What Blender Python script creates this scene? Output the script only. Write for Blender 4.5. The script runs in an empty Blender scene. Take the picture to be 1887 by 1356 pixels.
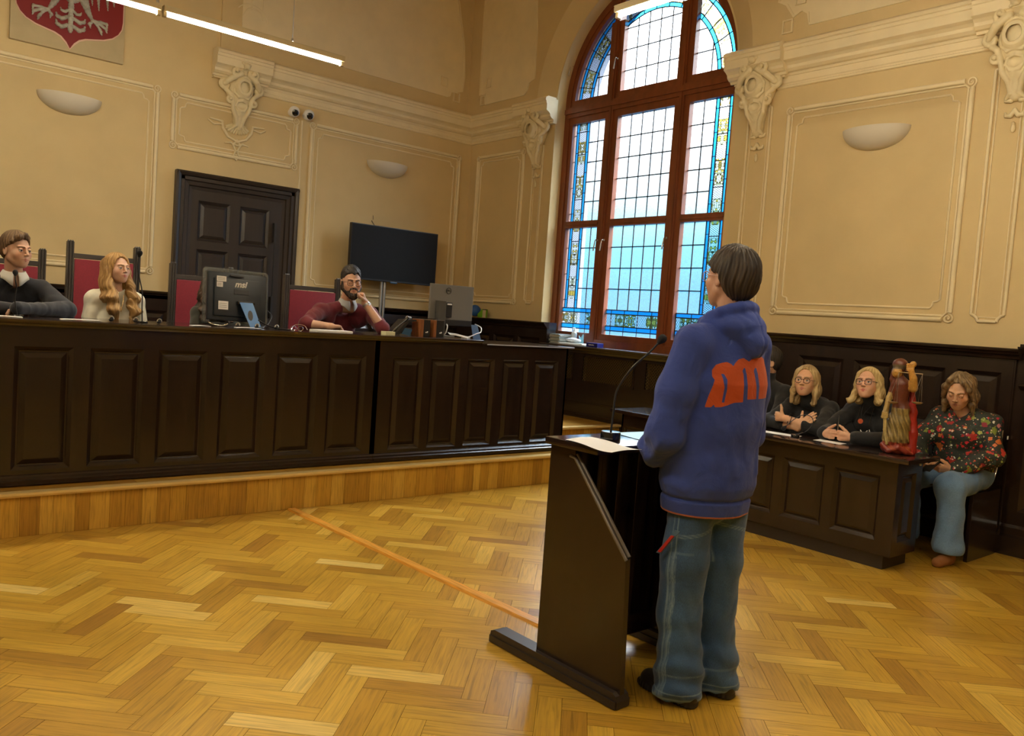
import bpy, bmesh, math, random
import numpy as np
from mathutils import Vector, Matrix, Euler
R = math.radians
PI = math.pi
S = bpy.context.scene
COL = S.collection
random.seed(7)

# ------------------------------------------------------------------ materials
def nt(name):
    m = bpy.data.materials.new(name); m.use_nodes = True
    t = m.node_tree; t.nodes.clear()
    out = t.nodes.new('ShaderNodeOutputMaterial')
    return m, t, out
def N(t, kind, **kw):
    n = t.nodes.new(kind)
    for k, v in kw.items():
        if k.startswith('i_'):
            n.inputs[k[2:].replace('_', ' ')].default_value = v
        else: setattr(n, k, v)
    return n
def ramp(t, stops, interp='LINEAR'):
    n = t.nodes.new('ShaderNodeValToRGB'); cr = n.color_ramp; cr.interpolation = interp
    while len(cr.elements) < len(stops): cr.elements.new(0.5)
    for e, (p, c) in zip(cr.elements, stops):
        e.position = p; e.color = (c[0], c[1], c[2], 1) if hasattr(c, '__len__') else (c, c, c, 1)
    return n
def pbr(name, col, rough=.6, metal=0., var=.0, vscale=8., bump=0., bscale=60., stretch=None, coat=0., spec=.5, sheen=0.):
    m, t, out = nt(name)
    b = N(t, 'ShaderNodeBsdfPrincipled'); t.links.new(b.outputs[0], out.inputs[0])
    b.inputs['Roughness'].default_value = rough; b.inputs['Metallic'].default_value = metal
    b.inputs['Coat Weight'].default_value = coat; b.inputs['Specular IOR Level'].default_value = spec
    b.inputs['Coat Roughness'].default_value = .12
    if sheen: b.inputs['Sheen Weight'].default_value = sheen
    c = (col[0], col[1], col[2], 1); b.inputs['Base Color'].default_value = c
    if var or bump:
        tc = N(t, 'ShaderNodeTexCoord'); mp = N(t, 'ShaderNodeMapping')
        t.links.new(tc.outputs['Object'], mp.inputs[0])
        if stretch: mp.inputs['Scale'].default_value = stretch
    if var:
        n = N(t, 'ShaderNodeTexNoise'); n.inputs['Scale'].default_value = vscale; n.inputs['Detail'].default_value = 5
        t.links.new(mp.outputs[0], n.inputs['Vector'])
        lo = [x * (1 - var) for x in col]; hi = [min(1, x * (1 + var)) for x in col]
        r = ramp(t, [(.3, lo), (.7, hi)]); t.links.new(n.outputs[0], r.inputs[0]); t.links.new(r.outputs[0], b.inputs['Base Color'])
    if bump:
        n2 = N(t, 'ShaderNodeTexNoise'); n2.inputs['Scale'].default_value = bscale; n2.inputs['Detail'].default_value = 4
        t.links.new(mp.outputs[0], n2.inputs['Vector'])
        bp = N(t, 'ShaderNodeBump'); bp.inputs['Strength'].default_value = bump; bp.inputs['Distance'].default_value = .004
        t.links.new(n2.outputs[0], bp.inputs['Height']); t.links.new(bp.outputs[0], b.inputs['Normal'])
    return m
def emit(name, col, st):
    m, t, out = nt(name); e = N(t, 'ShaderNodeEmission'); e.inputs[0].default_value = (*col, 1); e.inputs[1].default_value = st
    t.links.new(e.outputs[0], out.inputs[0]); return m
def attr_mat(name, rough=.6, attr='Col', bump=0., bscale=60., sheen=0., sss=0., var=.0, vscale=40.):
    m, t, out = nt(name)
    b = N(t, 'ShaderNodeBsdfPrincipled'); t.links.new(b.outputs[0], out.inputs[0]); b.inputs['Roughness'].default_value = rough
    a = N(t, 'ShaderNodeAttribute', attribute_name=attr); src = a.outputs['Color']
    if var:
        n = N(t, 'ShaderNodeTexNoise'); n.inputs['Scale'].default_value = vscale; n.inputs['Detail'].default_value = 4
        r = ramp(t, [(.3, 1 - var), (.7, 1 + var * .3)]); t.links.new(n.outputs[0], r.inputs[0])
        mx = N(t, 'ShaderNodeMix', data_type='RGBA', blend_type='MULTIPLY'); mx.inputs[0].default_value = 1
        t.links.new(src, mx.inputs[6]); t.links.new(r.outputs[0], mx.inputs[7]); src = mx.outputs[2]
    t.links.new(src, b.inputs['Base Color'])
    if sheen: b.inputs['Sheen Weight'].default_value = sheen
    if sss:
        b.inputs['Subsurface Weight'].default_value = sss; b.inputs['Subsurface Radius'].default_value = (.02, .008, .004); b.inputs['Subsurface Scale'].default_value = .3
    if bump:
        n2 = N(t, 'ShaderNodeTexNoise'); n2.inputs['Scale'].default_value = bscale
        bp = N(t, 'ShaderNodeBump'); bp.inputs['Strength'].default_value = bump; bp.inputs['Distance'].default_value = .003
        t.links.new(n2.outputs[0], bp.inputs['Height']); t.links.new(bp.outputs[0], b.inputs['Normal'])
    return m

M = {}
M['plaster'] = pbr('plaster', (.645, .495, .25), .75, var=.05, vscale=2.2, bump=.15, bscale=220)
M['stucco'] = pbr('stucco_trim', (.79, .67, .42), .6, var=.04, vscale=5)
M['dark'] = pbr('dark_stained_wood', (.0175, .0095, .0060), .25, var=.35, vscale=3, bump=.12, bscale=40, stretch=(6, 6, .6), coat=.25)
M['darkh'] = pbr('dark_stained_wood_polished', (.022, .012, .009), .14, var=.3, vscale=3, stretch=(.6, 6, 6), coat=.5)
M['door'] = pbr('door_wood', (.024, .017, .014), .38, var=.2, vscale=3, stretch=(6, 6, .6), coat=.1)
M['redwood'] = pbr('window_wood', (.20, .052, .014), .38, var=.2, vscale=4, stretch=(3, 3, .5), coat=.2)
M['nosing'] = pbr('pale_oak_nosing', (.66, .47, .17), .35, var=.12, vscale=6)
M['strip'] = pbr('orange_oak_strip', (.66, .32, .05), .3, var=.25, vscale=9, stretch=(10, .8, 10))
M['velvet'] = pbr('crimson_upholstery', (.20, .004, .018), .8, var=.12, vscale=120, sheen=.3)
M['black'] = pbr('black_plastic', (.012, .012, .013), .4)
M['blackg'] = pbr('black_gloss_plastic', (.008, .009, .011), .12, coat=.5)
M['screen'] = pbr('screen_glass', (.006, .006, .006), .45, spec=.2)
M['grey'] = pbr('grey_plastic', (.17, .165, .15), .42)
M['chrome'] = pbr('chrome', (.75, .75, .75), .16, 1.)
M['steel'] = pbr('steel', (.45, .45, .44), .3, 1.)
M['white'] = pbr('white_paper', (.92, .92, .90), .7)
M['whitep'] = pbr('white_plastic', (.75, .74, .72), .4)
M['sconce'] = pbr('sconce_plaster', (.66, .60, .48), .7, bump=.1, bscale=200)
M['blueleg'] = pbr('blue_film', (.055, .20, .52), .35)
M['bluefilm'] = pbr('pale_blue_film', (.16, .30, .62), .4)
M['woodbox'] = pbr('speaker_veneer', (.30, .105, .03), .45, var=.25, vscale=10, stretch=(6, 6, 1))
M['cream'] = pbr('cream_enamel', (.62, .52, .30), .4)
M['brass'] = pbr('brass', (.75, .55, .25), .3, 1.)
M['ring'] = pbr('silver_cap', (.75, .75, .72), .25, .8)
M['tube'] = emit('lamp_tube', (1., .88, .67), 54.)
M['addglow'] = emit('added_wall_glow', (1., .88, .67), 18.)  # glow added to lift the upper walls, not a tube of the lamp
M['stone'] = pbr('outer_stone_shaded', (.17, .20, .26), .8)  # dark blue-grey puts the outer jamb's bluish shade into the colour

# ------------------------------------------------------------------ mesh helpers
class MB:
    def __init__(s): s.v = []; s.f = []; s.mi = []; s.uv = {}; s.col = {}
    def add(s, vs, fs, mi=0):
        o = len(s.v); s.v += [tuple(v) for v in vs]
        for f in fs: s.f.append(tuple(i + o for i in f)); s.mi.append(mi)
        return s
    def box(s, a, b, mi=0, mat=None):
        x0, y0, z0 = a; x1, y1, z1 = b
        vs = [(x0,y0,z0),(x1,y0,z0),(x1,y1,z0),(x0,y1,z0),(x0,y0,z1),(x1,y0,z1),(x1,y1,z1),(x0,y1,z1)]
        if mat is not None: vs = [tuple(mat @ Vector(v)) for v in vs]
        return s.add(vs, [(0,3,2,1),(4,5,6,7),(0,1,5,4),(1,2,6,5),(2,3,7,6),(3,0,4,7)], mi)
    def bbox(s, a, b, r=.006, mi=0, mat=None):           # bevelled box
        bm = bmesh.new(); bmesh.ops.create_cube(bm, size=1)
        for v in bm.verts: v.co = Vector([a[i] + (v.co[i] + .5) * (b[i] - a[i]) for i in range(3)])
        r = min(r, .45 * min(abs(b[i] - a[i]) for i in range(3)))
        bmesh.ops.bevel(bm, geom=bm.edges[:], offset=r, segments=2, affect='EDGES', profile=.7)
        if mat is not None: bm.transform(mat)
        bm.verts.index_update(); s.add([v.co for v in bm.verts], [[v.index for v in f.verts] for f in bm.faces], mi); bm.free(); return s
    def prism(s, poly, fn, d0, d1, mi=0):                # poly in 2D, fn(u,v,d)->xyz
        n = len(poly)
        vs = [fn(u, v, d0) for u, v in poly] + [fn(u, v, d1) for u, v in poly]
        fs = [tuple(range(n)), tuple(range(2 * n - 1, n - 1, -1))]
        fs += [(i, i + n, (i + 1) % n + n, (i + 1) % n) for i in range(n)]
        return s.add(vs, fs, mi)
    def tube(s, pts, r, n=8, closed=False, mi=0, cap=True):
        pts = [Vector(p) for p in pts]; m = len(pts)
        rr = r if hasattr(r, '__len__') else [r] * m
        o = len(s.v); prev = None
        for i, p in enumerate(pts):
            if closed: d = pts[(i + 1) % m] - pts[i - 1]
            else: d = pts[min(i + 1, m - 1)] - pts[max(i - 1, 0)]
            d.normalize()
            if prev is None: a = d.orthogonal().normalized()
            else:
                a = prev - d * prev.dot(d)
                a = a.normalized() if a.length > 1e-6 else d.orthogonal().normalized()
            prev = a; b = d.cross(a)
            for k in range(n):
                t = 2 * PI * k / n; s.v.append(tuple(p + (a * math.cos(t) + b * math.sin(t)) * rr[i]))
        for i in range(m if closed else m - 1):
            j = (i + 1) % m
            for k in range(n):
                s.f.append((o + i*n + k, o + i*n + (k+1) % n, o + j*n + (k+1) % n, o + j*n + k)); s.mi.append(mi)
        if cap and not closed:
            s.f.append(tuple(o + k for k in range(n))[::-1]); s.mi.append(mi)
            s.f.append(tuple(o + (m-1)*n + k for k in range(n))); s.mi.append(mi)
        return s
    def lathe(s, prof, loc=(0,0,0), n=24, mi=0, mat=None, a0=0, a1=2*PI):
        m = len(prof); full = abs(a1 - a0 - 2*PI) < 1e-4; k = n if full else n + 1
        vs = []
        for i in range(k):
            t = a0 + (a1 - a0) * i / n
            for r, z in prof:
                p = Vector((r * math.cos(t), r * math.sin(t), z))
                if mat is not None: p = mat @ p
                vs.append(tuple(p + Vector(loc)))
        fs = []
        for i in range(n):
            j = (i + 1) % k
            for q in range(m - 1): fs.append((i*m + q, j*m + q, j*m + q + 1, i*m + q + 1))
        return s.add(vs, fs, mi)
    def ball(s, c, r, n=12, mi=0, mat=None):
        rx, ry, rz = r if hasattr(r, '__len__') else (r, r, r)
        prof = [(math.sin(PI * i / n), -math.cos(PI * i / n)) for i in range(n + 1)]
        m4 = Matrix.Diagonal((rx, ry, rz)).to_3x3()
        if mat is not None: m4 = mat.to_3x3() @ m4
        return s.lathe([(max(a, 1e-4), b) for a, b in prof], c, 2 * n, mi, m4)
    def sweep(s, path, prof, side, mi=0, closed=False):   # prof (out, up) swept on path; side(i)->(outvec, upvec)
        n = len(prof); o = len(s.v); m = len(path)
        for i, p in enumerate(path):
            ov, uv = side(i)
            for a, b in prof: s.v.append(tuple(Vector(p) + Vector(ov) * a + Vector(uv) * b))
        for i in range(m if closed else m - 1):
            j = (i + 1) % m
            for k in range(n):
                s.f.append((o+i*n+k, o+j*n+k, o+j*n+(k+1)%n, o+i*n+(k+1)%n)); s.mi.append(mi)
        if not closed:
            s.f.append(tuple(o+k for k in range(n))); s.mi.append(mi)
            s.f.append(tuple(o+(m-1)*n+k for k in range(n))[::-1]); s.mi.append(mi)
        return s
    def build(s, name, mats, parent=None, smooth=None, flip=True):
        me = bpy.data.meshes.new(name); me.from_pydata(s.v, [], s.f)
        if not isinstance(mats, (list, tuple)): mats = [mats]
        for m in mats: me.materials.append(M[m] if isinstance(m, str) else m)
        me.polygons.foreach_set('material_index', s.mi)
        if s.uv:
            ul = me.uv_layers.new(name='UVMap')
            for pi, uvs in s.uv.items():
                for li, uv in zip(me.polygons[pi].loop_indices, uvs): ul.data[li].uv = uv
        if s.col:
            ca = me.attributes.new('Rnd', 'FLOAT', 'FACE')
            arr = [s.col.get(i, 0.) for i in range(len(s.f))]; ca.data.foreach_set('value', arr)
        me.validate()
        if flip:
            bm = bmesh.new(); bm.from_mesh(me); bmesh.ops.recalc_face_normals(bm, faces=bm.faces[:]); bm.to_mesh(me); bm.free()
        if smooth:
            me.polygons.foreach_set('use_smooth', [True] * len(me.polygons))
            me.set_sharp_from_angle(angle=R(smooth))
        me.update()
        o = bpy.data.objects.new(name, me); COL.objects.link(o)
        if parent is not None: o.parent = parent
        return o
def tag(o, label=None, cat=None, group=None, kind=None):
    if label: o['label'] = label
    if cat: o['category'] = cat
    if group: o['group'] = group
    if kind: o['kind'] = kind
    return o
def empty(name, loc=(0,0,0), rz=0., label=None, cat=None, group=None):
    o = bpy.data.objects.new(name, None); COL.objects.link(o); o.location = loc; o.rotation_euler = (0, 0, rz); o.empty_display_size = .1
    return tag(o, label, cat, group)
def struct(o): o['kind'] = 'structure'; return o
def copy_tree(o, parent=None):
    c = o.copy(); COL.objects.link(c); c.parent = parent
    for ch in list(o.children): copy_tree(ch, c)
    return c
def spline(pts, n=8, closed=False):                       # Catmull-Rom
    pts = [Vector(p) for p in pts]; out = []; m = len(pts)
    rng = m if closed else m - 1
    for i in range(rng):
        if closed: p0, p1, p2, p3 = pts[i-1], pts[i], pts[(i+1) % m], pts[(i+2) % m]
        else: p0, p1, p2, p3 = pts[max(i-1,0)], pts[i], pts[i+1], pts[min(i+2,m-1)]
        for k in range(n):
            t = k / n
            out.append(.5 * ((2*p1) + (p2-p0)*t + (2*p0-5*p1+4*p2-p3)*t*t + (3*p1-p0-3*p2+p3)*t**3))
    if not closed: out.append(pts[-1])
    return out
# planes of the room: back wall (u = x), right wall (u = y); d = distance out of the wall into the room
YB, XW = 9.12, 6.72
def fb(off=0.): return lambda u, v, d: (u, YB - off - d, v)
def fr(off=0.): return lambda u, v, d: (XW - off - d, u, v)

# ------------------------------------------------------------------ camera
cam = bpy.data.cameras.new('camera'); co = bpy.data.objects.new('camera', cam); COL.objects.link(co)
yaw, pit, rol = R(40.188), R(3.452), R(4.033)
f = Vector((math.sin(yaw)*math.cos(pit), math.cos(yaw)*math.cos(pit), -math.sin(pit)))
r_ = Vector((math.cos(yaw), -math.sin(yaw), 0)); u_ = r_.cross(f)
r2 = math.cos(rol)*r_ + math.sin(rol)*u_; u2 = -math.sin(rol)*r_ + math.cos(rol)*u_
mw = Matrix((r2, u2, -f)).transposed().to_4x4(); mw.translation = (0, 0, 1.45)
co.matrix_world = mw; cam.sensor_width = 36; cam.sensor_fit = 'HORIZONTAL'; cam.lens = 1520.5 / 1887 * 36
cam.clip_start = .05; cam.clip_end = 200
S.camera = co

# ------------------------------------------------------------------ floor: herringbone parquet
def wood_attr(name, stops, rough, grain=1., coat=.0, gscale=(3., 60., 1.)):
    m, t, out = nt(name)
    b = N(t, 'ShaderNodeBsdfPrincipled'); t.links.new(b.outputs[0], out.inputs[0])
    b.inputs['Coat Weight'].default_value = coat; b.inputs['Coat Roughness'].default_value = .18
    a = N(t, 'ShaderNodeAttribute', attribute_name='Rnd')
    r = ramp(t, stops); t.links.new(a.outputs['Fac'], r.inputs[0])
    uv = N(t, 'ShaderNodeUVMap'); mp = N(t, 'ShaderNodeMapping'); mp.inputs['Scale'].default_value = gscale
    t.links.new(uv.outputs[0], mp.inputs[0])
    n = N(t, 'ShaderNodeTexNoise'); n.inputs['Scale'].default_value = 1.6; n.inputs['Detail'].default_value = 6; n.inputs['Distortion'].default_value = .8
    t.links.new(mp.outputs[0], n.inputs['Vector'])
    g = ramp(t, [(.28, .62), (.5, .97), (.75, 1.15)]); t.links.new(n.outputs[0], g.inputs[0])
    mx = N(t, 'ShaderNodeMix', data_type='RGBA', blend_type='MULTIPLY'); mx.inputs[0].default_value = grain
    t.links.new(r.outputs[0], mx.inputs[6]); t.links.new(g.outputs[0], mx.inputs[7])
    # broad wear
    tc = N(t, 'ShaderNodeTexCoord'); n3 = N(t, 'ShaderNodeTexNoise'); n3.inputs['Scale'].default_value = 1.7; n3.inputs['Detail'].default_value = 5
    t.links.new(tc.outputs['Object'], n3.inputs['Vector']); g3 = ramp(t, [(.3, .86), (.7, 1.08)]); t.links.new(n3.outputs[0], g3.inputs[0])
    mx2 = N(t, 'ShaderNodeMix', data_type='RGBA', blend_type='MULTIPLY'); mx2.inputs[0].default_value = 1
    t.links.new(mx.outputs[2], mx2.inputs[6]); t.links.new(g3.outputs[0], mx2.inputs[7])
    t.links.new(mx2.outputs[2], b.inputs['Base Color'])
    rr = ramp(t, [(.2, rough * .85), (.8, rough * 1.25)]); t.links.new(n3.outputs[0], rr.inputs[0]); t.links.new(rr.outputs[0], b.inputs['Roughness'])
    bp = N(t, 'ShaderNodeBump'); bp.inputs['Strength'].default_value = .12; bp.inputs['Distance'].default_value = .002
    t.links.new(n.outputs[0], bp.inputs['Height']); t.links.new(bp.outputs[0], b.inputs['Normal'])
    return m
M['parquet'] = wood_attr('oak_parquet', [(0, (.35, .175, .020)), (.35, (.49, .275, .028)), (.7, (.59, .355, .042)), (.93, (.67, .43, .07)), (1, (.76, .54, .15))], .30, coat=.25)
M['riser'] = wood_attr('oak_boards', [(0, (.36, .18, .022)), (.5, (.50, .275, .034)), (1, (.62, .38, .065))], .35, coat=.2, gscale=(60., 3., 1.))
fl = MB()
fl.box((-4.2, -4.2, -.05), (7.0, 9.3, -.0012), 1)
W_, n_ = .0955, 4
LIGHT = {(0, 31, -3), (1, 29, -3), (1, 36, -3), (1, 34, -2), (1, 33, -2)}
cs = math.cos(PI/4)
def rot(a, b): return ((a - b) * cs, (a + b) * cs)
g = .0006
for k in range(-120, 200):
    for m in range(-14, 15):
        for typ in (0, 1):
            if typ == 0: a0, b0, a1, b1 = k, k + 2*n_*m, k + n_, k + 1 + 2*n_*m
            else: a0, b0, a1, b1 = k + n_, k + 1 - n_ + 2*n_*m, k + n_ + 1, k + 1 + 2*n_*m
            a0 = a0 * W_ - .0295; b0 = b0 * W_ + .2645; a1 = a1 * W_ - .0295; b1 = b1 * W_ + .2645
            cx, cy = rot((a0+a1)/2, (b0+b1)/2)
            if not (-2.5 < cx < 6.9 and -1.5 < cy < 5.6): continue
            q = [rot(a0+g, b0+g), rot(a1-g, b0+g), rot(a1-g, b1-g), rot(a0+g, b1-g)]
            fl.add([(x, y, 0) for x, y in q], [(0, 1, 2, 3)], 0)
            i = len(fl.f) - 1; ox = random.random() * 9; oy = random.random() * 9; L = n_ * W_
            fl.uv[i] = [(ox, oy), (ox+L, oy), (ox+L, oy+W_), (ox, oy+W_)] if typ == 0 else [(ox, oy), (ox, oy+W_), (ox+L, oy+W_), (ox+L, oy)]
            fl.col[i] = min(1, max(0, random.gauss(.45, .22))) if random.random() > .02 else .9
            if (typ, k, m) in LIGHT: fl.col[i] = .97
struct(fl.build('floor', ['parquet', 'dark'], flip=False))

# cable cover strip on the floor
b = MB(); b.prism([(-.034, 0), (.034, 0), (.026, .013), (-.026, .013)], lambda u, v, d: (2.565 + u + (5.34 - d) * .038, d, v), 5.325, 2.62)
tag(b.build('cover_strip', 'strip'), 'long narrow orange oak strip lying across the parquet from the platform step to the lectern', 'floor strip')

# ------------------------------------------------------------------ platform (dais)
def boards(mb, u0, u1, z0, z1, fn, w=.095, mi=0):
    u = u0
    while u < u1 - 1e-4:
        e = min(u1, u + w * random.uniform(.75, 1.25))
        mb.add([fn(u+.0006, z0), fn(e-.0006, z0), fn(e-.0006, z1), fn(u+.0006, z1)], [(0,1,2,3)], mi)
        i = len(mb.f) - 1; ox = random.random() * 9
        mb.uv[i] = [(ox, 0), (ox + e-u, 0), (ox + e-u, z1-z0), (ox, z1-z0)]; mb.col[i] = random.random()
        u = e
d = MB()
d.box((-4.2, 5.342, 0), (6.71, 5.93, .248), 1)
d.box((-4.2, 5.93, 0), (6.71, 9.3, .388), 1)
boards(d, -4.2, 6.56, 0.001, .232, lambda u, z: (u, 5.34, z))
boards(d, 5.3, 6.56, .258, .375, lambda u, z: (u, 5.928, z))
for y0, y1, z in ((5.345, 5.93, .2495), (5.94, 7.6, .3895)):       # long boards on the treads
    yy = y0
    while yy < y1 - .001:
        e = min(y1, yy + .09)
        for j in range(8):
            x0 = -1.5 + j * 1.02; x1 = min(6.56, x0 + 1.018)
            d.add([(x0, yy, z), (x1, yy, z), (x1, e-.001, z), (x0, e-.001, z)], [(0,1,2,3)], 0)
            i = len(d.f) - 1; ox = random.random() * 9
            d.uv[i] = [(0, ox), (0, ox+1), (.09, ox+1), (.09, ox)]; d.col[i] = random.random() * .6
        yy = e
dd = d.build('platform', ['riser', 'dark'], flip=False); struct(dd); dd.name = 'floor_platform'
for k, (x0, y, z) in enumerate(((-4.2, 5.33, .258), (5.3, 5.918, .398))):
    b = MB(); b.prism([(0, -.012), (-.012, -.024), (-.018, -.012), (-.016, 0), (-.006, .002), (.05, .002), (.05, -.012)], lambda u, v, d, y=y, z=z: (d, y + u, z + v), x0, 6.56)
    struct(b.build('trim_%d' % (k + 1), 'nosing'))

# ------------------------------------------------------------------ walls
wb = MB(); wb.box((-4.3, YB, -.05), (XW + .7, YB + .2, 7.0)); struct(wb.build('wall_back', 'plaster'))
CY, CZ, RR = 6.2, 4.03, 1.27
def arc(r, a0, a1, n=40, cy=CY, cz=CZ): return [(cy + r * math.cos(a0 + (a1-a0)*i/n), cz + r * math.sin(a0 + (a1-a0)*i/n)) for i in range(n + 1)]
def arch_wall(name, x_in, x_out, r_in, r_out, z_sill, z_bot, z_top, ya, yb_, mat, half=RR):
    w = MB()
    for sgn, ye in ((1, yb_), (-1, ya)):
        def outline(r):
            a = arc(r, 0, PI/2) if sgn > 0 else arc(r, PI, PI/2)
            base = [(CY, z_bot), (ye, z_bot), (ye, z_top), (CY, z_top)]
            o = [(CY, z_bot), (ye, z_bot), (ye, z_top), (CY, z_top)] + a[::-1]
            if z_sill > z_bot: o += [(CY + sgn*r, z_sill), (CY, z_sill)]
            else: o = [(CY + sgn*r, z_bot)] + o[1:4] + a[::-1][:-1]
            return o
        A = outline(r_in); B = outline(r_out); n = len(A)
        w.add([(x_in, y, z) for y, z in A] + [(x_out, y, z) for y, z in B],
              [tuple(range(n)), tuple(range(2*n-1, n-1, -1))] + [(i, (i+1) % n, (i+1) % n + n, i + n) for i in range(n)])
    return struct(w.build(name, mat, flip=True))
arch_wall('wall_right', XW, 6.98, RR, RR, 1.16, -.05, 7.0, -4.2, YB + .1, 'plaster')
arch_wall('wall_outer', 6.98, 7.42, RR + .02, RR + .05, 1.2, -.05, 7.0, -4.2, YB + .1, 'stone')
arch_wall('wall_vault', 6.61, XW, 1.51, 1.29, 4.06, 4.06, 7.0, -4.2, YB, 'plaster')
b = MB(); b.box((-4.3, -4.3, -.05), (-4.2, 9.3, 7)); struct(b.build('wall_left', 'plaster'))
b = MB(); b.box((-4.3, -4.4, -.05), (7.4, -4.3, 7)); struct(b.build('wall_front', 'plaster'))
b = MB(); b.box((-4.3, -4.4, 7), (7.42, 9.32, 7.1)); struct(b.build('ceiling', 'plaster'))

# cornice, with breaks over the corbels
CP = [(0,0),(.13,0),(.165,-.025),(.17,-.055),(.158,-.06),(.155,-.085),(.145,-.09),(.145,-.165),(.11,-.18),(.085,-.2),(.08,-.225),(.055,-.245),(.03,-.25),(.02,-.27),(.0,-.27)]
MP = [(0,0),(.018,-.003),(.026,-.018),(.02,-.03),(.026,-.036),(.02,-.05),(0,-.055)]
def run(mb, fn, u0, u1, z, prof, mi=0):
    mb.prism([(a, bz) for a, bz in prof], lambda a, bz, d: fn(d, z + bz, a), u0, u1, mi)
tn = 3
def trim(mb, mat='stucco', smooth=None):
    global tn
    o = struct(mb.build('trim_%d' % tn, mat, smooth=smooth)); tn += 1; return o
b = MB(); run(b, fb(), 3.22, XW, 4.085, CP); run(b, fb(.055), 3.18, 3.80, 4.087, CP); b.box((3.2, YB-.055, 3.8), (3.76, YB, 4.08))
run(b, fb(), 3.6, XW, 3.785, MP); b.box((3.6, YB-.008, 3.76), (XW, YB, 3.83)); trim(b)
b = MB(); run(b, fr(), 7.46, YB, 4.085, CP); run(b, fr(.055), 7.42, 8.05, 4.087, CP); b.box((XW-.055, 7.45, 3.8), (XW, 8.02, 4.08))
run(b, fr(), 7.9, YB, 3.785, MP); b.box((XW-.008, 7.9, 3.76), (XW, YB, 3.83)); trim(b)
b = MB(); run(b, fr(), -3.9, 4.91, 4.085, CP); run(b, fr(.055), 4.33, 4.93, 4.087, CP); run(b, fr(.055), 1.9, 2.73, 4.087, CP); b.box((XW-.055, 4.36, 3.8), (XW, 4.9, 4.08)); b.box((XW-.055, 1.95, 3.8), (XW, 2.68, 4.08))
run(b, fr(), 2.6, 4.45, 3.76, MP); b.box((XW-.008, 2.6, 3.74), (XW, 4.45, 3.83)); trim(b)

# moulded panel frames
def spiral(mb, fn, u, v, r, turns=1.4, a0=0., sgn=1, th=.008):
    pts = []
    for i in range(26):
        t = i / 25; a = a0 + sgn * turns * 2 * PI * t; rad = r * (1 - .8 * t)
        pts.append(fn(u + rad * math.cos(a), v + rad * math.sin(a), .006 + .008 * t))
    mb.tube(pts, [th * (1 - .35 * i / 25) for i in range(26)], 6)
    mb.ball(fn(u, v, .012), .009, 6)
def frame(mb, fn, u0, u1, v0, v1, r=.020, corner=.055, inner=.085, scroll=True, sides='tlbr', notch=.07):
    c = corner
    def seg(a, b, rad, dd=.009): mb.tube([fn(a[0], a[1], dd), fn(b[0], b[1], dd)], rad, 8)
    for (a, b) in (((u0+c, v1), (u1-c, v1)), ((u0+c, v0), (u1-c, v0)), ((u0, v0+c), (u0, v1-c)), ((u1, v0+c), (u1, v1-c))):
        seg(a, b, r)
        du = .016 if a[0] == b[0] else 0; dv = .016 if a[1] == b[1] else 0
        s = 1 if (a[0] == u0 and du) or (a[1] == v0 and dv) else -1
        o = s * .030
        seg((a[0] + (o if du else 0), a[1] + (o if dv else 0)), (b[0] + (o if du else 0), b[1] + (o if dv else 0)), r * .45, .004)
    for (cu, cv, su, sv) in ((u0, v0, 1, 1), (u1, v0, -1, 1), (u0, v1, 1, -1), (u1, v1, -1, -1)):
        if scroll:
            spiral(mb, fn, cu + su*.010, cv + sv*.010, .040, 1.5, PI/2 if sv > 0 else -PI/2, su * sv, .009)
            mb.tube([fn(cu + su*t[0], cv + sv*t[1], .004) for t in ((.0,.05),(.012,.062),(.03,.05),(.05,.03),(.064,.012),(.055,.0))], [.004,.008,.01,.01,.009,.006], 6)
        else:
            mb.tube([fn(cu, cv + sv*c, .004), fn(cu + su*c*.45, cv + sv*c*.85, .004), fn(cu + su*c*.85, cv + sv*c*.45, .004), fn(cu + su*c, cv, .004)], r, 8)
    if inner:
        a0, a1, b0, b1 = u0 + inner, u1 - inner, v0 + inner, v1 - inner; k = notch; path = []
        for (cu, cv, su, sv, fl_) in ((a0, b0, 1, 1, 0), (a1, b0, -1, 1, 1), (a1, b1, -1, -1, 0), (a0, b1, 1, -1, 1)):
            q = [(cu, cv + sv*k), (cu + su*k*.25, cv + sv*k*.8), (cu + su*k*.7, cv + sv*k*.7), (cu + su*k*.8, cv + sv*k*.25), (cu + su*k, cv)]
            if fl_: q = q[::-1]
            path += q
        mb.tube([fn(u, v, .003) for u, v in path], .0095, 6, closed=True)
Zt, Zb = 3.545, 1.645
for (fn, u0, u1, v0, v1, kw) in (
        (fb(), -.9, 2.655, Zb + .02, Zt + .02, {}),
        (fb(), 2.815, 4.195, 3.0, Zt, dict(inner=.07)),
        (fb(), 4.385, 6.53, Zb - .045, Zt - .005, {}),
        (fr(), 8.0, 8.94, Zb, Zt, dict(inner=.07, notch=.05)),
        (fr(), 2.745, 4.305, Zb + .03, Zt - .04, {}),
        (fr(), -.8, 1.95, Zb + .03, Zt - .04, {}),
        (fr(), 7.64, 7.81, Zb, 3.6, dict(r=.011, inner=0, scroll=False, corner=.04)),
        (fr(), 4.49, 4.735, Zb, 3.6, dict(r=.011, inner=0, scroll=False, corner=.04)),
        (fr(), 2.36, 2.59, Zb + .03, 3.6, dict(r=.013, inner=0, scroll=False, corner=.05))):
    b = MB(); frame(b, fn, u0, u1, v0, v1, **kw); trim(b, smooth=50)
# vertical strip between door panel and right panel
b = MB(); b.tube([fb()(4.262, 2.72, .0), fb()(4.262, 3.56, .0)], .012, 8); b.tube([fb()(4.262, 1.6, .0), fb()(4.262, 2.72, .0)], .012, 8); trim(b, smooth=50)
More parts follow.
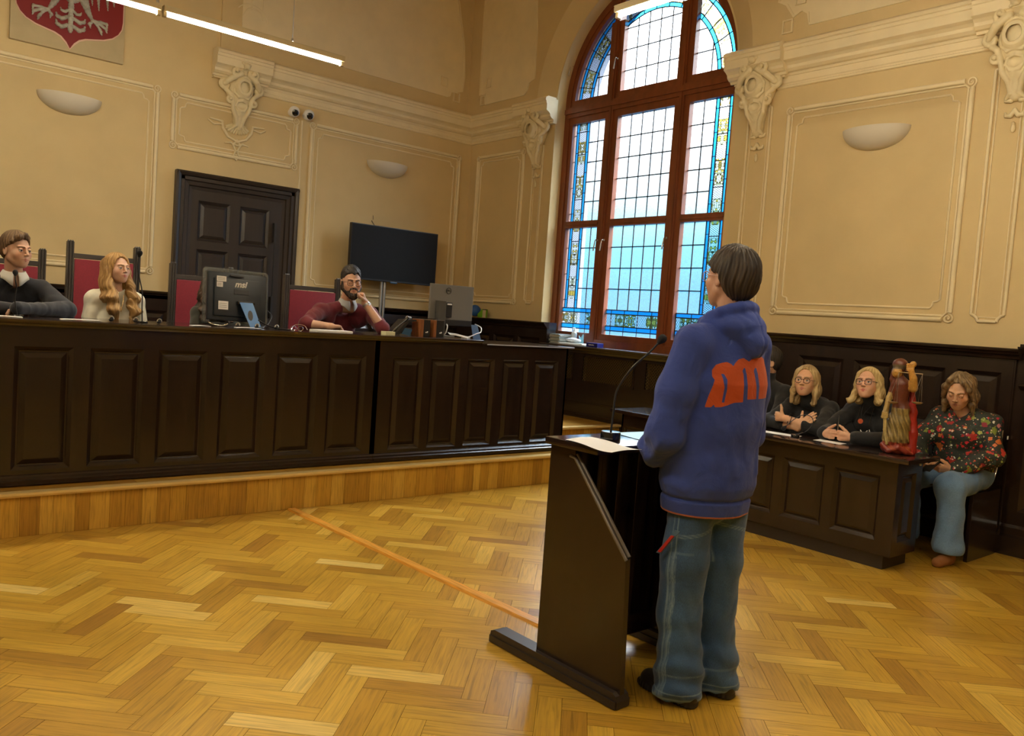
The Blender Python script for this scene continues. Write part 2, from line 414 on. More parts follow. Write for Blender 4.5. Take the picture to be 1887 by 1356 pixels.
# raised panels of the upper wall (stucco bands with stepped corners)
def flat_band(mb, fn, path, w, t=.014, closed=False):
    n = len(path); pts = [Vector((p[0], p[1])) for p in path]; offs = []
    for i in range(n):
        a = pts[i-1] if (i > 0 or closed) else pts[i]; c = pts[(i+1) % n] if (i < n-1 or closed) else pts[i]
        d_ = (c - a).normalized(); offs.append(Vector((-d_.y, d_.x)) * w / 2)
    for i in range(n if closed else n - 1):
        j = (i + 1) % n
        q = [pts[i] - offs[i], pts[j] - offs[j], pts[j] + offs[j], pts[i] + offs[i]]
        mb.add([fn(p.x, p.y, 0) for p in q] + [fn(p.x, p.y, t) for p in q], [(0,1,2,3),(4,7,6,5),(0,4,5,1),(1,5,6,2),(2,6,7,3),(3,7,4,0)])
FB2 = fb(.0); FR2 = fr(.11)
def upper(fn, path, corners, extra=()):
    b = MB(); flat_band(b, fn, path, .022, .012)
    b.prism(path, fn, 0, .006)
    for (u, v) in corners:
        flat_band(b, fn, [(u-.045,v-.055),(u+.045,v-.055),(u+.045,v+.055),(u-.045,v+.055)], .016, .02, True)
    trim(b)
upper(FB2, [(3.5,4.30),(6.26,4.285),(6.30,4.30),(6.32,4.36),(6.37,4.36),(6.36,4.36),(6.5,4.40),(6.52,4.6),(6.48,5.0),(6.36,5.5),(6.2,5.9),(5.9,6.4),(3.5,6.4)], [(6.2,4.46),(6.41,4.30)])
upper(FR2, [(8.72,4.20),(7.95,4.20),(7.9,4.24),(7.88,4.33),(7.78,4.36),(7.79,4.9),(7.85,5.5),(8.0,6.1),(8.3,6.5),(8.75,6.5),(8.87,6.0),(8.88,5.3),(8.86,4.33),(8.74,4.33)], [(8.68,4.46),(8.78,4.25)])
upper(FR2, [(2.6,4.20),(4.12,4.20),(4.14,4.3),(4.2,4.34),(4.28,4.3),(4.36,4.42),(4.44,4.46),(4.42,4.9),(4.3,5.5),(4.0,6.3),(2.6,6.4)], [(4.33,4.22),(4.22,4.45)])
# vault rib on the back wall
b = MB(); b.prism([(3.27,4.085),(3.44,4.085),(3.44,5.2),(3.36,5.9),(3.2,6.5),(3.0,7.0),(2.8,7.0),(3.1,6.3),(3.22,5.7),(3.27,5.1)], fb(), 0, .03); trim(b, 'plaster')
b = MB()
for du, s_ in ((0, 1), (.12, -1)):
    b.tube([fb()(3.60 + du, z, .004) for z in (4.62, 4.9, 5.02)], .008, 6)
b.tube([fb()(3.60 + .12*math.cos(t)+.02, 4.52 + .12*math.sin(t), .004) for t in np.linspace(.2, PI-.2, 12)], .009, 6)
b.tube([fb()(3.58 + .2*math.cos(t)+.02, 4.48 + .2*math.sin(t), .004) for t in np.linspace(.2, PI-.2, 12)], .007, 6)
for s_ in (-1, 1): spiral(b, fb(), 3.66 + s_*.1, 4.95, .045, 1.2, 0, s_, .008)
trim(b, smooth=50)

# ------------------------------------------------------------------ distance-field modelling toolkit
import openvdb as vdb
def V(*a): return np.array(a, dtype=np.float32)
def L_(P): return np.sqrt((P * P).sum(-1))
def s_ball(P, c, r): return L_(P - V(*c)) - r
def s_ell(P, c, r, rot=None):
    Q = P - V(*c)
    if rot is not None: Q = Q @ np.array(rot, dtype=np.float32)
    rr = V(*r); k0 = L_(Q / rr); k1 = L_(Q / (rr * rr)) + 1e-9
    return k0 * (k0 - 1) / k1
def s_cap(P, a, b, r0, r1=None):
    r1 = r0 if r1 is None else r1
    a = V(*a); b = V(*b); ab = b - a; t = np.clip(((P - a) @ ab) / float(ab @ ab + 1e-12), 0, 1)
    return L_(P - (a + t[..., None] * ab)) - (r0 + (r1 - r0) * t)
def s_chain(P, pts, rs, k=.008):
    d = None
    for i in range(len(pts) - 1):
        e = s_cap(P, pts[i], pts[i+1], rs[i], rs[i+1]); d = e if d is None else smin(d, e, k)
    return d
def s_box(P, c, h, r=0., rot=None):
    Q = P - V(*c)
    if rot is not None: Q = Q @ np.array(rot, dtype=np.float32)
    q = np.abs(Q) - (V(*h) - r); return L_(np.maximum(q, 0)) + np.minimum(q.max(-1), 0) - r
def smin(a, b, k):
    h = np.clip(.5 + .5 * (b - a) / k, 0, 1); return b + (a - b) * h - k * h * (1 - h)
def smax(a, b, k): return -smin(-a, -b, k)
def fold(P, seed=0, f=9., warp=.5, an=(1, 1, 1)):
    """smooth pseudo-noise in -1..1 from warped sines"""
    rg = np.random.RandomState(seed); Q = P * V(*an) * f; d = 0
    q = Q + warp * np.sin(Q[..., [1, 2, 0]] * 1.3 + rg.rand(3).astype(np.float32) * 6)
    q = q + warp * .6 * np.sin(q[..., [2, 0, 1]] * 2.1 + rg.rand(3).astype(np.float32) * 6)
    for i in range(3):
        w = rg.randn(3).astype(np.float32); w /= np.linalg.norm(w); d = d + np.sin(q @ w * (1 + .5*i) + rg.rand() * 6) / (1 + .4*i)
    return d / 2.1
def sdf_object(name, fn, lo, hi, res, mat, parent=None, col=None, mats=None, scal=None, world=None, decimate=0):
    lo = np.array(lo, float); hi = np.array(hi, float); B = 6; cell = res * B
    nb = np.ceil((hi - lo) / cell).astype(int) + 1
    gi = np.stack(np.meshgrid(*[np.arange(n) for n in nb], indexing='ij'), -1).reshape(-1, 3)
    ctr = (lo + (gi + .5) * cell).astype(np.float32)
    d = fn(ctr); keep = np.abs(d) < cell * 1.15 + .012
    dims = nb * B; G = np.where(d < 0, -3 * res, 3 * res).astype(np.float32).reshape(nb)
    G = np.repeat(np.repeat(np.repeat(G, B, 0), B, 1), B, 2)
    off = np.stack(np.meshgrid(*[np.arange(B)] * 3, indexing='ij'), -1).reshape(-1, 3)
    kb = gi[keep]
    for s0 in range(0, len(kb), 1500):
        blk = kb[s0:s0 + 1500]
        idx = (blk[:, None, :] * B + off[None]).reshape(-1, 3)
        p = (lo + idx * res).astype(np.float32)
        G[idx[:, 0], idx[:, 1], idx[:, 2]] = np.clip(fn(p), -3 * res, 3 * res)
    g = vdb.FloatGrid(); g.background = 3 * res; g.copyFromArray(np.ascontiguousarray(G))
    pts, tr, q = g.convertToPolygons(isovalue=0., adaptivity=0.)
    pts = (pts * res + lo).astype(np.float32)
    # project on the true surface
    for _ in range(1):
        e = res * .5; dd = fn(pts); gr = np.stack([fn(pts + V(*[e if j == i else 0 for j in range(3)])) - dd for i in range(3)], -1) / e
        gn = np.maximum((gr * gr).sum(-1), .2); pts = pts - np.clip(dd / gn, -res, res)[:, None] * gr
    me = bpy.data.meshes.new(name); nq = len(q)
    me.vertices.add(len(pts)); me.loops.add(nq * 4); me.polygons.add(nq)
    out = pts if world is None else (pts @ np.array(world.to_3x3(), dtype=np.float32).T + np.array(world.translation, dtype=np.float32))
    me.vertices.foreach_set('co', out.astype(np.float32).ravel())
    me.loops.foreach_set('vertex_index', q[:, ::-1].astype(np.int32).ravel()); me.polygons.foreach_set('loop_start', np.arange(0, nq * 4, 4, dtype=np.int32))
    me.update(calc_edges=True)
    me.polygons.foreach_set('use_smooth', np.ones(nq, bool))
    if col is not None:
        c = col(pts).astype(np.float32); a = me.attributes.new('Col', 'FLOAT_COLOR', 'POINT')
        a.data.foreach_set('color', np.concatenate([c, np.ones((len(c), 1), np.float32)], 1).ravel())
    if scal is not None:
        for k, fnc in scal.items():
            a = me.attributes.new(k, 'FLOAT', 'POINT'); a.data.foreach_set('value', fnc(pts).astype(np.float32))
    me.materials.append(M[mat] if isinstance(mat, str) else mat)
    # outward normals check
    if len(pts):
        vol = 0
        qq = q[:, ::-1]; A, Bv, C = out[qq[:, 0]], out[qq[:, 1]], out[qq[:, 2]]
        if np.einsum('ij,ij->i', A, np.cross(Bv, C)).sum() < 0: me.flip_normals()
    o = bpy.data.objects.new(name, me); COL.objects.link(o)
    if parent is not None: o.parent = parent
    return o

# ------------------------------------------------------------------ the arched window
def glass_mat(name, col, tex=0., rough=.12):
    m, t, out = nt(name)
    tr = N(t, 'ShaderNodeBsdfTransparent'); gl = N(t, 'ShaderNodeBsdfGlossy'); gl.inputs['Roughness'].default_value = rough
    tl = N(t, 'ShaderNodeBsdfTranslucent')
    tr.inputs[0].default_value = (*col, 1); tl.inputs[0].default_value = (*col, 1); gl.inputs[0].default_value = (.6, .6, .6, 1)
    if tex:
        tc = N(t, 'ShaderNodeTexCoord')
        v = N(t, 'ShaderNodeTexNoise'); v.inputs['Scale'].default_value = 85; v.inputs['Detail'].default_value = 2; v.inputs['Distortion'].default_value = .6
        t.links.new(tc.outputs['Object'], v.inputs['Vector'])
        r = ramp(t, [(.35, [c * (1 - tex) for c in col]), (.65, col)]); t.links.new(v.outputs[0], r.inputs[0]); t.links.new(r.outputs[0], tr.inputs[0])
    a = N(t, 'ShaderNodeMixShader'); a.inputs[0].default_value = .035; t.links.new(tr.outputs[0], a.inputs[1]); t.links.new(tl.outputs[0], a.inputs[2])
    c = N(t, 'ShaderNodeMixShader'); c.inputs[0].default_value = .04; t.links.new(a.outputs[0], c.inputs[1]); t.links.new(gl.outputs[0], c.inputs[2])
    t.links.new(c.outputs[0], out.inputs[0]); return m
M['g_clear'] = glass_mat('hammered_glass', (.93, .97, 1.), .30)
M['g_blue'] = glass_mat('blue_glass', (.02, .36, .80), .10)
M['g_lav'] = glass_mat('edge_glass', (.80, .93, 1.), .2)
M['lead'] = pbr('lead_came', (.035, .045, .06), .5)
def ornament_mat():
    m, t, out = nt('painted_glass')
    uv = N(t, 'ShaderNodeUVMap'); sep = N(t, 'ShaderNodeSeparateXYZ'); t.links.new(uv.outputs[0], sep.inputs[0])
    def ma(op, a, b=None, c=None):
        n = N(t, 'ShaderNodeMath', operation=op)
        for i, x in enumerate((a, b, c)):
            if x is None: continue
            if isinstance(x, (int, float)): n.inputs[i].default_value = x
            else: t.links.new(x, n.inputs[i])
        return n.outputs[0]
    u = ma('FRACT', sep.outputs[0]); mu = ma('ABSOLUTE', ma('SUBTRACT', u, .5)); mv = ma('ABSOLUTE', ma('SUBTRACT', sep.outputs[1], .5))
    cell = ma('FLOOR', sep.outputs[0])
    cb = N(t, 'ShaderNodeCombineXYZ'); t.links.new(mu, cb.inputs[0]); t.links.new(mv, cb.inputs[1]); t.links.new(cell, cb.inputs[2])
    vo = N(t, 'ShaderNodeTexVoronoi'); vo.inputs['Scale'].default_value = 5.2; vo.feature = 'DISTANCE_TO_EDGE'; t.links.new(cb.outputs[0], vo.inputs['Vector'])
    vc = N(t, 'ShaderNodeTexVoronoi'); vc.inputs['Scale'].default_value = 5.2; t.links.new(cb.outputs[0], vc.inputs['Vector'])
    wv = N(t, 'ShaderNodeTexNoise'); wv.inputs['Scale'].default_value = 4.5; wv.inputs['Distortion'].default_value = 3.5; t.links.new(cb.outputs[0], wv.inputs['Vector'])
    curl = ma('ABSOLUTE', ma('SUBTRACT', wv.outputs[0], .5))
    # every third cell is a lattice lozenge
    loz = ma('MINIMUM', ma('ABSOLUTE', ma('SUBTRACT', ma('FRACT', ma('MULTIPLY', ma('ADD', mu, ma('MULTIPLY', mv, .6)), 6.)), .5)), ma('ABSOLUTE', ma('SUBTRACT', ma('FRACT', ma('MULTIPLY', ma('SUBTRACT', mu, ma('MULTIPLY', mv, .6)), 6.)), .5)))
    isloz = ma('LESS_THAN', ma('MODULO', ma('ABSOLUTE', cell), 3.), .5)
    c1 = ramp(t, [(0, (.80, .90, .86)), (.30, (.45, .52, .36)), (.45, (.62, .46, .08)), (.66, (.30, .24, .06)), (.76, (.85, .92, .80)), (.9, (.35, .50, .50))], 'CONSTANT')
    sx = N(t, 'ShaderNodeSeparateColor'); t.links.new(vc.outputs['Color'], sx.inputs[0]); t.links.new(sx.outputs[0], c1.inputs[0])
    line = ma('MULTIPLY', ma('LESS_THAN', vo.outputs[0], .07), 1.); l2 = ma('LESS_THAN', curl, .03); ln = ma('MAXIMUM', line, l2)
    lz = ma('LESS_THAN', loz, .10)
    lmix = N(t, 'ShaderNodeMix', data_type='FLOAT'); t.links.new(isloz, lmix.inputs[0]); t.links.new(ln, lmix.inputs[2]); t.links.new(lz, lmix.inputs[3])
    cm = N(t, 'ShaderNodeMix', data_type='RGBA'); t.links.new(isloz, cm.inputs[0]); t.links.new(c1.outputs[0], cm.inputs[6]); cm.inputs[7].default_value = (.80, .86, .95, 1)
    fin = N(t, 'ShaderNodeMix', data_type='RGBA'); t.links.new(lmix.outputs[0], fin.inputs[0]); t.links.new(cm.outputs[2], fin.inputs[6]); fin.inputs[7].default_value = (.05, .045, .02, 1)
    tr = N(t, 'ShaderNodeBsdfTransparent'); tl = N(t, 'ShaderNodeBsdfTranslucent')
    t.links.new(fin.outputs[2], tr.inputs[0]); t.links.new(fin.outputs[2], tl.inputs[0])
    a = N(t, 'ShaderNodeMixShader'); a.inputs[0].default_value = .03; t.links.new(tr.outputs[0], a.inputs[1]); t.links.new(tl.outputs[0], a.inputs[2]); t.links.new(a.outputs[0], out.inputs[0])
    return m
M['g_orn'] = ornament_mat()
WX = 6.938
def clip(poly, fns):
    for (a, b, c) in fns:                                 # keep a*y + b*z >= c ; points carry (y, z, u, v)
        out = []
        for i in range(len(poly)):
            p, q = poly[i-1], poly[i]; dp = a*p[0] + b*p[1] - c; dq = a*q[0] + b*q[1] - c
            if (dp >= 0) != (dq >= 0):
                t = dp / (dp - dq); out.append(tuple(p[k] + (q[k] - p[k]) * t for k in range(4)))
            if dq >= 0: out.append(q)
        poly = out
        if len(poly) < 3: return None
    return poly
win = empty('window_1', (WX, CY, 1.16)); struct(win)
gm, lead = MB(), MB()
MATI = {'g_clear': 0, 'g_blue': 1, 'g_lav': 2, 'g_orn': 3}
def pane(poly, mat, clips=()):
    p = clip([q if len(q) == 4 else (q[0], q[1], q[0], q[1]) for q in poly], clips) if clips else [q if len(q) == 4 else (*q, *q) for q in poly]
    if not p: return
    gm.add([(WX, q[0], q[1]) for q in p], [tuple(range(len(p)))], MATI[mat]); gm.uv[len(gm.f) - 1] = [(q[2], q[3]) for q in p]
def came(a, b, w=.0055, clips=()):
    d_ = Vector((b[0]-a[0], b[1]-a[1])).normalized() * w; n_ = (-d_.y, d_.x)
    q = [(a[0]-n_[0], a[1]-n_[1], 0, 0), (b[0]-n_[0], b[1]-n_[1], 0, 0), (b[0]+n_[0], b[1]+n_[1], 0, 0), (a[0]+n_[0], a[1]+n_[1], 0, 0)]
    q = clip(q, clips) if clips else q
    if not q: return
    n = len(q)
    lead.add([(WX-.005, p[0], p[1]) for p in q] + [(WX+.004, p[0], p[1]) for p in q], [tuple(range(n)), tuple(range(2*n-1, n-1, -1))] + [(i, (i+1) % n, (i+1) % n+n, i+n) for i in range(n)])
def rect(y0, y1, z0, z1, uv=None):
    if uv == 'v': return [(y0, z0, z0*7.5, 0), (y1, z0, z0*7.5, 1), (y1, z1, z1*7.5, 1), (y0, z1, z1*7.5, 0)]
    if uv == 'h': return [(y0, z0, y0*6.5, 0), (y1, z0, y1*6.5, 0), (y1, z1, y1*6.5, 1), (y0, z1, y0*6.5, 1)]
    return [(y0, z0), (y1, z0), (y1, z1), (y0, z1)]
COLS = [(5.06, 5.595, 1), (5.795, 6.605, 0), (6.805, 7.335, -1)]
ROWS = [(1.335, 2.575), (2.65, 3.81)]
for (ya, yb_, side) in COLS:
    for ri, (za, zb) in enumerate(ROWS):
        y0, y1, z0, z1 = ya, yb_, za, zb
        def vband(w, mat, uv=None):
            global y0, y1
            if side == 1: pane(rect(y0, y0 + w, z0, z1, uv), mat); came((y0 + w, z0), (y0 + w, z1)); s = (y0, y0 + w); y0 += w
            else: pane(rect(y1 - w, y1, z0, z1, uv), mat); came((y1 - w, z0), (y1 - w, z1)); s = (y1 - w, y1); y1 -= w
            if mat != 'g_orn':
                k = z0 + .1
                while k < z1: came((s[0], k), (s[1], k), .003); k += .24 if mat == 'g_blue' else .31
            else:
                k = z0
                while k < z1: came((s[0], k), (s[1], k), .004); k += .266
        if ri == 0:
            for w, mat, uv in ((.05, 'g_lav', None), (.052, 'g_blue', None), (.14, 'g_orn', 'h'), (.045, 'g_blue', None)):
                pane(rect(y0, y1, z0, z0 + w, uv), mat); came((y0, z0 + w), (y1, z0 + w))
                k = y0 + .13
                while k < y1: came((k, z0), (k, z0 + w), .003); k += .2
                z0 += w
        if side:
            for w, mat, uv in ((.028, 'g_lav', None), (.042, 'g_blue', None), (.125, 'g_orn', 'v'), (.042, 'g_blue', None)): vband(w, mat, uv)
        pane(rect(y0, y1, z0, z1), 'g_clear')
        nc = 5 if not side else 2; nr = 4 if ri == 0 else 5
        for i in range(1, nc): came((y0 + (y1-y0)*i/nc, z0), (y0 + (y1-y0)*i/nc, z1))
        for i in range(1, nr): came((y0, z0 + (z1-z0)*i/nr), (y1, z0 + (z1-z0)*i/nr))
    # arched top
    zc = 4.085; K = [(1, 0, ya), (-1, 0, -yb_), (0, 1, zc)]
    RG = [(1.0, 1.13, 'x')]
    bands = [(1.115, 1.14, 'g_lav'), (1.07, 1.115, 'g_blue'), (.93, 1.07, 'g_orn'), (.885, .93, 'g_blue')]
    nseg = 48
    for (ra, rb, mat) in bands:
        for i in range(nseg):
            a0, a1 = PI*i/nseg, PI*(i+1)/nseg
            P4 = [(CY + r*math.cos(a), CZ + r*math.sin(a), a*1.0*7.5, v) for r, a, v in ((ra, a0, 0), (rb, a0, 1), (rb, a1, 1), (ra, a1, 0))]
            pane(P4, mat, K)
            for r in (ra,): came((CY + r*math.cos(a0), CZ + r*math.sin(a0)), (CY + r*math.cos(a1), CZ + r*math.sin(a1)), .0055, K)
    for i in range(1, 16):
        a = PI*i/16; came((CY + .885*math.cos(a), CZ + .885*math.sin(a)), (CY + 1.14*math.cos(a), CZ + 1.14*math.sin(a)), .004, K)
    inner = [(CY + .885*math.cos(PI*i/60), CZ + .885*math.sin(PI*i/60)) for i in range(61)]
    pane([(p[0], p[1], p[0], p[1]) for p in inner], 'g_clear', K)
    nc = 5 if not side else 3
    for i in range(1, nc):
        y = ya + (yb_-ya)*i/nc if not side else (5.595 - .2*i if side == 1 else 6.805 + .2*i)
        if abs(y - CY) < .88: came((y, zc), (y, CZ + math.sqrt(.885**2 - (y-CY)**2)), .0055, K)
    for i in range(1, 5):
        z = zc + .235*i; hw = math.sqrt(max(0, .885**2 - (z-CZ)**2))
        if hw > 0: came((CY-hw, z), (CY+hw, z), .0055, K)
gl = gm.build('glass', ['g_clear', 'g_blue', 'g_lav', 'g_orn'], None, flip=False)
ld = lead.build('leading', 'lead', None)
# timber frame
fm = MB()
def ring(mb, r0, r1, x0, x1, za):                         # arch frame r0<r<r1 from za up, plus jambs to sill
    A = [(CY + r1, 1.2)] + arc(r1, 0, PI, 48) + [(CY - r1, 1.2)]
    B = [(CY + r0, 1.2)] + arc(r0, 0, PI, 48) + [(CY - r0, 1.2)]
    n = len(A)
    vs = [(x0, *p) for p in A] + [(x0, *p) for p in B] + [(x1, *p) for p in A] + [(x1, *p) for p in B]
    fs = []
    for i in range(n - 1):
        j = i + 1; fs += [(i, j, n+j, n+i), (2*n+i, 3*n+i, 3*n+j, 2*n+j), (n+i, n+j, 3*n+j, 3*n+i), (i, 2*n+i, 2*n+j, j)]
    mb.add(vs, fs)
ring(fm, 1.19, 1.272, 6.87, 6.965, 1.2); ring(fm, 1.135, 1.2, 6.885, 6.95, 1.2)
fm.box((6.858, CY-1.25, 1.165), (6.971, CY+1.25, 1.27)); fm.box((6.8815, CY-1.2, 1.268), (6.951, CY+1.2, 1.338))
for yc in (5.695, 6.705):
    fm.box((6.862, yc-.033, 1.25), (6.97, yc+.033, CZ+1.08)); fm.box((6.8832, yc-.101, 1.251), (6.9502, yc+.101, CZ+.85))
    fm.box((6.85, yc-.012, 1.25), (6.872, yc+.012, CZ+1.05))
fm.box((6.859, CY-1.22, 3.885), (6.972, CY+1.22, 4.01)); fm.box((6.882, CY-1.2, 3.808), (6.9515, CY+1.2, 4.087)); fm.box((6.84, CY-1.25, 3.93), (6.87, CY+1.25, 3.985))
for (ya, yb_, s_) in COLS: fm.box((6.880, ya-.01, 2.572), (6.9512, yb_+.01, 2.652)); fm.box((6.87, ya-.01, 2.6), (6.9, yb_+.01, 2.625))
wf = fm.build('window_frame', 'redwood')
for o in (gl, ld, wf): o.parent = win; o.matrix_parent_inverse = Matrix.Translation(-win.location)
for (y, z, s_) in ((6.76, 2.36, -1), (6.655, 2.36, 1), (5.745, 2.36, -1), (6.655, 4.05 + .35, 1), (7.39, 4.45, 1)):
    h = MB(); x = 6.862
    h.tube(spline([(x, y, z+.05), (x-.035, y, z+.052), (x-.045, y, z+.02), (x-.05, y+.004, z-.03), (x-.055, y+.005, z-.075)], 5), [.006]*12 + [.0075]*9, 8)
    h.lathe([(.013, 0), (.013, .004), (.0, .006)], (x, y, z+.05), 12, mat=Matrix.Rotation(-PI/2, 3, 'Y'))
    o = h.build('window_handle', 'ring', smooth=40); o.parent = win; o.matrix_parent_inverse = Matrix.Translation(-win.location)

# ------------------------------------------------------------------ panelled woodwork
def paneled(mb, fn, U0, U1, V0, V1, panels, v0, v1, dep=.022, bev=.03, mi=0, tmi=None):
    """flat face U0..U1 x V0..V1 at d=0 with recessed, raised-field panels"""
    us = sorted(panels); prev = U0
    q = lambda a, b, c, d_, dd=0: mb.add([fn(a, c, dd), fn(b, c, dd), fn(b, d_, dd), fn(a, d_, dd)], [(0,1,2,3)], mi)
    q(U0, U1, V0, v0); q(U0, U1, v1, V1)
    for (a, b) in us: q(prev, a, v0, v1); prev = b
    q(prev, U1, v0, v1)
    for (a, b) in us:
        rings = [(0, 0), (.003, -.003), (bev*.95, -dep*.95), (bev*1.1, -dep), (bev*1.25, -dep), (bev*2.5, -.004)]
        vs = []
        for ins, dd in rings: vs += [fn(a+ins, v0+ins, dd), fn(b-ins, v0+ins, dd), fn(b-ins, v1-ins, dd), fn(a+ins, v1-ins, dd)]
        fs = []
        for k in range(len(rings)-1):
            for i in range(4): fs.append((k*4+i, k*4+(i+1) % 4, k*4+4+(i+1) % 4, k*4+4+i))
        k = (len(rings)-1)*4; fs.append((k, k+1, k+2, k+3)); mb.add(vs, fs, mi)
def cap(mb, fn, u0, u1, z, out=.05, mi=0):
    mb.prism([(0, z), (out+.02, z), (out+.028, z-.008), (out+.024, z-.022), (out+.01, z-.026), (out, z-.045), (out-.02, z-.05), (out-.028, z-.075), (0, z-.08)], lambda a, b_, d: fn(d, b_, a), u0, u1, mi)
# back wall wainscot
bw = MB()
F = fb(.12)
for (u0, u1) in ((-4.2, 2.86), (4.26, XW)):
    n = max(1, int((u1-u0) / .5)); w = (u1-u0) / n
    paneled(bw, F, u0, u1, .39, 1.40, [(u0+w*i+.05, u0+w*(i+1)-.05) for i in range(n)], .6, 1.27)
    bw.box((u0, YB-.12, 1.39), (u1, YB, 1.4)); cap(bw, F, u0, u1, 1.47, .02); bw.box((u0, YB-.12, 1.39), (u1, YB-.001, 1.469)); bw.prism([(0,.39),(.03,.39),(.03,.52),(0,.54)], lambda a, b_, d: F(d, b_, a), u0, u1)
o = bw.build('trim_%d' % tn, 'dark'); struct(o); tn += 1
# right wall wainscot, left of the window
bw = MB(); F = fr(.14)
paneled(bw, F, 7.22, 9.0, .39, 1.36, [(7.32,7.72),(7.80,8.2),(8.28,8.68)], .6, 1.24)
bw.box((XW-.14, 7.2, .39), (XW, 7.22, 1.42)); cap(bw, F, 7.17, 9.02, 1.43, .06); bw.box((XW-.14, 7.19, 1.35), (XW-.001, 9.0, 1.429)); trim(bw, 'dark')
# sill ledge and radiator casing with lattice grilles
bw = MB(); F = fr(.16)
GR = [(4.48, 4.85), (4.93, 5.64), (5.77, 6.56), (6.69, 7.12)]
q = lambda a, b_, c, d_: bw.add([F(a, c, 0), F(b_, c, 0), F(b_, d_, 0), F(a, d_, 0)], [(0,1,2,3)])
q(4.2, 7.2, .0, .79); q(4.2, 7.2, 1.105, 1.16); pv = 4.2
for a, b_ in GR:
    q(pv, a, .79, 1.105); pv = b_
    for t0, t1, t2, t3, t4 in ((a, b_, .79, .81, 0), (a, b_, 1.085, 1.105, 0), (a, a+.02, .789, 1.106, .0006), (b_-.02, b_, .789, 1.106, .0006)): bw.box((XW-.168-t4, t0, t2), (XW-.15, t1, t3))
q(pv, 7.2, .79, 1.105)
bw.box((XW-.16, 4.2, 1.15), (XW+.15, 7.2, 1.175)); cap(bw, F, 4.2, 7.22, 1.19, .045); bw.box((XW-.15, 4.2, 1.176), (XW+.14, CY+1.26, 1.1895)); bw.box((XW-.16, 7.19, .3), (XW, 7.2, 1.18))
for z in (.42, .56): bw.prism([(0, z), (.012, z+.006), (.012, z+.016), (0, z+.022)], lambda a, b_, d: F(d, b_, a), 4.2, 7.2)
trim(bw, 'dark')
gr = MB()
for a, b_ in GR:
    gr.box((XW-.08, a, .79), (XW-.078, b_, 1.105), 1)
    z = .79; i = 0
    for s_ in (1, -1):
        u = a - .32
        while u < b_ + .32:
            p = clip([(u, .80, 0, 0), (u+.011, .80, 0, 0), (u+.011 + s_*.30, 1.10, 0, 0), (u + s_*.30, 1.10, 0, 0)], [(1, 0, a+.01), (-1, 0, -b_+.01)])
            if p:
                n = len(p); gr.add([(XW-.148, q_[0], q_[1]) for q_ in p] + [(XW-.143, q_[0], q_[1]) for q_ in p], [tuple(range(n)), tuple(range(2*n-1, n-1, -1))] + [(k, (k+1) % n, (k+1) % n+n, k+n) for k in range(n)])
            u += .034
M['lattice'] = pbr('brass_lattice', (.13, .085, .03), .4, .7); M['voidshade'] = pbr('casing_void_shade', (.01, .008, .006), .8)  # near-black backing sheet paints the shade inside the casing
trim(gr, ['lattice', 'voidshade'])
# high wainscot to the right of the window
bw = MB(); F = fr(.14)
paneled(bw, F, 2.21, 4.2, .0, 1.43, [(3.50+.0, 3.92-.005)] + [(3.09, 3.50-.09), (2.67+.01, 3.0), (2.29, 2.60)], .55, 1.305)
bw.box((XW-.14, 2.20, 0), (XW, 2.212, 1.42)); cap(bw, F, 2.17, 4.22, 1.485, .055); bw.box((XW-.14, 2.2, 1.42), (XW-.001, 4.2, 1.484)); bw.box((XW-.14, 4.19, 1.1), (XW, 4.2, 1.45))
bw.prism([(0,0),(.035,0),(.035,.15),(.02,.165),(0,.175)], lambda a, b_, d: F(d, b_, a), 2.2, 4.2)
bw.box((XW-.10, -3, 1.44), (XW, 2.2, 1.52)); bw.prism([(0, 1.5), (.05, 1.5), (.03, 1.45), (0, 1.44)], lambda a, b_, d: fr(.1)(d, b_, a), -3, 2.2)
F2 = fr(.12); paneled(bw, F2, -3, 2.21, 0, 1.45, [(1.25, 2.10), (.25, 1.1), (-.75, .1)], .32, 1.16)
bw.prism([(0, 1.235), (.05, 1.235), (.06, 1.222), (.03, 1.2), (0, 1.19)], lambda a, b_, d: F2(d, b_, a), -3, 2.16)
bw.prism([(0,0),(.03,0),(.03,.13),(.012,.15),(.012,.2),(0,.22)], lambda a, b_, d: F2(d, b_, a), -3, 2.2); trim(bw, 'dark')

# door in the back wall
door = empty('door_1', (3.55, YB, .4)); struct(door)
def at_parent(o, p): o.parent = p; o.matrix_parent_inverse = p.matrix_basis.inverted() if False else Matrix.Translation(-p.location) ; return o
def wparent(o, p):
    m = Matrix.Translation(p.location) @ p.rotation_euler.to_matrix().to_4x4()
    o.parent = p; o.matrix_parent_inverse = m.inverted(); return o
dm = MB(); prof = [(0, 0), (.07, 0), (.085, .02), (.075, .045), (.06, .055), (.06, .09), (.045, .1), (.04, .14), (.025, .15), (.02, .185), (0, .19)]
y_ = YB
def jamb(u_of, sgn, z0, z1): dm.prism([(u_of + sgn*b_, a) for a, b_ in prof], lambda u, a, d: (u, y_ - a, d), z0, z1)
jamb(2.86, 1, .39, 2.755); jamb(4.245, -1, .39, 2.755)
dm.prism([(2.765 - b_, a) for a, b_ in prof], lambda z, a, d: (d, y_ - a, z), 2.862, 4.243)
wparent(dm.build('door_frame', 'door'), door)
dl = MB(); Fd = fb(.02)
paneled(dl, Fd, 3.04, 4.07, 2.49, 2.60, [], 2.5, 2.5)
for (z0, z1, p0, p1) in ((1.99, 2.49, 2.045, 2.475), (1.20, 1.99, 1.27, 1.955), (.39, 1.20, .62, 1.14)):
    paneled(dl, Fd, 3.04, 4.07, z0, z1, [(3.115, 3.465), (3.575, 3.915)], p0, p1, dep=.02, bev=.026)
wparent(dl.build('door_leaf', 'door'), door)
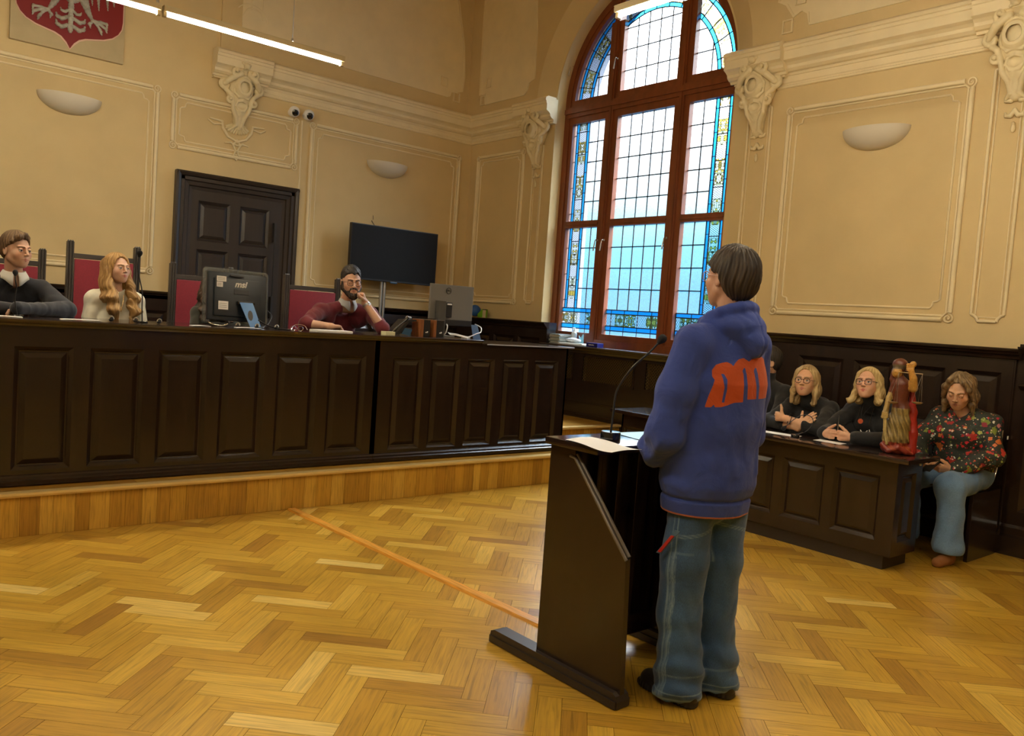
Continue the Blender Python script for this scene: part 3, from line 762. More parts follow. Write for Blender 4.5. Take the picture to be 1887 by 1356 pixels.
h = MB(); h.bbox((3.96, YB-.075, 2.12), (3.985, YB-.02, 2.34), .004); h.bbox((3.96, YB-.075, 1.25), (3.985, YB-.02, 1.5), .004); h.tube([(3.973, YB-.07, 1.5), (3.973, YB-.07, 2.15)], .006, 6)
wparent(h.build('door_bolt', 'black'), door)

# ------------------------------------------------------------------ plaster corbels (shield cartouche with scrolls)
def corbel_sdf(P):      # u = x across, y = out of wall, z up ; 0..-.75 below cornice
    X = np.abs(P[..., 0]); Q = np.stack([X, P[..., 1], P[..., 2]], -1)
    d = s_box(P, (0, .04, -.03), (.17, .10, .07), .02)
    d = smin(d, s_ell(P, (0, .02, -.24), (.15, .13, .17)), .04)
    d = smin(d, s_chain(P, [(0, .04, -.34), (0, .03, -.46), (0, .02, -.58), (0, .01, -.64)], [.10, .075, .05, .045], .03), .04)
    def scroll(cu, cz, r, sg, y, th):
        nonlocal d
        pts = []; rs = []
        for i in range(16):
            t = i / 15; a = PI*.5 + sg * t * 2.7 * PI; rad = r * (1 - .80*t)
            pts.append((cu + rad*math.cos(a), y + .035*t, cz + rad*math.sin(a))); rs.append(th * (1 - .35*t))
        d = smin(d, s_chain(Q, pts, rs, .004), .006)
        d = smin(d, s_ball(Q, (cu, y + .045, cz), .018), .005)
    scroll(.10, -.085, .062, 1, .155, .023)
    scroll(.185, -.225, .052, -1, .07, .024)
    scroll(.135, -.375, .042, 1, .085, .019)
    d = smin(d, s_chain(Q, [(.045,.17,-.10),(.13,.16,-.155),(.175,.12,-.20)], [.028,.030,.028], .006), .010)
    d = smin(d, s_chain(Q, [(.17,.085,-.28),(.125,.11,-.32),(.10,.10,-.40),(.085,.085,-.48),(.045,.07,-.55),(.03,.05,-.63),(.06,.03,-.66)], [.024,.022,.020,.022,.022,.018,.012], .006), .010)
    d = smin(d, s_ball(P, (0, .20, -.02), .036), .012)
    for (a_, b_) in (((-.035,.19,.0),(.03,.205,-.05)), ((.04,.19,.01),(-.02,.21,-.04))): d = smin(d, s_cap(P, a_, b_, .017, .012), .006)
    rim = np.abs(s_ell(P, (0, .10, -.235), (.098, .11, .115))); rim = np.maximum(rim - .009, np.abs(P[..., 1] - .165) - .022); d = smin(d, rim, .005)
    d = smin(d, s_chain(Q, [(0, .165, -.125), (.06, .155, -.15), (.098, .13, -.22), (.09, .125, -.30), (.05, .14, -.345), (0, .145, -.335)], [.013]*6, .004), .006)
    d = smin(d, s_ell(P, (0, .10, -.235), (.082, .062, .095)), .006)
    d = smax(d, -s_ell(P, (0, .135, -.425), (.055, .045, .045)), .008); d = smin(d, s_chain(Q, [(0, .125, -.375), (.05, .11, -.39), (.062, .10, -.43), (.03, .10, -.475), (0, .10, -.48)], [.012, .011, .011, .011, .012], .004), .005)
    return np.maximum(d + .002 * fold(P, 4, 60), -P[..., 1])
def pend_sdf(P):
    d = None
    for i, (z, w) in enumerate(((-.67, .065), (-.78, .055), (-.88, .02))):
        for s_ in ((-1, 1) if w > .03 else (0,)):
            c = s_chain(P, [(0, .012, z + .03), (s_*w*.5, .014, z - .008), (s_*w, .012, z - .005), (s_*w*1.15, .01, z + .015)], [.016, .016, .013, .009]) if s_ else s_ell(P, (0, .012, z), (.016, .014, .032))
            d = c if d is None else smin(d, c, .008)
        d = smin(d, s_ball(P, (0, .016, z + .035), .012), .008)
    return np.maximum(d, -P[..., 1])
def pend2_sdf(P):       # shell and twig hanging over the door panel
    d = s_ell(P, (0, .0, -.66), (.13, .035, .06)) + .006 * np.sin(np.arctan2(P[..., 0], P[..., 2] + .6) * 26)
    for s_ in (1, -1):
        d = smin(d, s_chain(P, [(s_*.30,.01,-.60),(s_*.17,.012,-.61),(s_*.16,.012,-.68),(s_*.10,.012,-.76),(0,.012,-.80)], [.008,.013,.014,.013,.013]), .006)
        d = smin(d, s_chain(P, [(s_*.32,.01,-.62),(s_*.26,.012,-.655),(s_*.18,.012,-.64)], [.007,.010,.008]), .006)
        d = smin(d, s_chain(P, [(0,.01,-.78),(s_*.04,.012,-.84),(s_*.01,.012,-.90),(s_*.03,.012,-.96),(0,.012,-1.0)], [.01,.011,.009,.009,.008]), .006)
        d = smin(d, s_chain(P, [(0,.01,-.84),(s_*.07,.012,-.82),(s_*.13,.01,-.83)], [.009,.011,.006]), .006)
    return np.maximum(d, -P[..., 1])
M['corbel'] = pbr('corbel_stucco', (.74, .63, .38), .6, bump=.1, bscale=150)
cor = empty('plaster_corbel', (XW - .0, 4.615, 4.02), -PI/2 + PI)      # right of the window
def set_corbel(o, loc, rz, lab): o.location = loc; o.rotation_euler = (0, 0, rz); tag(o, lab, 'corbel', 'cream plaster corbels under the cornice')
sdf_object('cartouche', corbel_sdf, (-.28, -.02, -.70), (.28, .28, .08), .0055, 'corbel', cor)
pd = sdf_object('pendant_ornament', pend_sdf, (-.12, -.01, -.94), (.12, .06, -.58), .004, 'corbel', cor)
set_corbel(cor, (XW-.005, 4.615, 3.98), PI/2, 'cream plaster corbel with shield and scrolls just right of the arched window')
c2 = copy_tree(cor); set_corbel(c2, (XW-.005, 7.74, 3.98), PI/2, 'cream plaster corbel with scrolls just left of the arched window')
c3 = copy_tree(cor); set_corbel(c3, (XW-.005, 2.43, 3.98), PI/2, 'cream plaster corbel at the far right top corner above the right wall')
c4 = cor.copy(); COL.objects.link(c4); cc = cor.children[0].copy(); COL.objects.link(cc); cc.parent = c4
set_corbel(c4, (3.5, YB-.005, 3.97), PI, 'cream plaster corbel hanging above the dark door with a shell and twig below')
sdf_object('shell_ornament', pend2_sdf, (-.36, -.01, -1.03), (.36, .06, -.55), .004, 'corbel', c4)

# ------------------------------------------------------------------ wall lamps, cameras, wires
sc = empty('wall_sconce', (0, 0, 0)); b = MB()
prof = []
for i in range(13):
    t = i / 12 * PI / 2; prof.append((max(.001, .285 * math.sin(t)), -.175 * math.cos(t)))
prof += [(.275, .0), (.262, -.02), (.16, -.115), (.001, -.15)]
mt = Matrix.Diagonal((1, .62, 1)).to_3x3(); b.lathe(prof, (0, 0, 0), 28, 0, mt, 0, PI)
b.build('bowl', 'sconce', sc, smooth=60)
b = MB(); b.box((-.1, 0, -.1), (.1, .02, -.02)); b.build('bracket', 'white', sc)
tag(sc, 'pale half-bowl wall sconce on the left of the back wall, left of the door', 'wall lamp', 'half-bowl wall sconces'); sc.location = (1.84, YB - .002, 3.295); sc.rotation_euler = (0, 0, PI)
s2 = copy_tree(sc); s2.location = (5.42, YB - .002, 3.262); s2['label'] = 'pale half-bowl wall sconce on the back wall above the black television'
s3 = copy_tree(sc); s3.location = (XW - .002, 3.475, 3.228); s3.rotation_euler = (0, 0, PI/2); s3['label'] = 'half-bowl wall sconce on the right wall, right of the arched window'
for k, (x, lab) in enumerate(((4.12, 'white dome security camera under the cornice, the left one of the pair'), (4.30, 'white dome security camera under the cornice, the right one of the pair'))):
    e = empty('security_camera', (x, YB, 3.62), 0, lab, 'security camera', 'pair of security cameras above the door')
    b = MB(); b.lathe([(.001, 0), (.04, 0), (.042, .03), (.036, .045), (.001, .05)], (0, 0, 0), 20, 0, Matrix.Rotation(PI/2, 3, 'X')); b.build('mount', 'whitep', e, smooth=50)
    b = MB(); b.ball((0, -.085, 0), .062, 10); b.build('housing', 'whitep', e, smooth=60)
    dv = Vector((-.18, -.9, -.38)).normalized(); b = MB(); b.lathe([(.036, -.02), (.036, .006), (.030, .010), (.001, .011)], tuple(Vector((0, -.085, 0)) + dv*.056), 24, 0, dv.to_track_quat('Z', 'Y').to_matrix()); b.build('lens', 'blackg', e, smooth=50)
b = MB(); b.tube(spline([(5.25, YB-.004, 2.535), (5.275, YB-.012, 2.50), (5.30, YB-.01, 2.47)], 4), .004, 5); b.tube([(5.27, YB-.01, 2.55), (5.262, YB-.01, 2.60)], .003, 5)
tag(b.build('wire_stub', 'black'), 'short loose wire ends poking out of the wall above the television', 'wire')

# linear pendant lamps
def lamp(a, b_, label, wires=(), nxt=None):
    a = Vector(a); b_ = Vector(b_); d = (b_ - a); L = d.length; ang = math.atan2(d.y, d.x)
    e = empty('pendant_lamp', a, ang, label, 'pendant lamp', 'linear pendant lamps')
    m = MB(); m.bbox((0, -.035, .012), (L, .035, .055), .006); m.box((0, -.037, .045), (L, .037, .05)); m.build('housing', 'cream', e)
    m = MB(); m.tube([(.03, 0, -.002), (L-.03, 0, -.002)], .0105, 10); m.build('tube', 'tube', e, smooth=50)
    m = MB(); m.box((.03, -.012, .0555), (L-.03, .012, .0562)); m.build('added_glow_strip', 'addglow', e)  # unseen glowing strip added on the housing to brighten the walls above
    for x in (.0, L-.025): m = MB(); m.bbox((x, -.018, -.02), (x+.025, .018, .014), .004); m.build('socket', 'cream', e)
    if wires:
        m = MB()
        for w in wires: m.tube([(w, 0, .06), (w, 0, 7 - a.z)], .0022, 5); m.lathe([(.001, .09), (.008, .085), (.012, .062), (.001, .06)], (w, 0, 0), 8)
        m.build('suspension_wire', 'steel', e)
    return e
LZ = 3.37
lamp((1.785, 6.1, LZ), (3.17, 6.1, LZ), 'lit linear pendant lamp hanging in front of the back wall corbel', (.95,))
lamp((.39, 6.1, LZ), (1.77, 6.1, LZ), 'lit linear pendant lamp at the top left edge, in line with the longer one', (1.36,))
lamp((3.78, 3.70, LZ), (3.78, 2.30, LZ), 'lit linear pendant lamp crossing the top of the arched window', (.5,))
for k, (a, b_) in enumerate((((3.78, 2.25, LZ), (3.78, .85, LZ)), ((3.78, .8, LZ), (3.78, -.6, LZ)), ((-1.0, 6.1, LZ), (.37, 6.1, LZ)), ((.2, 3.7, LZ), (.2, 2.3, LZ)), ((.2, 2.25, LZ), (.2, .85, LZ)), ((.2, -.2, LZ), (.2, -1.6, LZ)))):
    lamp(a, b_, 'linear pendant lamp over the hall, outside the picture')

# ------------------------------------------------------------------ coat of arms on its board
M['boardm'] = pbr('pale_board', (.47, .38, .21), .6, var=.05); M['red'] = pbr('deep_red_field', (.20, .003, .005), .5)
M['silver'] = pbr('silver_grey_relief', (.38, .37, .31), .5, var=.25, vscale=25); M['pinkedge'] = pbr('shield_rim', (.72, .48, .36), .5)
arms = empty('coat_of_arms', (1.82, YB, 3.7), 0, 'carved silver eagle on a red shield, on a pale board high on the wall', 'coat of arms')
def apart(mb, name, mat, **k): return wparent(mb.build(name, mat, **k), arms)
b = MB(); b.bbox((1.315, YB-.05, 3.705), (2.30, YB-.002, 4.95), .004); apart(b, 'board', 'boardm')
def shield(o=0.):
    L, Rr, cx = 1.352 - o, 2.275 + o, 1.818
    pts = [(L, 4.9 + o), (L, 4.10), (L+.012, 4.04), (L+.05, 3.975), (L+.11, 3.915), (L+.2, 3.885), (L+.30, 3.872), (L+.38, 3.85), (L+.43, 3.805), (cx, 3.735 - o), (cx+.035, 3.79), (cx+.09, 3.815), (cx+.18, 3.825), (cx+.28, 3.838 - .01), (cx+.36, 3.86 - o*.5), (Rr-.05, 3.90 - o*.5), (Rr-.01, 3.96), (Rr, 4.05), (Rr, 4.9 + o)]
    return [(u, v - (0)) for u, v in pts]
# the lower outline drops to the right with nothing but perspective, so it is symmetrical here
def sh(o):
    cx = 1.815; H = .462 + o; half = [(H, 4.92), (H, 4.10), (H-.01, 4.03), (H-.04, 3.975), (H-.09, 3.93 - o*.6), (H-.17, 3.895 - o*.9), (H-.26, 3.875 - o), (H-.33, 3.86 - o), (H-.385, 3.835 - o), (H-.43, 3.79 - o)]
    pts = [(cx + a, v) for a, v in half] + [(cx, 3.735 - o)] + [(cx - a, v) for a, v in half[::-1]]; return pts
b = MB(); b.prism(sh(.011), fb(.05), 0, .006); apart(b, 'shield_rim', 'pinkedge')
b = MB(); b.prism(sh(0), fb(.056), 0, .006); apart(b, 'shield_field', 'red')
def arms_sdf(P):        # u=x, y=out, z
    def c(pts, rs, y=.006): return s_chain(P, [(a, y, b2) for a, b2 in pts], rs, .004)
    d = s_ell(P, (1.815, 0, 4.42), (.15, .05, .26))
    K_ = 1.810
    for z, h in ((4.12, .075), (4.02, .07), (3.935, .060)): d = smin(d, s_ell(P, (K_, .010, z), (.026, .022, h)), .003)
    for s_ in (1, -1):
        X = lambda a: K_ + s_*a
        for (t1, t2, t3, w) in (((.122,3.966),(.085,3.908),(.030,3.945),.021), ((.122,4.030),(.088,3.984),(.030,4.020),.020), ((.085,4.082),(.060,4.055),(.025,4.085),.014)):
            d = smin(d, s_chain(P, [(X(t1[0]+.004), .012, t1[1]+.006), (X(t1[0]-.006), .012, (t1[1]*.45+t2[1]*.55)), (X(t2[0]-.012), .014, t2[1]+.008), (X(t3[0]), .010, t3[1])], [.006, w*.75, w, w*.8], .004), .003)
        d = smin(d, c([(X(.06),4.36),(X(.115),4.20),(X(.150),4.115),(X(.190),4.048)], [.05,.038,.026,.013]), .008)
        for tip in ((.315,4.036),(.312,3.988),(.268,3.952),(.165,3.998)):
            m_ = ((.195+tip[0])/2 + .006, (4.040+tip[1])/2 + .012)
            d = smin(d, c([(X(.192),4.042),(X(m_[0]),m_[1]),(X(tip[0]),tip[1]+.008),(X(tip[0]+.010),tip[1]-.028)], [.014,.012,.0155,.004], .012), .003)
        for (u, z1) in ((.185,4.19),(.245,4.152),(.325,4.18),(.38,4.227),(.42,4.30)):
            d = smin(d, c([(X(u-.05),4.70),(X(u-.02),4.40),(X(u),z1)], [.03,.026,.004]), .003)
    return np.maximum(d + .0016*np.sin((P[..., 2] + .35*np.abs(P[..., 0]-1.815))*260), -P[..., 1])
def mirror_y(o): return o
mm = Matrix(((1,0,0,0),(0,-1,0,YB-.062),(0,0,1,0),(0,0,0,1)))
o = sdf_object('eagle_relief', arms_sdf, (1.36, -.012, 3.86), (2.27, .06, 4.8), .0045, 'silver', None, world=mm); wparent(o, arms)

# ------------------------------------------------------------------ daylight
w = bpy.data.worlds.new('sky'); S.world = w; w.use_nodes = True; t = w.node_tree; t.nodes.clear()
wo = N(t, 'ShaderNodeOutputWorld'); bg = N(t, 'ShaderNodeBackground'); t.links.new(bg.outputs[0], wo.inputs[0])
tc = N(t, 'ShaderNodeTexCoord'); sp = N(t, 'ShaderNodeSeparateXYZ'); t.links.new(tc.outputs['Generated'], sp.inputs[0])
ns = N(t, 'ShaderNodeTexNoise'); ns.inputs['Scale'].default_value = 5; t.links.new(tc.outputs['Generated'], ns.inputs['Vector'])
ad = N(t, 'ShaderNodeMath', operation='MULTIPLY_ADD'); t.links.new(ns.outputs[0], ad.inputs[0]); ad.inputs[1].default_value = .07; t.links.new(sp.outputs[2], ad.inputs[2])
rp = ramp(t, [(0, (.030, .18, .35)), (.08, (.040, .23, .41)), (.125, (.07, .33, .49)), (.165, (.20, .47, .56)), (.205, (.52, .62, .66)), (.30, (.9, .95, 1.)), (1, (1., 1., 1.))])
hz = N(t, 'ShaderNodeMapRange'); t.links.new(sp.outputs[2], hz.inputs[0]); hz.inputs[1].default_value = .20; hz.inputs[2].default_value = .65; hz.inputs[3].default_value = .85; hz.inputs[4].default_value = 10.; t.links.new(hz.outputs[0], bg.inputs[1])
t.links.new(ad.outputs[0], rp.inputs[0]); t.links.new(rp.outputs[0], bg.inputs[0])
pl = bpy.data.lights.new('window_portal', 'AREA'); pl.shape = 'RECTANGLE'; pl.size = 2.6; pl.size_y = 4.2; pl.cycles.is_portal = True
po = bpy.data.objects.new('window_portal', pl); COL.objects.link(po); po.location = (7.1, CY, 3.25); po.rotation_euler = (PI/2, 0, PI/2)
vs = S.view_settings; vs.view_transform = 'Standard'; vs.look = 'None'; vs.exposure = 1.9; vs.gamma = 1; vs.use_curve_mapping = False
S.cycles.use_denoising = True
S.cycles.max_bounces = 8; S.cycles.diffuse_bounces = 5; S.cycles.transparent_max_bounces = 8; S.cycles.sample_clamp_indirect = 6
S.cycles.caustics_reflective = False; S.cycles.caustics_refractive = False

# ================================================================== FURNITURE
M['greydark'] = pbr('dark_grey_plastic', (.075, .073, .065), .4)
M['msicase'] = pbr('navy_black_plastic', (.008, .014, .022), .38)
M['bluekeys'] = pbr('blue_keypad', (.03, .10, .20), .4)
M['yellow'] = pbr('pale_yellow_paper', (.75, .72, .45), .7)
M['clearish'] = pbr('translucent_plastic', (.62, .70, .72), .25)
M['softblue'] = pbr('crumpled_plastic', (.60, .68, .75), .35, var=.25, vscale=30, bump=.6, bscale=60)
M['maskblue'] = pbr('mask_paper', (.25, .62, .75), .7)
M['redbox'] = pbr('dark_red_card', (.16, .01, .015), .5)
M['navybox'] = pbr('navy_card', (.01, .012, .16), .4)
M['ballblue'] = pbr('blue_rubber', (.02, .09, .30), .5)
M['green'] = pbr('green_card', (.16, .42, .015), .5)

M['darkf'] = pbr('dark_foot_wood', (.022, .015, .012), .45, coat=.1)
M['trimdark'] = pbr('worn_dark_moulding', (.10, .085, .07), .25, coat=.5)
M['reflectsheet'] = pbr('reflection_blue_sheet', (.20, .55, .75), .3)  # blue of the window's reflection put into the sheet's colour
M['foam'] = pbr('black_foam', (.012, .012, .014), .95, bump=.6, bscale=500)
M['frame_wood'] = pbr('chair_frame_wood', (.045, .038, .034), .4, var=.2, vscale=6)
M['edgeband'] = pbr('pale_edge_band', (.42, .46, .60), .25)

def text_mesh(name, s, size, mat, parent, loc, rot, shear=0., ext=.0008, bold=0.):
    cu = bpy.data.curves.new(name, 'FONT'); cu.body = s; cu.size = size; cu.extrude = ext; cu.shear = shear; cu.offset = bold; cu.align_x = 'CENTER'; cu.align_y = 'CENTER'
    tmp = bpy.data.objects.new(name + '_src', cu); COL.objects.link(tmp)
    me = bpy.data.meshes.new_from_object(tmp.evaluated_get(bpy.context.evaluated_depsgraph_get()))
    bpy.data.objects.remove(tmp); bpy.data.curves.remove(cu)
    me.materials.clear(); me.materials.append(M[mat]); o = bpy.data.objects.new(name, me); COL.objects.link(o)
    o.parent = parent; o.location = loc; o.rotation_euler = rot; return o
YD = 5.55
Fk = lambda u, v, d: (u, YD - d, v)
cent = [1.037 - .404*k for k in range(1, 8)][::-1] + [1.037, 1.445, 1.85, 2.255, 2.66, 3.065]
def bench_unit(name, U0, U1, panels, lab, endface=None):
    e = empty(name, (U0, YD, .258), 0, lab, 'judges bench')
    b = MB(); paneled(b, Fk, U0, U1, .258, 1.205, panels, .345, 1.083, dep=.024, bev=.026)
    b.box((U0, YD+.026, .262), (U1, YD+.05, 1.2)); b.box((U0, YD+.0, .26), (U0+.02, 6.2, 1.203)); b.box((U1-.02, YD+.0, .26), (U1, 6.2, 1.203))
    b.box((U0, YD+.001, 1.195), (U1, YD+.08, 1.204))
    wparent(b.build('body', 'dark'), e)
    b = MB(); b.prism([(0, .2585), (.028, .2585), (.028, .285), (.02, .292), (.018, .305), (.008, .315), (0, .32)], lambda a, z, d: Fk(d, z, a), U0, U1); wparent(b.build('plinth', 'dark'), e)
    return e
bench_unit('judges_bench', -1.8, 3.3165, [(c-.157, c+.157) for c in cent], 'long dark panelled front unit of the judges bench, left section under the people')
e = bench_unit('judges_bench', 3.3195, 5.36, [(c-.145, c+.145) for c in (3.605, 3.972, 4.345, 4.73, 5.10)], 'dark panelled front unit of the judges bench, right section with five panels')
def top(name, u0, u1, y0, y1, z0, z1, lab, lip=True, mat='darkh'):
    b = MB()
    if lip: b.prism([(y0, z1-.006), (y0+.006, z1), (y1, z1), (y1, z0), (y0+.03, z0), (y0+.026, z0+.012), (y0+.01, z0+.016), (y0+.004, z0+.024)], lambda y, z, d: (d, y, z), u0, u1)
    else: b.bbox((u0, y0, z0), (u1, y1, z1), .003)
    o = b.build(name, mat); tag(o, lab, 'worktop'); return o
top('bench_worktop', -1.8, 4.31, 5.495, 6.24, 1.2055, 1.247, 'dark polished worktop with moulded lip along the judges bench')
o = top('bench_worktop', 4.313, 5.40, 5.51, 6.24, 1.2055, 1.219, 'thin lower dark top at the right end of the bench with pale blue front edge', False)
b = MB(); b.box((4.36, 5.506, 1.207), (5.395, 5.5105, 1.2165)); b.build('edge_band', 'edgeband', o)

# tall judges' chairs
def chair(loc, w, top_z, lab, z0=.39):
    e = empty('judge_chair', (loc[0], loc[1], z0), 0, lab, 'chair', 'tall red judges chairs')
    H = top_z - z0
    for s_ in (-1, 1):
        b = MB(); x = s_ * (w/2 - .022)
        b.prism([(x-.023,-.02),(x-.014,-.02),(x-.011,-.014),(x-.006,-.02),(x+.006,-.02),(x+.011,-.014),(x+.014,-.02),(x+.023,-.02),(x+.023,.025),(x-.023,.025)], lambda u, v, d: (u, v, d), 0, H - .02)
        for k in range(3): b.lathe([(.009, 0), (.009, .006), (.004, .014), (.001, .015)], (x - .014 + .014*k, -.004, H - .022), 8)
        b.build('back_post', 'frame_wood', e)
        b = MB(); b.bbox((x-.022, -.50, 0), (x+.022, -.455, .64), .004); b.build('front_leg', 'frame_wood', e)
        b = MB(); b.bbox((x-.028, -.51, .64), (x+.028, -.02, .67), .008); b.build('armrest', 'frame_wood', e)
    b = MB(); b.bbox((-w/2+.045, -.014, H-.142), (w/2-.045, .016, H-.105), .004); b.build('top_rail', 'frame_wood', e)
    b = MB(); b.bbox((-w/2+.05, -.022, .47), (w/2-.05, .012, H-.146), .012); b.build('backrest', 'velvet', e, smooth=60)
    b = MB(); b.bbox((-w/2+.03, -.50, .40), (w/2-.03, -.03, .47), .02); b.build('seat', 'velvet', e, smooth=60)
    return e
chair((1.685, 6.96), .52, 1.812, 'tallest red-backed judges chair, behind the long-haired blonde girl')
chair((2.44, 6.96), .52, 1.72, 'red-backed judges chair behind the large black monitor, in front of the door')
chair((3.44, 6.96), .55, 1.712, 'red-backed judges chair behind the bearded man')
chair((1.02, 6.96), .53, 1.727, 'red-backed judges chair behind the boy in navy, at the left edge')

# lectern
lc = empty('lectern', (2.66, 2.25, 0), 0, 'dark wooden lectern with open back and slanted sides, facing the judges bench', 'lectern')
XL, XR_ = 2.36, 2.99
side = [(2.49, .05), (2.49, .945), (2.345, .945), (2.345, .90), (2.035, .57), (2.012, .05)]
for k, x in enumerate((XL, XR_)):
    b = MB(); b.prism(side, lambda u, v, d: (d, u, v), x - .0125, x + .0125); wparent(b.build('side_panel', 'dark'), lc)
    b = MB(); b.prism([(2.775, .004), (2.775, .03), (2.77, .052), (2.745, .062), (2.03, .062), (2.012, .052), (2.005, .03), (2.005, .004)], lambda u, v, d: (d, u, v), x - .035, x + .035)
    b.box((x-.042, 2.008, .004), (x+.042, 2.772, .034)); wparent(b.build('foot', 'darkf'), lc)

b = MB(); b.bbox((XL+.013, 2.44, .06), (XR_-.013, 2.462, .94), .003)
for k in range(5): x = XL + .06 + k * .128; b.bbox((x, 2.405, .10), (x+.03, 2.44, .93), .004)
b.bbox((XL+.013, 2.40, .06), (XR_-.013, 2.445, .15), .004); wparent(b.build('front_panel', 'dark'), lc)
b = MB(); b.bbox((XL-.055, 2.185, .945), (XR_+.055, 2.485, .975), .006); wparent(b.build('top_board', 'darkh', smooth=30), lc)
b = MB(); b.tube([(XL-.014, 2.37, .91), (XL-.014, 2.34, .905), (XL-.014, 2.03, .568)], .0075, 8); b.tube([(XL-.0, 2.345, .92), (XL-.0, 2.03, .58)], .008, 8); wparent(b.build('slant_trim', 'trimdark', smooth=50), lc)
def gooseneck(name, base, pts, lab, parent_mat='black', r=.0045, head=.017, rb=.042, hb=.032, grp=None):
    e = empty(name, base, 0, lab, 'microphone', grp)
    b = MB(); b.lathe([(.001, 0), (rb, 0), (rb, hb*.8), (rb*.93, hb), (.012, hb*1.03), (.001, hb*1.03)], (0, 0, 0), 28); b.build('base', 'blackg', e, smooth=40)
    P_ = [Vector(p) - Vector(base) for p in pts]; q = spline([(0, 0, hb)] + P_, 8)
    b = MB(); b.tube(q, r, 8); b.build('gooseneck', 'black', e, smooth=60)
    d = (q[-1] - q[-3]).normalized(); c = q[-1] + d * head * .8
    mat = d.to_track_quat('Z', 'Y').to_matrix()
    b = MB(); b.lathe([(.006, -head*1.7), (head*.55, -head*1.3), (head*.98, -head*.5), (head*1.05, 0), (head*.95, head*.5), (head*.6, head*.9), (.001, head*1.05)], tuple(c), 18, 0, mat); b.build('windscreen', 'foam', e, smooth=60)
    return e
gooseneck('microphone', (2.535, 2.335, .9765), [(2.53, 2.325, 1.09), (2.51, 2.30, 1.175), (2.505, 2.26, 1.235), (2.52, 2.22, 1.295), (2.56, 2.185, 1.35), (2.60, 2.165, 1.40)], 'gooseneck microphone with round black base standing on the lectern top')
def sheet(name, corners, z, mat, lab, cat, curl=None, n=14, t=.0006, grp=None):
    c = [Vector((*p, 0)) for p in corners]; b = MB(); vs = []; fs = []
    for i in range(n + 1):
        for j in range(n + 1):
            u, v = i/n, j/n; p = c[0]*(1-u)*(1-v) + c[1]*u*(1-v) + c[2]*u*v + c[3]*(1-u)*v
            vs.append((p.x, p.y, z + (curl(u, v) if curl else 0)))
    m = len(vs); vs += [(x, y, z_ - t) for x, y, z_ in vs]
    for i in range(n):
        for j in range(n):
            a = i*(n+1)+j; fs += [(a, a+n+1, a+n+2, a+1), (a+m, a+m+1, a+m+n+2, a+m+n+1)]
    for i in range(n): fs += [(i, i+1, i+1+m, i+m), (n*(n+1)+i, n*(n+1)+i+m, n*(n+1)+i+1+m, n*(n+1)+i+1), (i*(n+1), i*(n+1)+m, (i+1)*(n+1)+m, (i+1)*(n+1)), (i*(n+1)+n, (i+1)*(n+1)+n, (i+1)*(n+1)+n+m, i*(n+1)+n+m)]
    b.add(vs, fs); return tag(b.build(name, mat, smooth=60), lab, cat, grp)
sheet('paper_sheet', [(2.315, 2.375), (2.50, 2.41), (2.435, 2.075), (2.245, 2.055)], .9772, 'white', 'white paper sheet hanging over the near edge of the lectern top', 'paper', lambda u, v: .004*math.sin(v*5) + .012*max(0, v-.55)**2*4 + .003*math.sin(u*4))
sheet('paper_sheet', [(2.70, 2.47), (2.95, 2.45), (2.93, 2.27), (2.66, 2.29)], .9772, 'reflectsheet', 'sheet on the lectern top beside the microphone, painted with the blue window reflection', 'paper')

# jury table, bench
tb = empty('long_table', (5.4, 3.5, 0), 0, 'dark panelled table on the right with the statue on its near end', 'table')
Ft = lambda u, v, d: (5.25 - d, u, v); Fe = lambda u, v, d: (u, 2.36 - d, v)
b = MB(); paneled(b, Ft, 2.36, 4.72, .10, .715, [(2.47+.385*k, 2.785+.385*k) for k in range(6)], .185, .605, dep=.02, bev=.022)
paneled(b, Fe, 5.25, 5.60, .10, .715, [(5.325, 5.52)], .185, .625, dep=.02, bev=.022)
b.box((5.25, 4.70, .1), (5.6, 4.72, .715)); b.box((5.275, 2.385, .1), (5.30, 4.70, .71)); b.box((5.58, 2.362, .1), (5.60, 2.40, .71)); b.box((5.25, 2.36, .095), (5.6, 4.72, .1)); wparent(b.build('body', 'dark'), tb)
b = MB(); b.box((5.275, 2.415, .001), (5.60, 4.70, .095)); wparent(b.build('plinth', 'darkf'), tb)
b = MB(); b.bbox((5.165, 2.262, .716), (5.62, 4.79, .745), .004); wparent(b.build('tabletop', 'darkh', smooth=30), tb)
b = MB(); b.bbox((5.545, 2.3555, .672), (5.57, 2.3595, .70), .001); b.box((5.552, 2.3545, .68), (5.563, 2.3556, .692), 1); wparent(b.build('sticker', ['white', 'black']), tb)
sb = empty('seat_bench', (6.3, 3.4, 0), 0, 'dark bench with curved black back and chrome edge along the panelled right wall', 'bench')
for y in (2.205, 4.72):
    b = MB(); b.bbox((6.04, y-.012, .001), (6.52, y+.014, .475), .003); wparent(b.build('end_panel', 'dark'), sb)
prof = spline([(6.02, 0, .492), (6.10, 0, .50), (6.25, 0, .488), (6.36, 0, .515), (6.425, 0, .60), (6.455, 0, .72), (6.47, 0, .90)], 5)
b = MB(); pp = [(p.x, p.z) for p in prof] + [(p.x + .012, p.z - .01) for p in prof[::-1]]
b.prism(pp, lambda u, v, d: (u, d, v), 2.215, 4.70); wparent(b.build('shell_seat', 'black', smooth=40), sb)
b = MB(); b.tube([(p.x, 2.205, p.z) for p in prof], .009, 8); wparent(b.build('chrome_edge', 'chrome', smooth=60), sb)
b = MB(); b.lathe([(.001, -.01), (.012, -.008), (.012, .008), (.001, .01)], (6.045, 2.2, .485), 10); wparent(b.build('bolt', 'chrome'), sb)
b = MB(); b.box((6.50, 2.204, .845), (6.52, 2.206, .87)); 
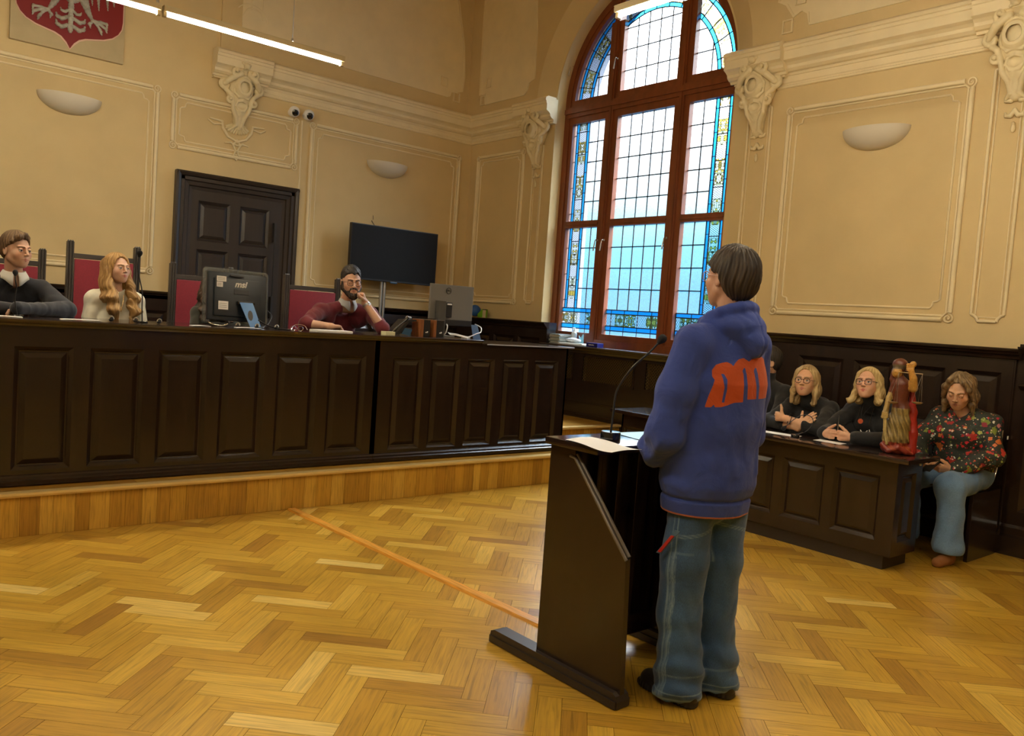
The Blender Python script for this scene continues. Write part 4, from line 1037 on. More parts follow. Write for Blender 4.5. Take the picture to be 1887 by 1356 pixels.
sw = MB(); sw.bbox((6.555, 2.1965, .83), (6.575, 2.2, .855), .001); tag(sw.build('sticker_tag', 'white'), 'tiny white square tag on the dark panelling by the chrome bench edge', 'tag')

# television on its stand
tv = empty('television', (5.44, 8.85, .39), 0, 'black flat television on a steel pole stand before the back wall', 'television')
Rz = Matrix.Translation((5.44, 8.85, 0)) @ Matrix.Rotation(R(-1), 4, 'Z')
b = MB(); b.bbox((-.615, -.028, 1.785), (.615, .028, 2.452), .008, 0, Rz); wparent(b.build('casing', 'black'), tv)
b = MB(); b.box((-.603, -.0295, 1.805), (.603, -.0275, 2.44), 0, Rz); wparent(b.build('screen', 'screen'), tv)
b = MB(); b.bbox((-.05, -.034, 1.77), (.05, -.02, 1.79), .002, 0, Rz); wparent(b.build('logo_bar', 'blackg'), tv)
for x in (5.315, 5.36):
    b = MB(); b.tube([(x, 8.90, .42), (x, 8.90, 1.95)], .019, 14); wparent(b.build('pole', 'steel', smooth=50), tv)
b = MB(); b.bbox((5.0, 8.55, .392), (5.7, 9.0, .42), .008); wparent(b.build('base', 'blackg'), tv)
b = MB(); b.bbox((5.2, 8.75, .9), (5.55, 9.0, .925), .004); wparent(b.build('shelf', 'blackg'), tv)

# monitors and things on the judges' bench
ZT = 1.2472
ms = empty('monitor', (2.32, 5.85, ZT), R(-1.5), 'black monitor seen from behind with clear acrylic frame and blue prop foot', 'monitor')
tilt = Matrix.Translation((-.012, 0, .04)) @ Matrix.Rotation(R(-7), 4, 'X') @ Matrix.Rotation(R(1.), 4, 'Y')
b = MB(); b.bbox((-.21, -.012, .0), (.215, .03, .345), .012, 0, tilt); b.bbox((-.17, -.03, .03), (.17, -.008, .30), .012, 0, tilt); b.build('casing', 'msicase', ms, smooth=40)
M['acrylic'] = nt('clear_acrylic')[0]
t = M['acrylic'].node_tree; ou = t.nodes['Material Output']; g1 = N(t, 'ShaderNodeBsdfTransparent'); g1.inputs[0].default_value = (.85, .88, .88, 1); g2 = N(t, 'ShaderNodeBsdfPrincipled'); g2.inputs['Base Color'].default_value = (.45, .46, .44, 1); g2.inputs['Roughness'].default_value = .15
mxs = N(t, 'ShaderNodeMixShader'); mxs.inputs[0].default_value = .16; t.links.new(g1.outputs[0], mxs.inputs[1]); t.links.new(g2.outputs[0], mxs.inputs[2]); t.links.new(mxs.outputs[0], ou.inputs[0])
b = MB(); fr_ = [(-.235, -.02), (.228, -.02), (.232, .0), (.232, .355), (.222, .368), (-.225, .368), (-.235, .355)]
b.tube([tuple(tilt @ Vector((u, .012, v))) for u, v in fr_], .007, 8, closed=True)
b.prism([(-.225, .347), (.222, .347), (.222, .366), (-.225, .366)], lambda u, v, d: tuple(tilt @ Vector((u, d, v))), -.01, .03)
b.prism([(-.233, -.015), (-.212, -.015), (-.212, .36), (-.233, .36)], lambda u, v, d: tuple(tilt @ Vector((u, d, v))), .005, .015)
b.prism([(.217, .0), (.230, .0), (.230, .36), (.217, .36)], lambda u, v, d: tuple(tilt @ Vector((u, d, v))), .005, .015)
b.build('acrylic_frame', 'acrylic', ms, smooth=50)
for s_ in (-1, 1):
    b = MB(); b.tube(spline([(s_*.21, .01, .03), (s_*.19, -.03, .012), (s_*.13, -.06, .006), (s_*.09, -.05, .02)], 5), .006, 6); b.build('front_foot', 'chrome', ms, smooth=60)
b = MB(); pl_ = [(-.012, .175), (.085, .175), (.135, .0), (.055, .0)]
b.prism(pl_, lambda u, v, d: (u, -.05 - .12*(.175 - v)/.175*.5 + d, v + .003), -.003, .003)
b.build('prop_foot', 'blueleg', ms)
b = MB(); b.prism([(.055+.018*math.cos(a)+.005, .085 + .036*math.sin(a)) for a in np.linspace(0, 2*PI, 20)[:-1]], lambda u, v, d: (u, -.05 - .12*(.175 - v)/.175*.5 + d - .001, v + .003), -.004, .0); b.build('foot_slot', 'black', ms)
b = MB(); b.bbox((-.02, -.05, .165), (.10, -.02, .185), .004); b.build('hinge', 'blackg', ms)
b = MB(); b.bbox((-.06, -.034, .315), (.04, -.022, .33), .003, 0, tilt); b.build('handle', 'black', ms); b = MB(); b.bbox((-.03, -.034, .19), (.08, -.028, .228), .002, 0, tilt); b.build('vent', 'black', ms)
text_mesh('logo', 'msi', .062, 'whitep', ms, tuple((tilt @ Vector((.015, -.0345, .262)))), (R(90 - 7), 0, 0), .3, .001, .0022)
for k, (x0, z0, w, h_) in enumerate(((-.155, .275, .068, .038), (-.155, .235, .044, .036), (-.14, .075, .07, .06))):
    b = MB(); b.box((x0, -.0325, z0), (x0+w, -.0305, z0+h_), 0, tilt)
    for j in range(3): b.box((x0+.006, -.0328, z0+h_*(.25+.22*j)), (x0+w-.01, -.0324, z0+h_*(.25+.22*j)+.0025), 1, tilt)
    b.build('sticker', ['white', 'grey'], ms)
dl_ = empty('monitor', (4.235, 5.9, ZT), R(2), 'grey monitor on a column stand seen from behind, right end of the bench top', 'monitor')
b = MB(); b.bbox((-.232, -.014, .15), (.235, .012, .452), .004); b.build('casing', 'grey', dl_)
b = MB(); b.bbox((-.13, -.016, .10), (.233, .008, .15), .004); b.build('lower_bezel', 'black', dl_)
b = MB(); b.bbox((-.178, -.06, .012), (-.095, -.03, .31), .003); b.bbox((-.178, -.03, .2), (-.10, -.012, .31), .003); b.build('column', 'greydark', dl_)
b = MB(); b.bbox((-.09, -.035, .17), (-.01, -.014, .30), .004); b.build('mount', 'black', dl_)
b = MB(); b.bbox((-.07, -.042, .277), (-.02, -.034, .29), .002); b.build('release_button', 'whitep', dl_)
b = MB(); b.bbox((-.175, -.055, .0), (.02, .12, .012), .004); b.build('base', 'grey', dl_)
b = MB(); b.tube([(-.045+.026*math.cos(a), -.016, .40+.026*math.sin(a)) for a in np.linspace(0, 2*PI, 28)[:-1]], .0022, 6, closed=True); b.build('badge_ring', 'black', dl_)
text_mesh('badge', 'DELL', .019, 'black', dl_, (-.045, -.0155, .40), (R(90), 0, 0), 0, .0006, .0004)
b = MB(); b.tube(spline([(-.05, -.02, .11), (-.07, -.06, .09), (-.09, -.07, .04), (-.10, -.06, .02)], 5), .006, 6); b.build('cable', 'whitep', dl_, smooth=60)
b = MB(); b.prism([(4.395, 1.366), (4.462, 1.366), (4.535, 1.2195), (4.448, 1.2195)], lambda u, v, d: (u, 5.80 + d + (1.366-v)*.12, v), -.002, .002)
tag(b.build('blue_plate', 'bluefilm'), 'leaning pale blue plate below the right corner of the grey monitor', 'plate')
for k, (x, lab) in enumerate(((3.845, 'small wooden loudspeaker, the left one of the pair beside the grey monitor'), (3.985, 'small wooden desktop loudspeaker, the right one in front of the grey monitor'))):
    sp_ = empty('loudspeaker', (x, 5.78, ZT), R(0), lab, 'loudspeaker', 'pair of small wooden loudspeakers')
    b = MB(); b.bbox((-.04, -.06, 0), (.0 if k == 0 else -.012, .06, .14), .002); b.build('cabinet', 'woodbox', sp_)
    b = MB(); b.bbox((.001 if k == 0 else -.011, -.055, .002), (.068, .055, .138), .003); b.build('grille', 'black', sp_)
    b = MB(); b.bbox((.022, -.058, .03), (.044, -.0545, .038), .001); b.bbox((.036, -.057, .034), (.048, -.0545, .044), .001); b.build('badge', 'whitep', sp_)
    b = MB(); b.bbox((-.04, -.06, .1395), (.068, .06, .1425), .001); b.build('lid', 'steel', sp_)
ph = empty('desk_phone', (3.69, 5.83, ZT), 0, 'black desk telephone tilted on its stand left of the wooden loudspeakers', 'telephone')
b = MB(); b.prism([(-.13, .003), (-.10, .003), (.02, .128), (.10, .133), (.10, .120), (.03, .112), (-.06, .003), (-.13, .003)], lambda u, v, d: (u, d, v), -.08, .08); b.build('body', 'black', ph)
b = MB(); b.tube(spline([(-.11, -.06, .02), (-.05, -.065, .085), (.03, -.06, .145)], 5), [.014]*3+[.009]*5+[.014]*3, 8); b.build('handset', 'blackg', ph, smooth=60)
b = MB(); b.ball((.06, 0, .145), .017, 7); b.ball((.085, .0, .143), .014, 7); b.build('knob', 'steel', ph, smooth=60)
b = MB(); b.prism([(-.03, .01), (.05, .0), (.07, .05), (.0, .06)], lambda u, v, d: (u, d, v), -.07, -.06); b.build('keypad', 'bluekeys', ph)
b = MB(); q = [(4.08 + dx, 5.68 + dy, ZT + .004 + z_) for dx, dy, z_ in ((-.0, 0, .03), (.03, .02, .022), (.09, .01, .018), (.16, -.02, .004), (.20, -.01, .0))]
b.tube(spline(q, 6), .0045, 6); b.tube(spline([(p[0], p[1]+.02, p[2]+.01) for p in q], 6), .0045, 6); b.tube(spline([(p[0]-.02, p[1]-.02, p[2]+(.0)) for p in q[1:]], 6), .0045, 6)
b.tube(spline([(4.25, 5.69, ZT+.005), (4.32, 5.70, ZT+.02), (4.40, 5.72, ZT+.045), (4.46, 5.74, ZT+.06), (4.49, 5.78, ZT+.10), (4.475, 5.85, ZT+.125)], 6), .0045, 6)
b.bbox((4.22, 5.66, ZT), (4.29, 5.70, ZT+.018), .004)
tag(b.build('power_cable', 'whitep', smooth=60), 'tangle of white power cables on the bench top in front of the grey monitor', 'cable')
b = MB(); b.bbox((3.475, 5.70, ZT), (3.56, 5.78, ZT+.026), .002); tag(b.build('sticky_note_block', 'yellow'), 'pale yellow block of sticky notes on the bench right of the bearded man', 'note block')
b = MB(); b.bbox((2.80, 5.56, ZT), (3.10, 5.68, ZT+.016), .004); b.box((2.803, 5.565, ZT+.0162), (3.097, 5.675, ZT+.0175)); tag(b.build('notebook', 'white'), 'white closed notebook on the bench top in front of the bearded man', 'notebook')
b = MB(); b.tube(spline([(2.62, 5.60, ZT+.004), (2.64, 5.62, ZT+.03), (2.68, 5.64, ZT+.045), (2.735, 5.63, ZT+.04), (2.75, 5.61, ZT+.01)], 5), .002, 5)
for x in (2.635, 2.69): b.tube([(x+.022*math.cos(a), 5.60, ZT+.018+.016*math.sin(a)) for a in np.linspace(0, 2*PI, 16)[:-1]], .0016, 5, closed=True)
tag(b.build('folded_glasses', 'chrome', smooth=60), 'folded thin wire glasses lying on the bench left of the white notebook', 'glasses')
for k, (c, lab) in enumerate((([(.70, 5.62), (.93, 5.62), (.94, 5.72), (.70, 5.72)], 'white paper under the folded arms of the boy in navy'), ([(1.13, 5.60), (1.36, 5.61), (1.36, 5.70), (1.14, 5.70)], 'white paper on the bench left of the girl'), ([(1.90, 5.56), (2.03, 5.57), (2.03, 5.63), (1.90, 5.62)], 'small white paper on the bench left of the black monitor'), ([(2.20, 5.55), (2.38, 5.56), (2.38, 5.62), (2.20, 5.61)], 'white paper on the bench in front of the black monitor'))):
    sheet('paper_sheet', c, ZT + .003 + .001*k, 'white', lab, 'paper', lambda u, v: .003*math.sin(u*3), t=.003)
for k, (x, lab) in enumerate(((1.425, 'leftmost small capped socket on the bench, in front of the girl'), (1.572, 'small capped socket on the bench at the right of the girl, next to her microphone'), (1.717, 'small capped socket on the bench between the girl and the red chair'), (2.245, 'small capped socket on the bench under the black monitor'), (2.385, 'small capped socket on the bench right of the blue prop foot'), (2.53, 'small capped socket on the bench left of the folded glasses'))):
    e = empty('cable_socket', (x, 5.66, ZT), 0, lab, 'cable socket', 'capped sockets along the bench top')
    b = MB(); b.ball((0, 0, .016), .015, 7); b.build('knob', 'black', e, smooth=60)
    b = MB(); b.tube([(.013*math.cos(a), -.010, .021+.013*math.sin(a)) for a in np.linspace(-.3, PI+.3, 10)], .0035, 5); b.build('cap_ring', 'ring', e, smooth=60)
gooseneck('microphone', (.925, 5.78, ZT), [(.91, 5.775, 1.35), (.915, 5.765, 1.42), (.905, 5.75, 1.47), (.905, 5.76, 1.505)], 'thin gooseneck microphone in front of the boy in navy', head=.014, r=.0035, hb=.012, rb=.035, grp='gooseneck microphones on the bench')
gooseneck('microphone', (1.635, 5.74, ZT), [(1.632, 5.745, 1.35), (1.63, 5.75, 1.45), (1.606, 5.75, 1.56), (1.596, 5.75, 1.63), (1.603, 5.75, 1.69)], 'tall gooseneck microphone standing at the right of the blonde girl', head=.017, r=.004, hb=.012, rb=.035, grp='gooseneck microphones on the bench')
b = MB(); b.tube(spline([(2.52, 5.80, ZT+.13), (2.545, 5.78, ZT+.09), (2.50, 5.74, ZT+.03), (2.42, 5.70, ZT+.006)], 6), .004, 6); b.tube(spline([(2.42, 5.72, ZT+.06), (2.48, 5.68, ZT+.025), (2.56, 5.66, ZT+.008), (2.66, 5.64, ZT+.005)], 6), .005, 6)
tag(b.build('monitor_cable', 'black', smooth=60), 'dark looping cables at the right of the black monitor', 'cable')

# things on the window ledge and on the panelling cap
ZL = 1.192
b = MB()
for k in range(9): b.bbox((6.60 + .008*math.sin(k*2.1), 7.0 + .01*math.cos(k*3), ZL + .0125*k), (6.84 + .008*math.sin(k*1.3), 7.17 - .012*math.sin(k*1.7), ZL + .0125*k + .011), .002, k % 3)
M['docs'] = pbr('worn_papers', (.40, .42, .38), .7); M['docs2'] = pbr('worn_papers_b', (.58, .60, .57), .7); M['docs3'] = pbr('grey_green_folder', (.23, .28, .26), .6)
tag(b.build('paper_stack', ['docs', 'docs2', 'docs3']), 'untidy stack of grey papers at the left end of the window ledge', 'papers')
b = MB(); b.bbox((6.57, 6.55, ZL), (6.80, 6.99, ZL+.012), .002); b.bbox((6.60, 6.62, ZL+.012), (6.78, 6.98, ZL+.024), .002); tag(b.build('magazine_pile', 'docs2'), 'flat pile of pale magazines along the window ledge', 'papers')
sn = empty('sanitizer_bottle', (6.80, 6.965, ZL+.025), 0, 'clear white pump bottle standing by the left window corner', 'bottle')
b = MB(); b.lathe([(.001, 0), (.032, 0), (.034, .01), (.034, .10), (.028, .118), (.011, .126), (.011, .135), (.001, .135)], (0, 0, 0), 18); b.build('body', 'clearish', sn, smooth=50)
b = MB(); b.lathe([(.012, .132), (.012, .148), (.004, .15), (.004, .168), (.001, .168)], (0, 0, 0), 12); b.bbox((-.03, -.007, .165), (.012, .007, .175), .003); b.build('pump', 'whitep', sn)
b = MB(); b.ball((6.69, 6.87, ZL+.052), (.05, .10, .03), 9); b.ball((6.69, 6.80, ZL+.05), (.045, .06, .022), 8); tag(b.build('tissue_pack', 'softblue', smooth=60), 'crumpled pale plastic tissue pack on the magazines under the window', 'tissue pack')
b = MB(); b.prism([(6.80, ZL+.024), (6.86, ZL+.026), (6.875, ZL+.11), (6.85, ZL+.075), (6.81, ZL+.13)], lambda u, v, d: (6.76 + d, u - .03, v), 0, .012); tag(b.build('face_mask', 'maskblue'), 'light blue paper mask standing on the window ledge', 'mask')
b = MB(); b.bbox((6.845, 6.90, ZL), (6.875, 6.99, ZL+.09), .003); tag(b.build('red_box', 'redbox'), 'small dark red box behind the blue mask on the window ledge', 'box')
bx = empty('blue_box', (6.62, 6.44, ZL), 0, 'small dark blue box with pale lettering on the window ledge', 'box')
b = MB(); b.bbox((-.05, -.085, 0), (.05, .085, .046), .003); b.build('carton', 'navybox', bx)
b = MB()
for k in range(6): b.bbox((-.0512, .035 - .014*k, .018), (-.0502, .045 - .014*k, .026 + .005*(k % 2 == 0)), .0002)
b.build('lettering', 'whitep', bx)
b = MB(); b.ball((6.62, 8.675, 1.515), .076, 10); tag(b.build('blue_ball', 'ballblue', smooth=60), 'blue ball on the panelling cap, partly behind the grey monitor', 'ball')
b = MB(); b.prism([(8.45, 1.432), (8.58, 1.432), (8.59, 1.47), (8.50, 1.54), (8.44, 1.54)], lambda u, v, d: (6.60 + d, u, v), 0, .05); b.box((6.59, 8.415, 1.432), (6.60, 8.47, 1.53), 1); b.box((6.59, 8.41, 1.528), (6.61, 8.47, 1.54), 2)
tag(b.build('green_folder', ['green', 'cream', 'black']), 'bright green folder with a pale label on the panelling cap beside the blue ball', 'folder')

# things on the long table
ZB = .7455
sheet('paper_sheet', [(5.30, 3.50), (5.42, 3.52), (5.47, 3.17), (5.35, 3.14)], ZB+.001, 'white', 'white paper on the table in front of the crossed arms', 'paper')
sheet('paper_sheet', [(5.36, 3.02), (5.48, 3.03), (5.47, 2.83), (5.36, 2.82)], ZB+.001, 'white', 'white paper on the table under the hands holding a pen', 'paper')
mi = gooseneck('microphone', (5.36, 3.16, ZB), [(5.36, 3.13, .772), (5.37, 3.08, .80), (5.40, 3.055, .86), (5.44, 3.10, .90), (5.45, 3.17, .90), (5.42, 3.22, .86), (5.37, 3.255, .80)], 'black gooseneck microphone bent over on the long table', head=.016, r=.003, hb=.018, rb=.03)

# ================================================================== PEOPLE
def bounded(P, c, r, fn):
    d = L_(P - V(*c)) - r; out = np.maximum(d, 0) + .03; idx = d < .0
    if idx.any(): out[idx] = fn(P[idx])
    return out
def nrm(v): v = np.array(v, float); return v / np.linalg.norm(v)
def head_sdf(P, sex='m', age=0.):
    """head frame: x right, y forward, z up, origin between the ears at eye height; P flat (n,3)"""
    X = np.abs(P[..., 0]); Q = np.stack([X, P[..., 1], P[..., 2]], -1)
    f_ = sex == 'f'
    d = s_ell(P, (0, -.014, .030), (.0735, .092, .084))
    d = smin(d, s_ell(P, (0, .030, -.028), (.058, .058, .082)), .03)
    jw = .046 if f_ else .050
    d = smin(d, s_cap(Q, (jw, .002, -.050), (.012, .060, -.090), .018, .0165), .030)
    d = smin(d, s_ball(P, (0, .068, -.094), .0145 if f_ else .017), .018)
    d = smin(d, s_ell(Q, (.038, .056, -.026), (.025, .024, .026)), .022)
    d = smin(d, s_cap(Q, (.010, .0865 if f_ else .0885, .024), (.042, .072, .026), .0075, .0065), .016 if f_ else .011)
    # eye sockets, then lids
    d = smax(d, -s_ell(Q, (.031, .0965, .003), (.0165, .013, .0115)), .008)
    d = smin(d, s_ball(Q, (.0310, .0765, .002), .0128), .002)
    lid = s_ell(Q, (.0310, .0775, .0045), (.0145, .0135, .0125)); cut = P[..., 2] - .0072
    d = smin(d, np.maximum(lid, -cut), .002)
    low = s_ell(Q, (.0310, .0770, -.001), (.0142, .0132, .0120)); d = smin(d, np.maximum(low, P[..., 2] + .0065), .002)
    # nose
    nt_ = .105 if f_ else .110
    d = smin(d, s_chain(P, [(0, .0895, .016), (0, .098, -.006), (0, nt_ - .001, -.0245)], [.0062, .0070, .0092], .006), .009)
    d = smin(d, s_ball(Q, (.0115, .099, -.0285), .0072), .006)
    d = smax(d, -s_ball(Q, (.0065, .106, -.0365), .0035), .003)
    # mouth
    d = smin(d, s_ell(P, (0, .0670, -.059), (.035, .022, .028)), .020)
    d = smin(d, s_cap(Q, (.0, .0900, -.0545), (.026, .0815, -.0585), .0050, .0032), .005)
    d = smin(d, s_cap(Q, (.0, .0890, -.0650), (.020, .0825, -.0630), .0058, .0036), .005)
    d = smax(d, -s_cap(Q, (.0, .0960, -.0595), (.027, .0865, -.0600), .0020, .0014), .002)
    # ears
    e = s_ell(Q, (.0755, -.010, -.006), (.0065, .0175, .030), Matrix.Rotation(.18, 3, 'X')); e = smax(e, -s_ell(Q, (.0835, -.007, -.004), (.005, .010, .019)), .004)
    d = smin(d, e, .006)
    return d
def face_col(P, skin, lip, brow, iris=(.05, .04, .03), beard=None, closed=False):
    X = np.abs(P[..., 0]); Q = np.stack([X, P[..., 1], P[..., 2]], -1); n = len(P)
    c = np.tile(V(*skin), (n, 1)); head = (P[..., 1] > .03) & (P[..., 2] > -.13) & (L_(P) < .17)
    rosy = np.exp(-((L_(Q - V(.040, .072, -.022)) / .022) ** 2))[:, None] * .35 * head[:, None]
    c = c * (1 - rosy * V(.06, .38, .42))
    l = np.minimum(s_cap(Q, (.0, .0900, -.0545), (.026, .0815, -.0585), .0068, .0046), s_cap(Q, (.0, .0890, -.0650), (.020, .0825, -.0630), .0072, .0050))
    c[(l < .0) & head] = lip
    b = s_chain(Q, [(.0145, .0925, .0215), (.030, .087, .0265), (.045, .076, .0235)], [.0040, .0036, .0022], .002)
    w = np.clip(1 - b / .0025, 0, 1)[:, None] * head[:, None] * .85; c = c * (1 - w) + V(*brow) * w
    ball = L_(Q - V(.0310, .0765, .002)); op = (np.abs(ball - .0128) < .0012) & (P[..., 2] < .0066) & (P[..., 2] > -.0062) & (P[..., 1] > .078) & head
    if not closed:
        c[op] = (.62, .58, .54); ir = op & (np.hypot(X - .0310, P[..., 2] - .001) < .0062); c[ir] = iris
    lash = (np.abs(P[..., 2] - (.0072 if not closed else -.0030)) < .0014) & (np.abs(X - .031) < .0135) & (P[..., 1] > .079) & head; c[lash] = c[lash] * .25
    return c
def hand_sdf(P, w, d, n, t, curl=(25, 35, 20), thumb=(.5, .5, .3), sc=1., spread=.0):
    """w wrist, d finger direction, n direction the palm faces, t towards the thumb"""
    w = np.array(w, float); d = nrm(d); t = nrm(np.array(t, float) - d * np.dot(t, d)); n = nrm(n); n = nrm(np.cross(d, t)) * (1 if np.dot(np.cross(d, t), n) > 0 else -1)
    D = s_cap(P, w - d * .03 * sc, w + d * .012 * sc, .025 * sc, .024 * sc)
    D = smin(D, s_cap(P, w + t * .010 * sc + d * .02 * sc, w + t * .012 * sc + d * .07 * sc, .017 * sc, .0145 * sc), .012)
    D = smin(D, s_cap(P, w - t * .012 * sc + d * .02 * sc, w - t * .016 * sc + d * .066 * sc, .016 * sc, .0135 * sc), .014)
    for i, (ln, off) in enumerate(((.072, .027), (.080, .009), (.074, -.010), (.058, -.027))):
        b = w + (d * (.082 - .004 * abs(i - 1)) + t * off) * sc; a = 0.; p = b; D = smin(D, s_cap(P, w + (d * .03 + t * off * .6) * sc, b, .0115 * sc, .0100 * sc), .010)
        pts = [p]; dd = d + t * (1.5 - i) * spread
        cu = curl[i] if hasattr(curl[0], '__len__') else curl
        for k, (fr_a, g) in enumerate(((.45, cu[0]), (.31, cu[1]), (.24, cu[2]))):
            a += math.radians(g * (1 + .06 * i)); p = p + (nrm(dd) * math.cos(a) + n * math.sin(a)) * ln * fr_a * sc; pts.append(p)
        f_ = s_chain(P, pts, [.0098 * sc, .0090 * sc, .0082 * sc, .0068 * sc], .003); D = smin(D, f_, .004)
    b = w + (t * .018 + d * .022) * sc; p1 = b + (t * .022 + d * .022 + n * .010) * sc
    dirn = nrm(t * thumb[0] + d * thumb[1] + n * thumb[2]); p2 = p1 + dirn * .034 * sc; p3 = p2 + nrm(dirn + d * .3) * .026 * sc
    return smin(D, s_chain(P, [b, p1, p2, p3], [.015 * sc, .0125 * sc, .0105 * sc, .0078 * sc], .004), .006)
class Person:
    def __init__(s, label, pelvis, chest, neck, sh, el, wr, head, fwd, hfwd, hpitch=0., hroll=0., sex='m', hs=1., hands=(None, None), knees=None, feet=None, girth=1., skin=(.62, .36, .22), lip=(.48, .19, .14), brow=(.12, .07, .035), iris=(.05, .04, .03), closed=False, base=None, **kw):
        s.yaw = math.atan2(-fwd[0], fwd[1]); s.base = Vector(base or (pelvis[0], pelvis[1], 0))
        s.W = Matrix.Translation(s.base) @ Matrix.Rotation(s.yaw, 4, 'Z'); s.Wi = s.W.inverted()
        L = s.loc = lambda p: tuple(s.Wi @ Vector(p)); LD = lambda v: tuple(s.Wi.to_3x3() @ Vector(v))
        s.pelvis, s.chest, s.neck = L(pelvis), L(chest), L(neck); s.sh = [L(p) for p in sh]; s.el = [L(p) for p in el]; s.wr = [L(p) for p in wr]
        s.hs = hs; s.sex = sex; s.g = girth; s.hands = [None if h is None else dict(h, w=L(h['w']), d=LD(h['d']), n=LD(h['n']), t=LD(h['t'])) for h in hands]
        s.kn = [L(p) for p in knees] if knees else None; s.ft = [L(p) for p in feet] if feet else None
        hy = math.atan2(-hfwd[0], hfwd[1]) - s.yaw; s.hc = L(head)
        s.HR = (Matrix.Rotation(hy, 3, 'Z') @ Matrix.Rotation(hpitch, 3, 'X') @ Matrix.Rotation(hroll, 3, 'Y'))
        s.hr = np.array(s.HR, dtype=np.float32)          # local = (P-hc) @ hr / hs
        s.HM = s.W @ Matrix.Translation(s.hc) @ s.HR.to_4x4() @ Matrix.Scale(hs, 4)
        s.skin, s.lip, s.brow, s.iris, s.closed = skin, lip, brow, iris, closed; s.label = label
        s.o = sdf_object('person', s.body, *s.bounds(.03), kw.get('res', .0036), 'skin', None, col=s.colour)
        s.o.matrix_world = s.W; tag(s.o, label, 'person')
    def H(s, P): return (P - V(*s.hc)) @ s.hr / s.hs
    def hp(s, p): q = s.HR @ (Vector(p) * s.hs) + Vector(s.hc); return tuple(q)
    def bounds(s, m, pts=None):
        A = [s.pelvis, s.chest, s.neck, *s.sh, *s.el, *s.wr] + (s.kn or []) + (s.ft or []) if pts is None else pts
        A = np.array(A); lo = A.min(0) - .17 - m; hi = A.max(0) + .17 + m
        if pts is None:
            hc = np.array(s.hc); lo = np.minimum(lo, hc - .16); hi = np.maximum(hi, hc + .16)
            if s.ft: lo[2] = min(s.ft[0][2], s.ft[1][2]) - .10
        return lo, hi
    def torso(s, P, off=0., ky=.68):
        K = V(1, 1 / ky, 1); Q = P * K; f_ = lambda p: np.array(p) * [1, 1/ky, 1]; g = s.g
        mid = (np.array(s.pelvis) + np.array(s.chest)) / 2
        d = s_chain(Q, [f_(s.pelvis), f_(mid), f_(s.chest)], [.150*g + off, (.124 if s.sex == 'f' else .138)*g + off, (.136 if s.sex == 'f' else .150)*g + off], .05) * .86
        for i in (0, 1):
            d = smin(d, s_cap(P, (np.array(s.chest)*.35 + np.array(s.sh[i])*.65), s.sh[i], .066*g + off*.8, .046*g + off*.7), .04)
            d = smin(d, s_cap(P, np.array(s.neck) - [0, 0, .005], s.sh[i], .044 + off*.7, .038*g + off*.7), .035)
        if s.sex == 'f':
            for sx in (-1, 1): d = smin(d, s_ball(P, (s.chest[0] + sx*.075, s.chest[1] + .085*g, s.chest[2] - .02), .055*g + off), .05)
        return d
    def arm(s, P, i, off=0., cut=1.):
        w = np.array(s.el[i]) + (np.array(s.wr[i]) - np.array(s.el[i])) * cut; g = s.g ** .5
        return s_chain(P, [s.sh[i], s.el[i], w], [(.046 if s.sex == 'm' else .040)*g + off*.9, (.038 if s.sex == 'm' else .034)*g + off, (.027 + .010*(1-cut))*g + off*.8], .02)
    def leg(s, P, i, off=0., r=(.078, .048, .034)):
        hx = .08 * (1 if s.kn[i][0] > s.pelvis[0] else -1)
        hip = (s.pelvis[0] + hx, s.pelvis[1], s.pelvis[2] - .03); an = (s.ft[i][0], s.ft[i][1], s.ft[i][2] + .08)
        return s_chain(P, [hip, s.kn[i], an], [r[0] + off, r[1] + off, r[2] + off], .04)
    def body(s, P):
        d = s.torso(P)
        nb = s.neck; d = smin(d, s_cap(P, nb, s.hp((0, -.022, -.055)), (.054 if s.sex == 'm' else .047), (.052 if s.sex == 'm' else .044)), .02)
        d = smin(d, bounded(P, s.hc, .19, lambda q: head_sdf(s.H(q), s.sex) * s.hs), .012)
        for i in (0, 1):
            d = smin(d, s.arm(P, i), .02)
            h = s.hands[i]
            if h: d = smin(d, bounded(P, np.array(h['w']) + nrm(h['d'])*.08, .18, lambda q: hand_sdf(q, h['w'], h['d'], h['n'], h['t'], h.get('curl', (25, 35, 20)), h.get('thumb', (.5, .5, .3)), h.get('sc', .95), h.get('spread', 0.))), .012)
            if s.kn: d = smin(d, s.leg(P, i), .03)
            if s.ft: d = smin(d, s_cap(P, np.array(s.ft[i]) + [0, 0, .05], np.array(s.ft[i]) + [0, .09, .032], .028, .022), .02)
        return d
    def colour(s, P): return face_col(s.H(P), s.skin, s.lip, s.brow, s.iris, closed=s.closed)
    def wear(s, name, fn, bd, mat, res=.005, lab=None, **k):
        o = sdf_object(name, fn, *bd, res, mat, s.o, **k)
        if lab: o['label'] = lab
        return o
    def upper(s, mat, off=.016, cut=.98, hem=None, neck_r=.062, ky=.68, folds=.005, seed=1, neck_c=None, turtle=False, name='sweater', res=.005, extra=None, lab=None, bell=0., **k):
        hem = s.pelvis[2] - .08 if hem is None else hem
        def fn(P):
            d = s.torso(P, off, ky)
            for i in (0, 1): d = smin(d, s.arm(P, i, off + .002, cut if not hasattr(cut, '__len__') else cut[i]), .022)
            if extra is not None: d = extra(P, d)
            d = d + folds * fold(P, seed, 16, 1.1, (1, 1, .55)) + folds * .45 * fold(P, seed + 5, 42, .8, (1, 1, .5))
            nb = V(*s.neck) if neck_c is None else V(*neck_c)
            up = V(*s.hp((0, -.02, -.06)))
            if turtle: d = smin(d, s_cap(P, nb, nb + (up - nb) * .75, .062, .057), .02)
            else: d = smax(d, -s_cap(P, nb + (up - nb) * .0, up + (up - nb), neck_r, neck_r + .01), .008)
            return smax(d, hem - P[..., 2], .01)
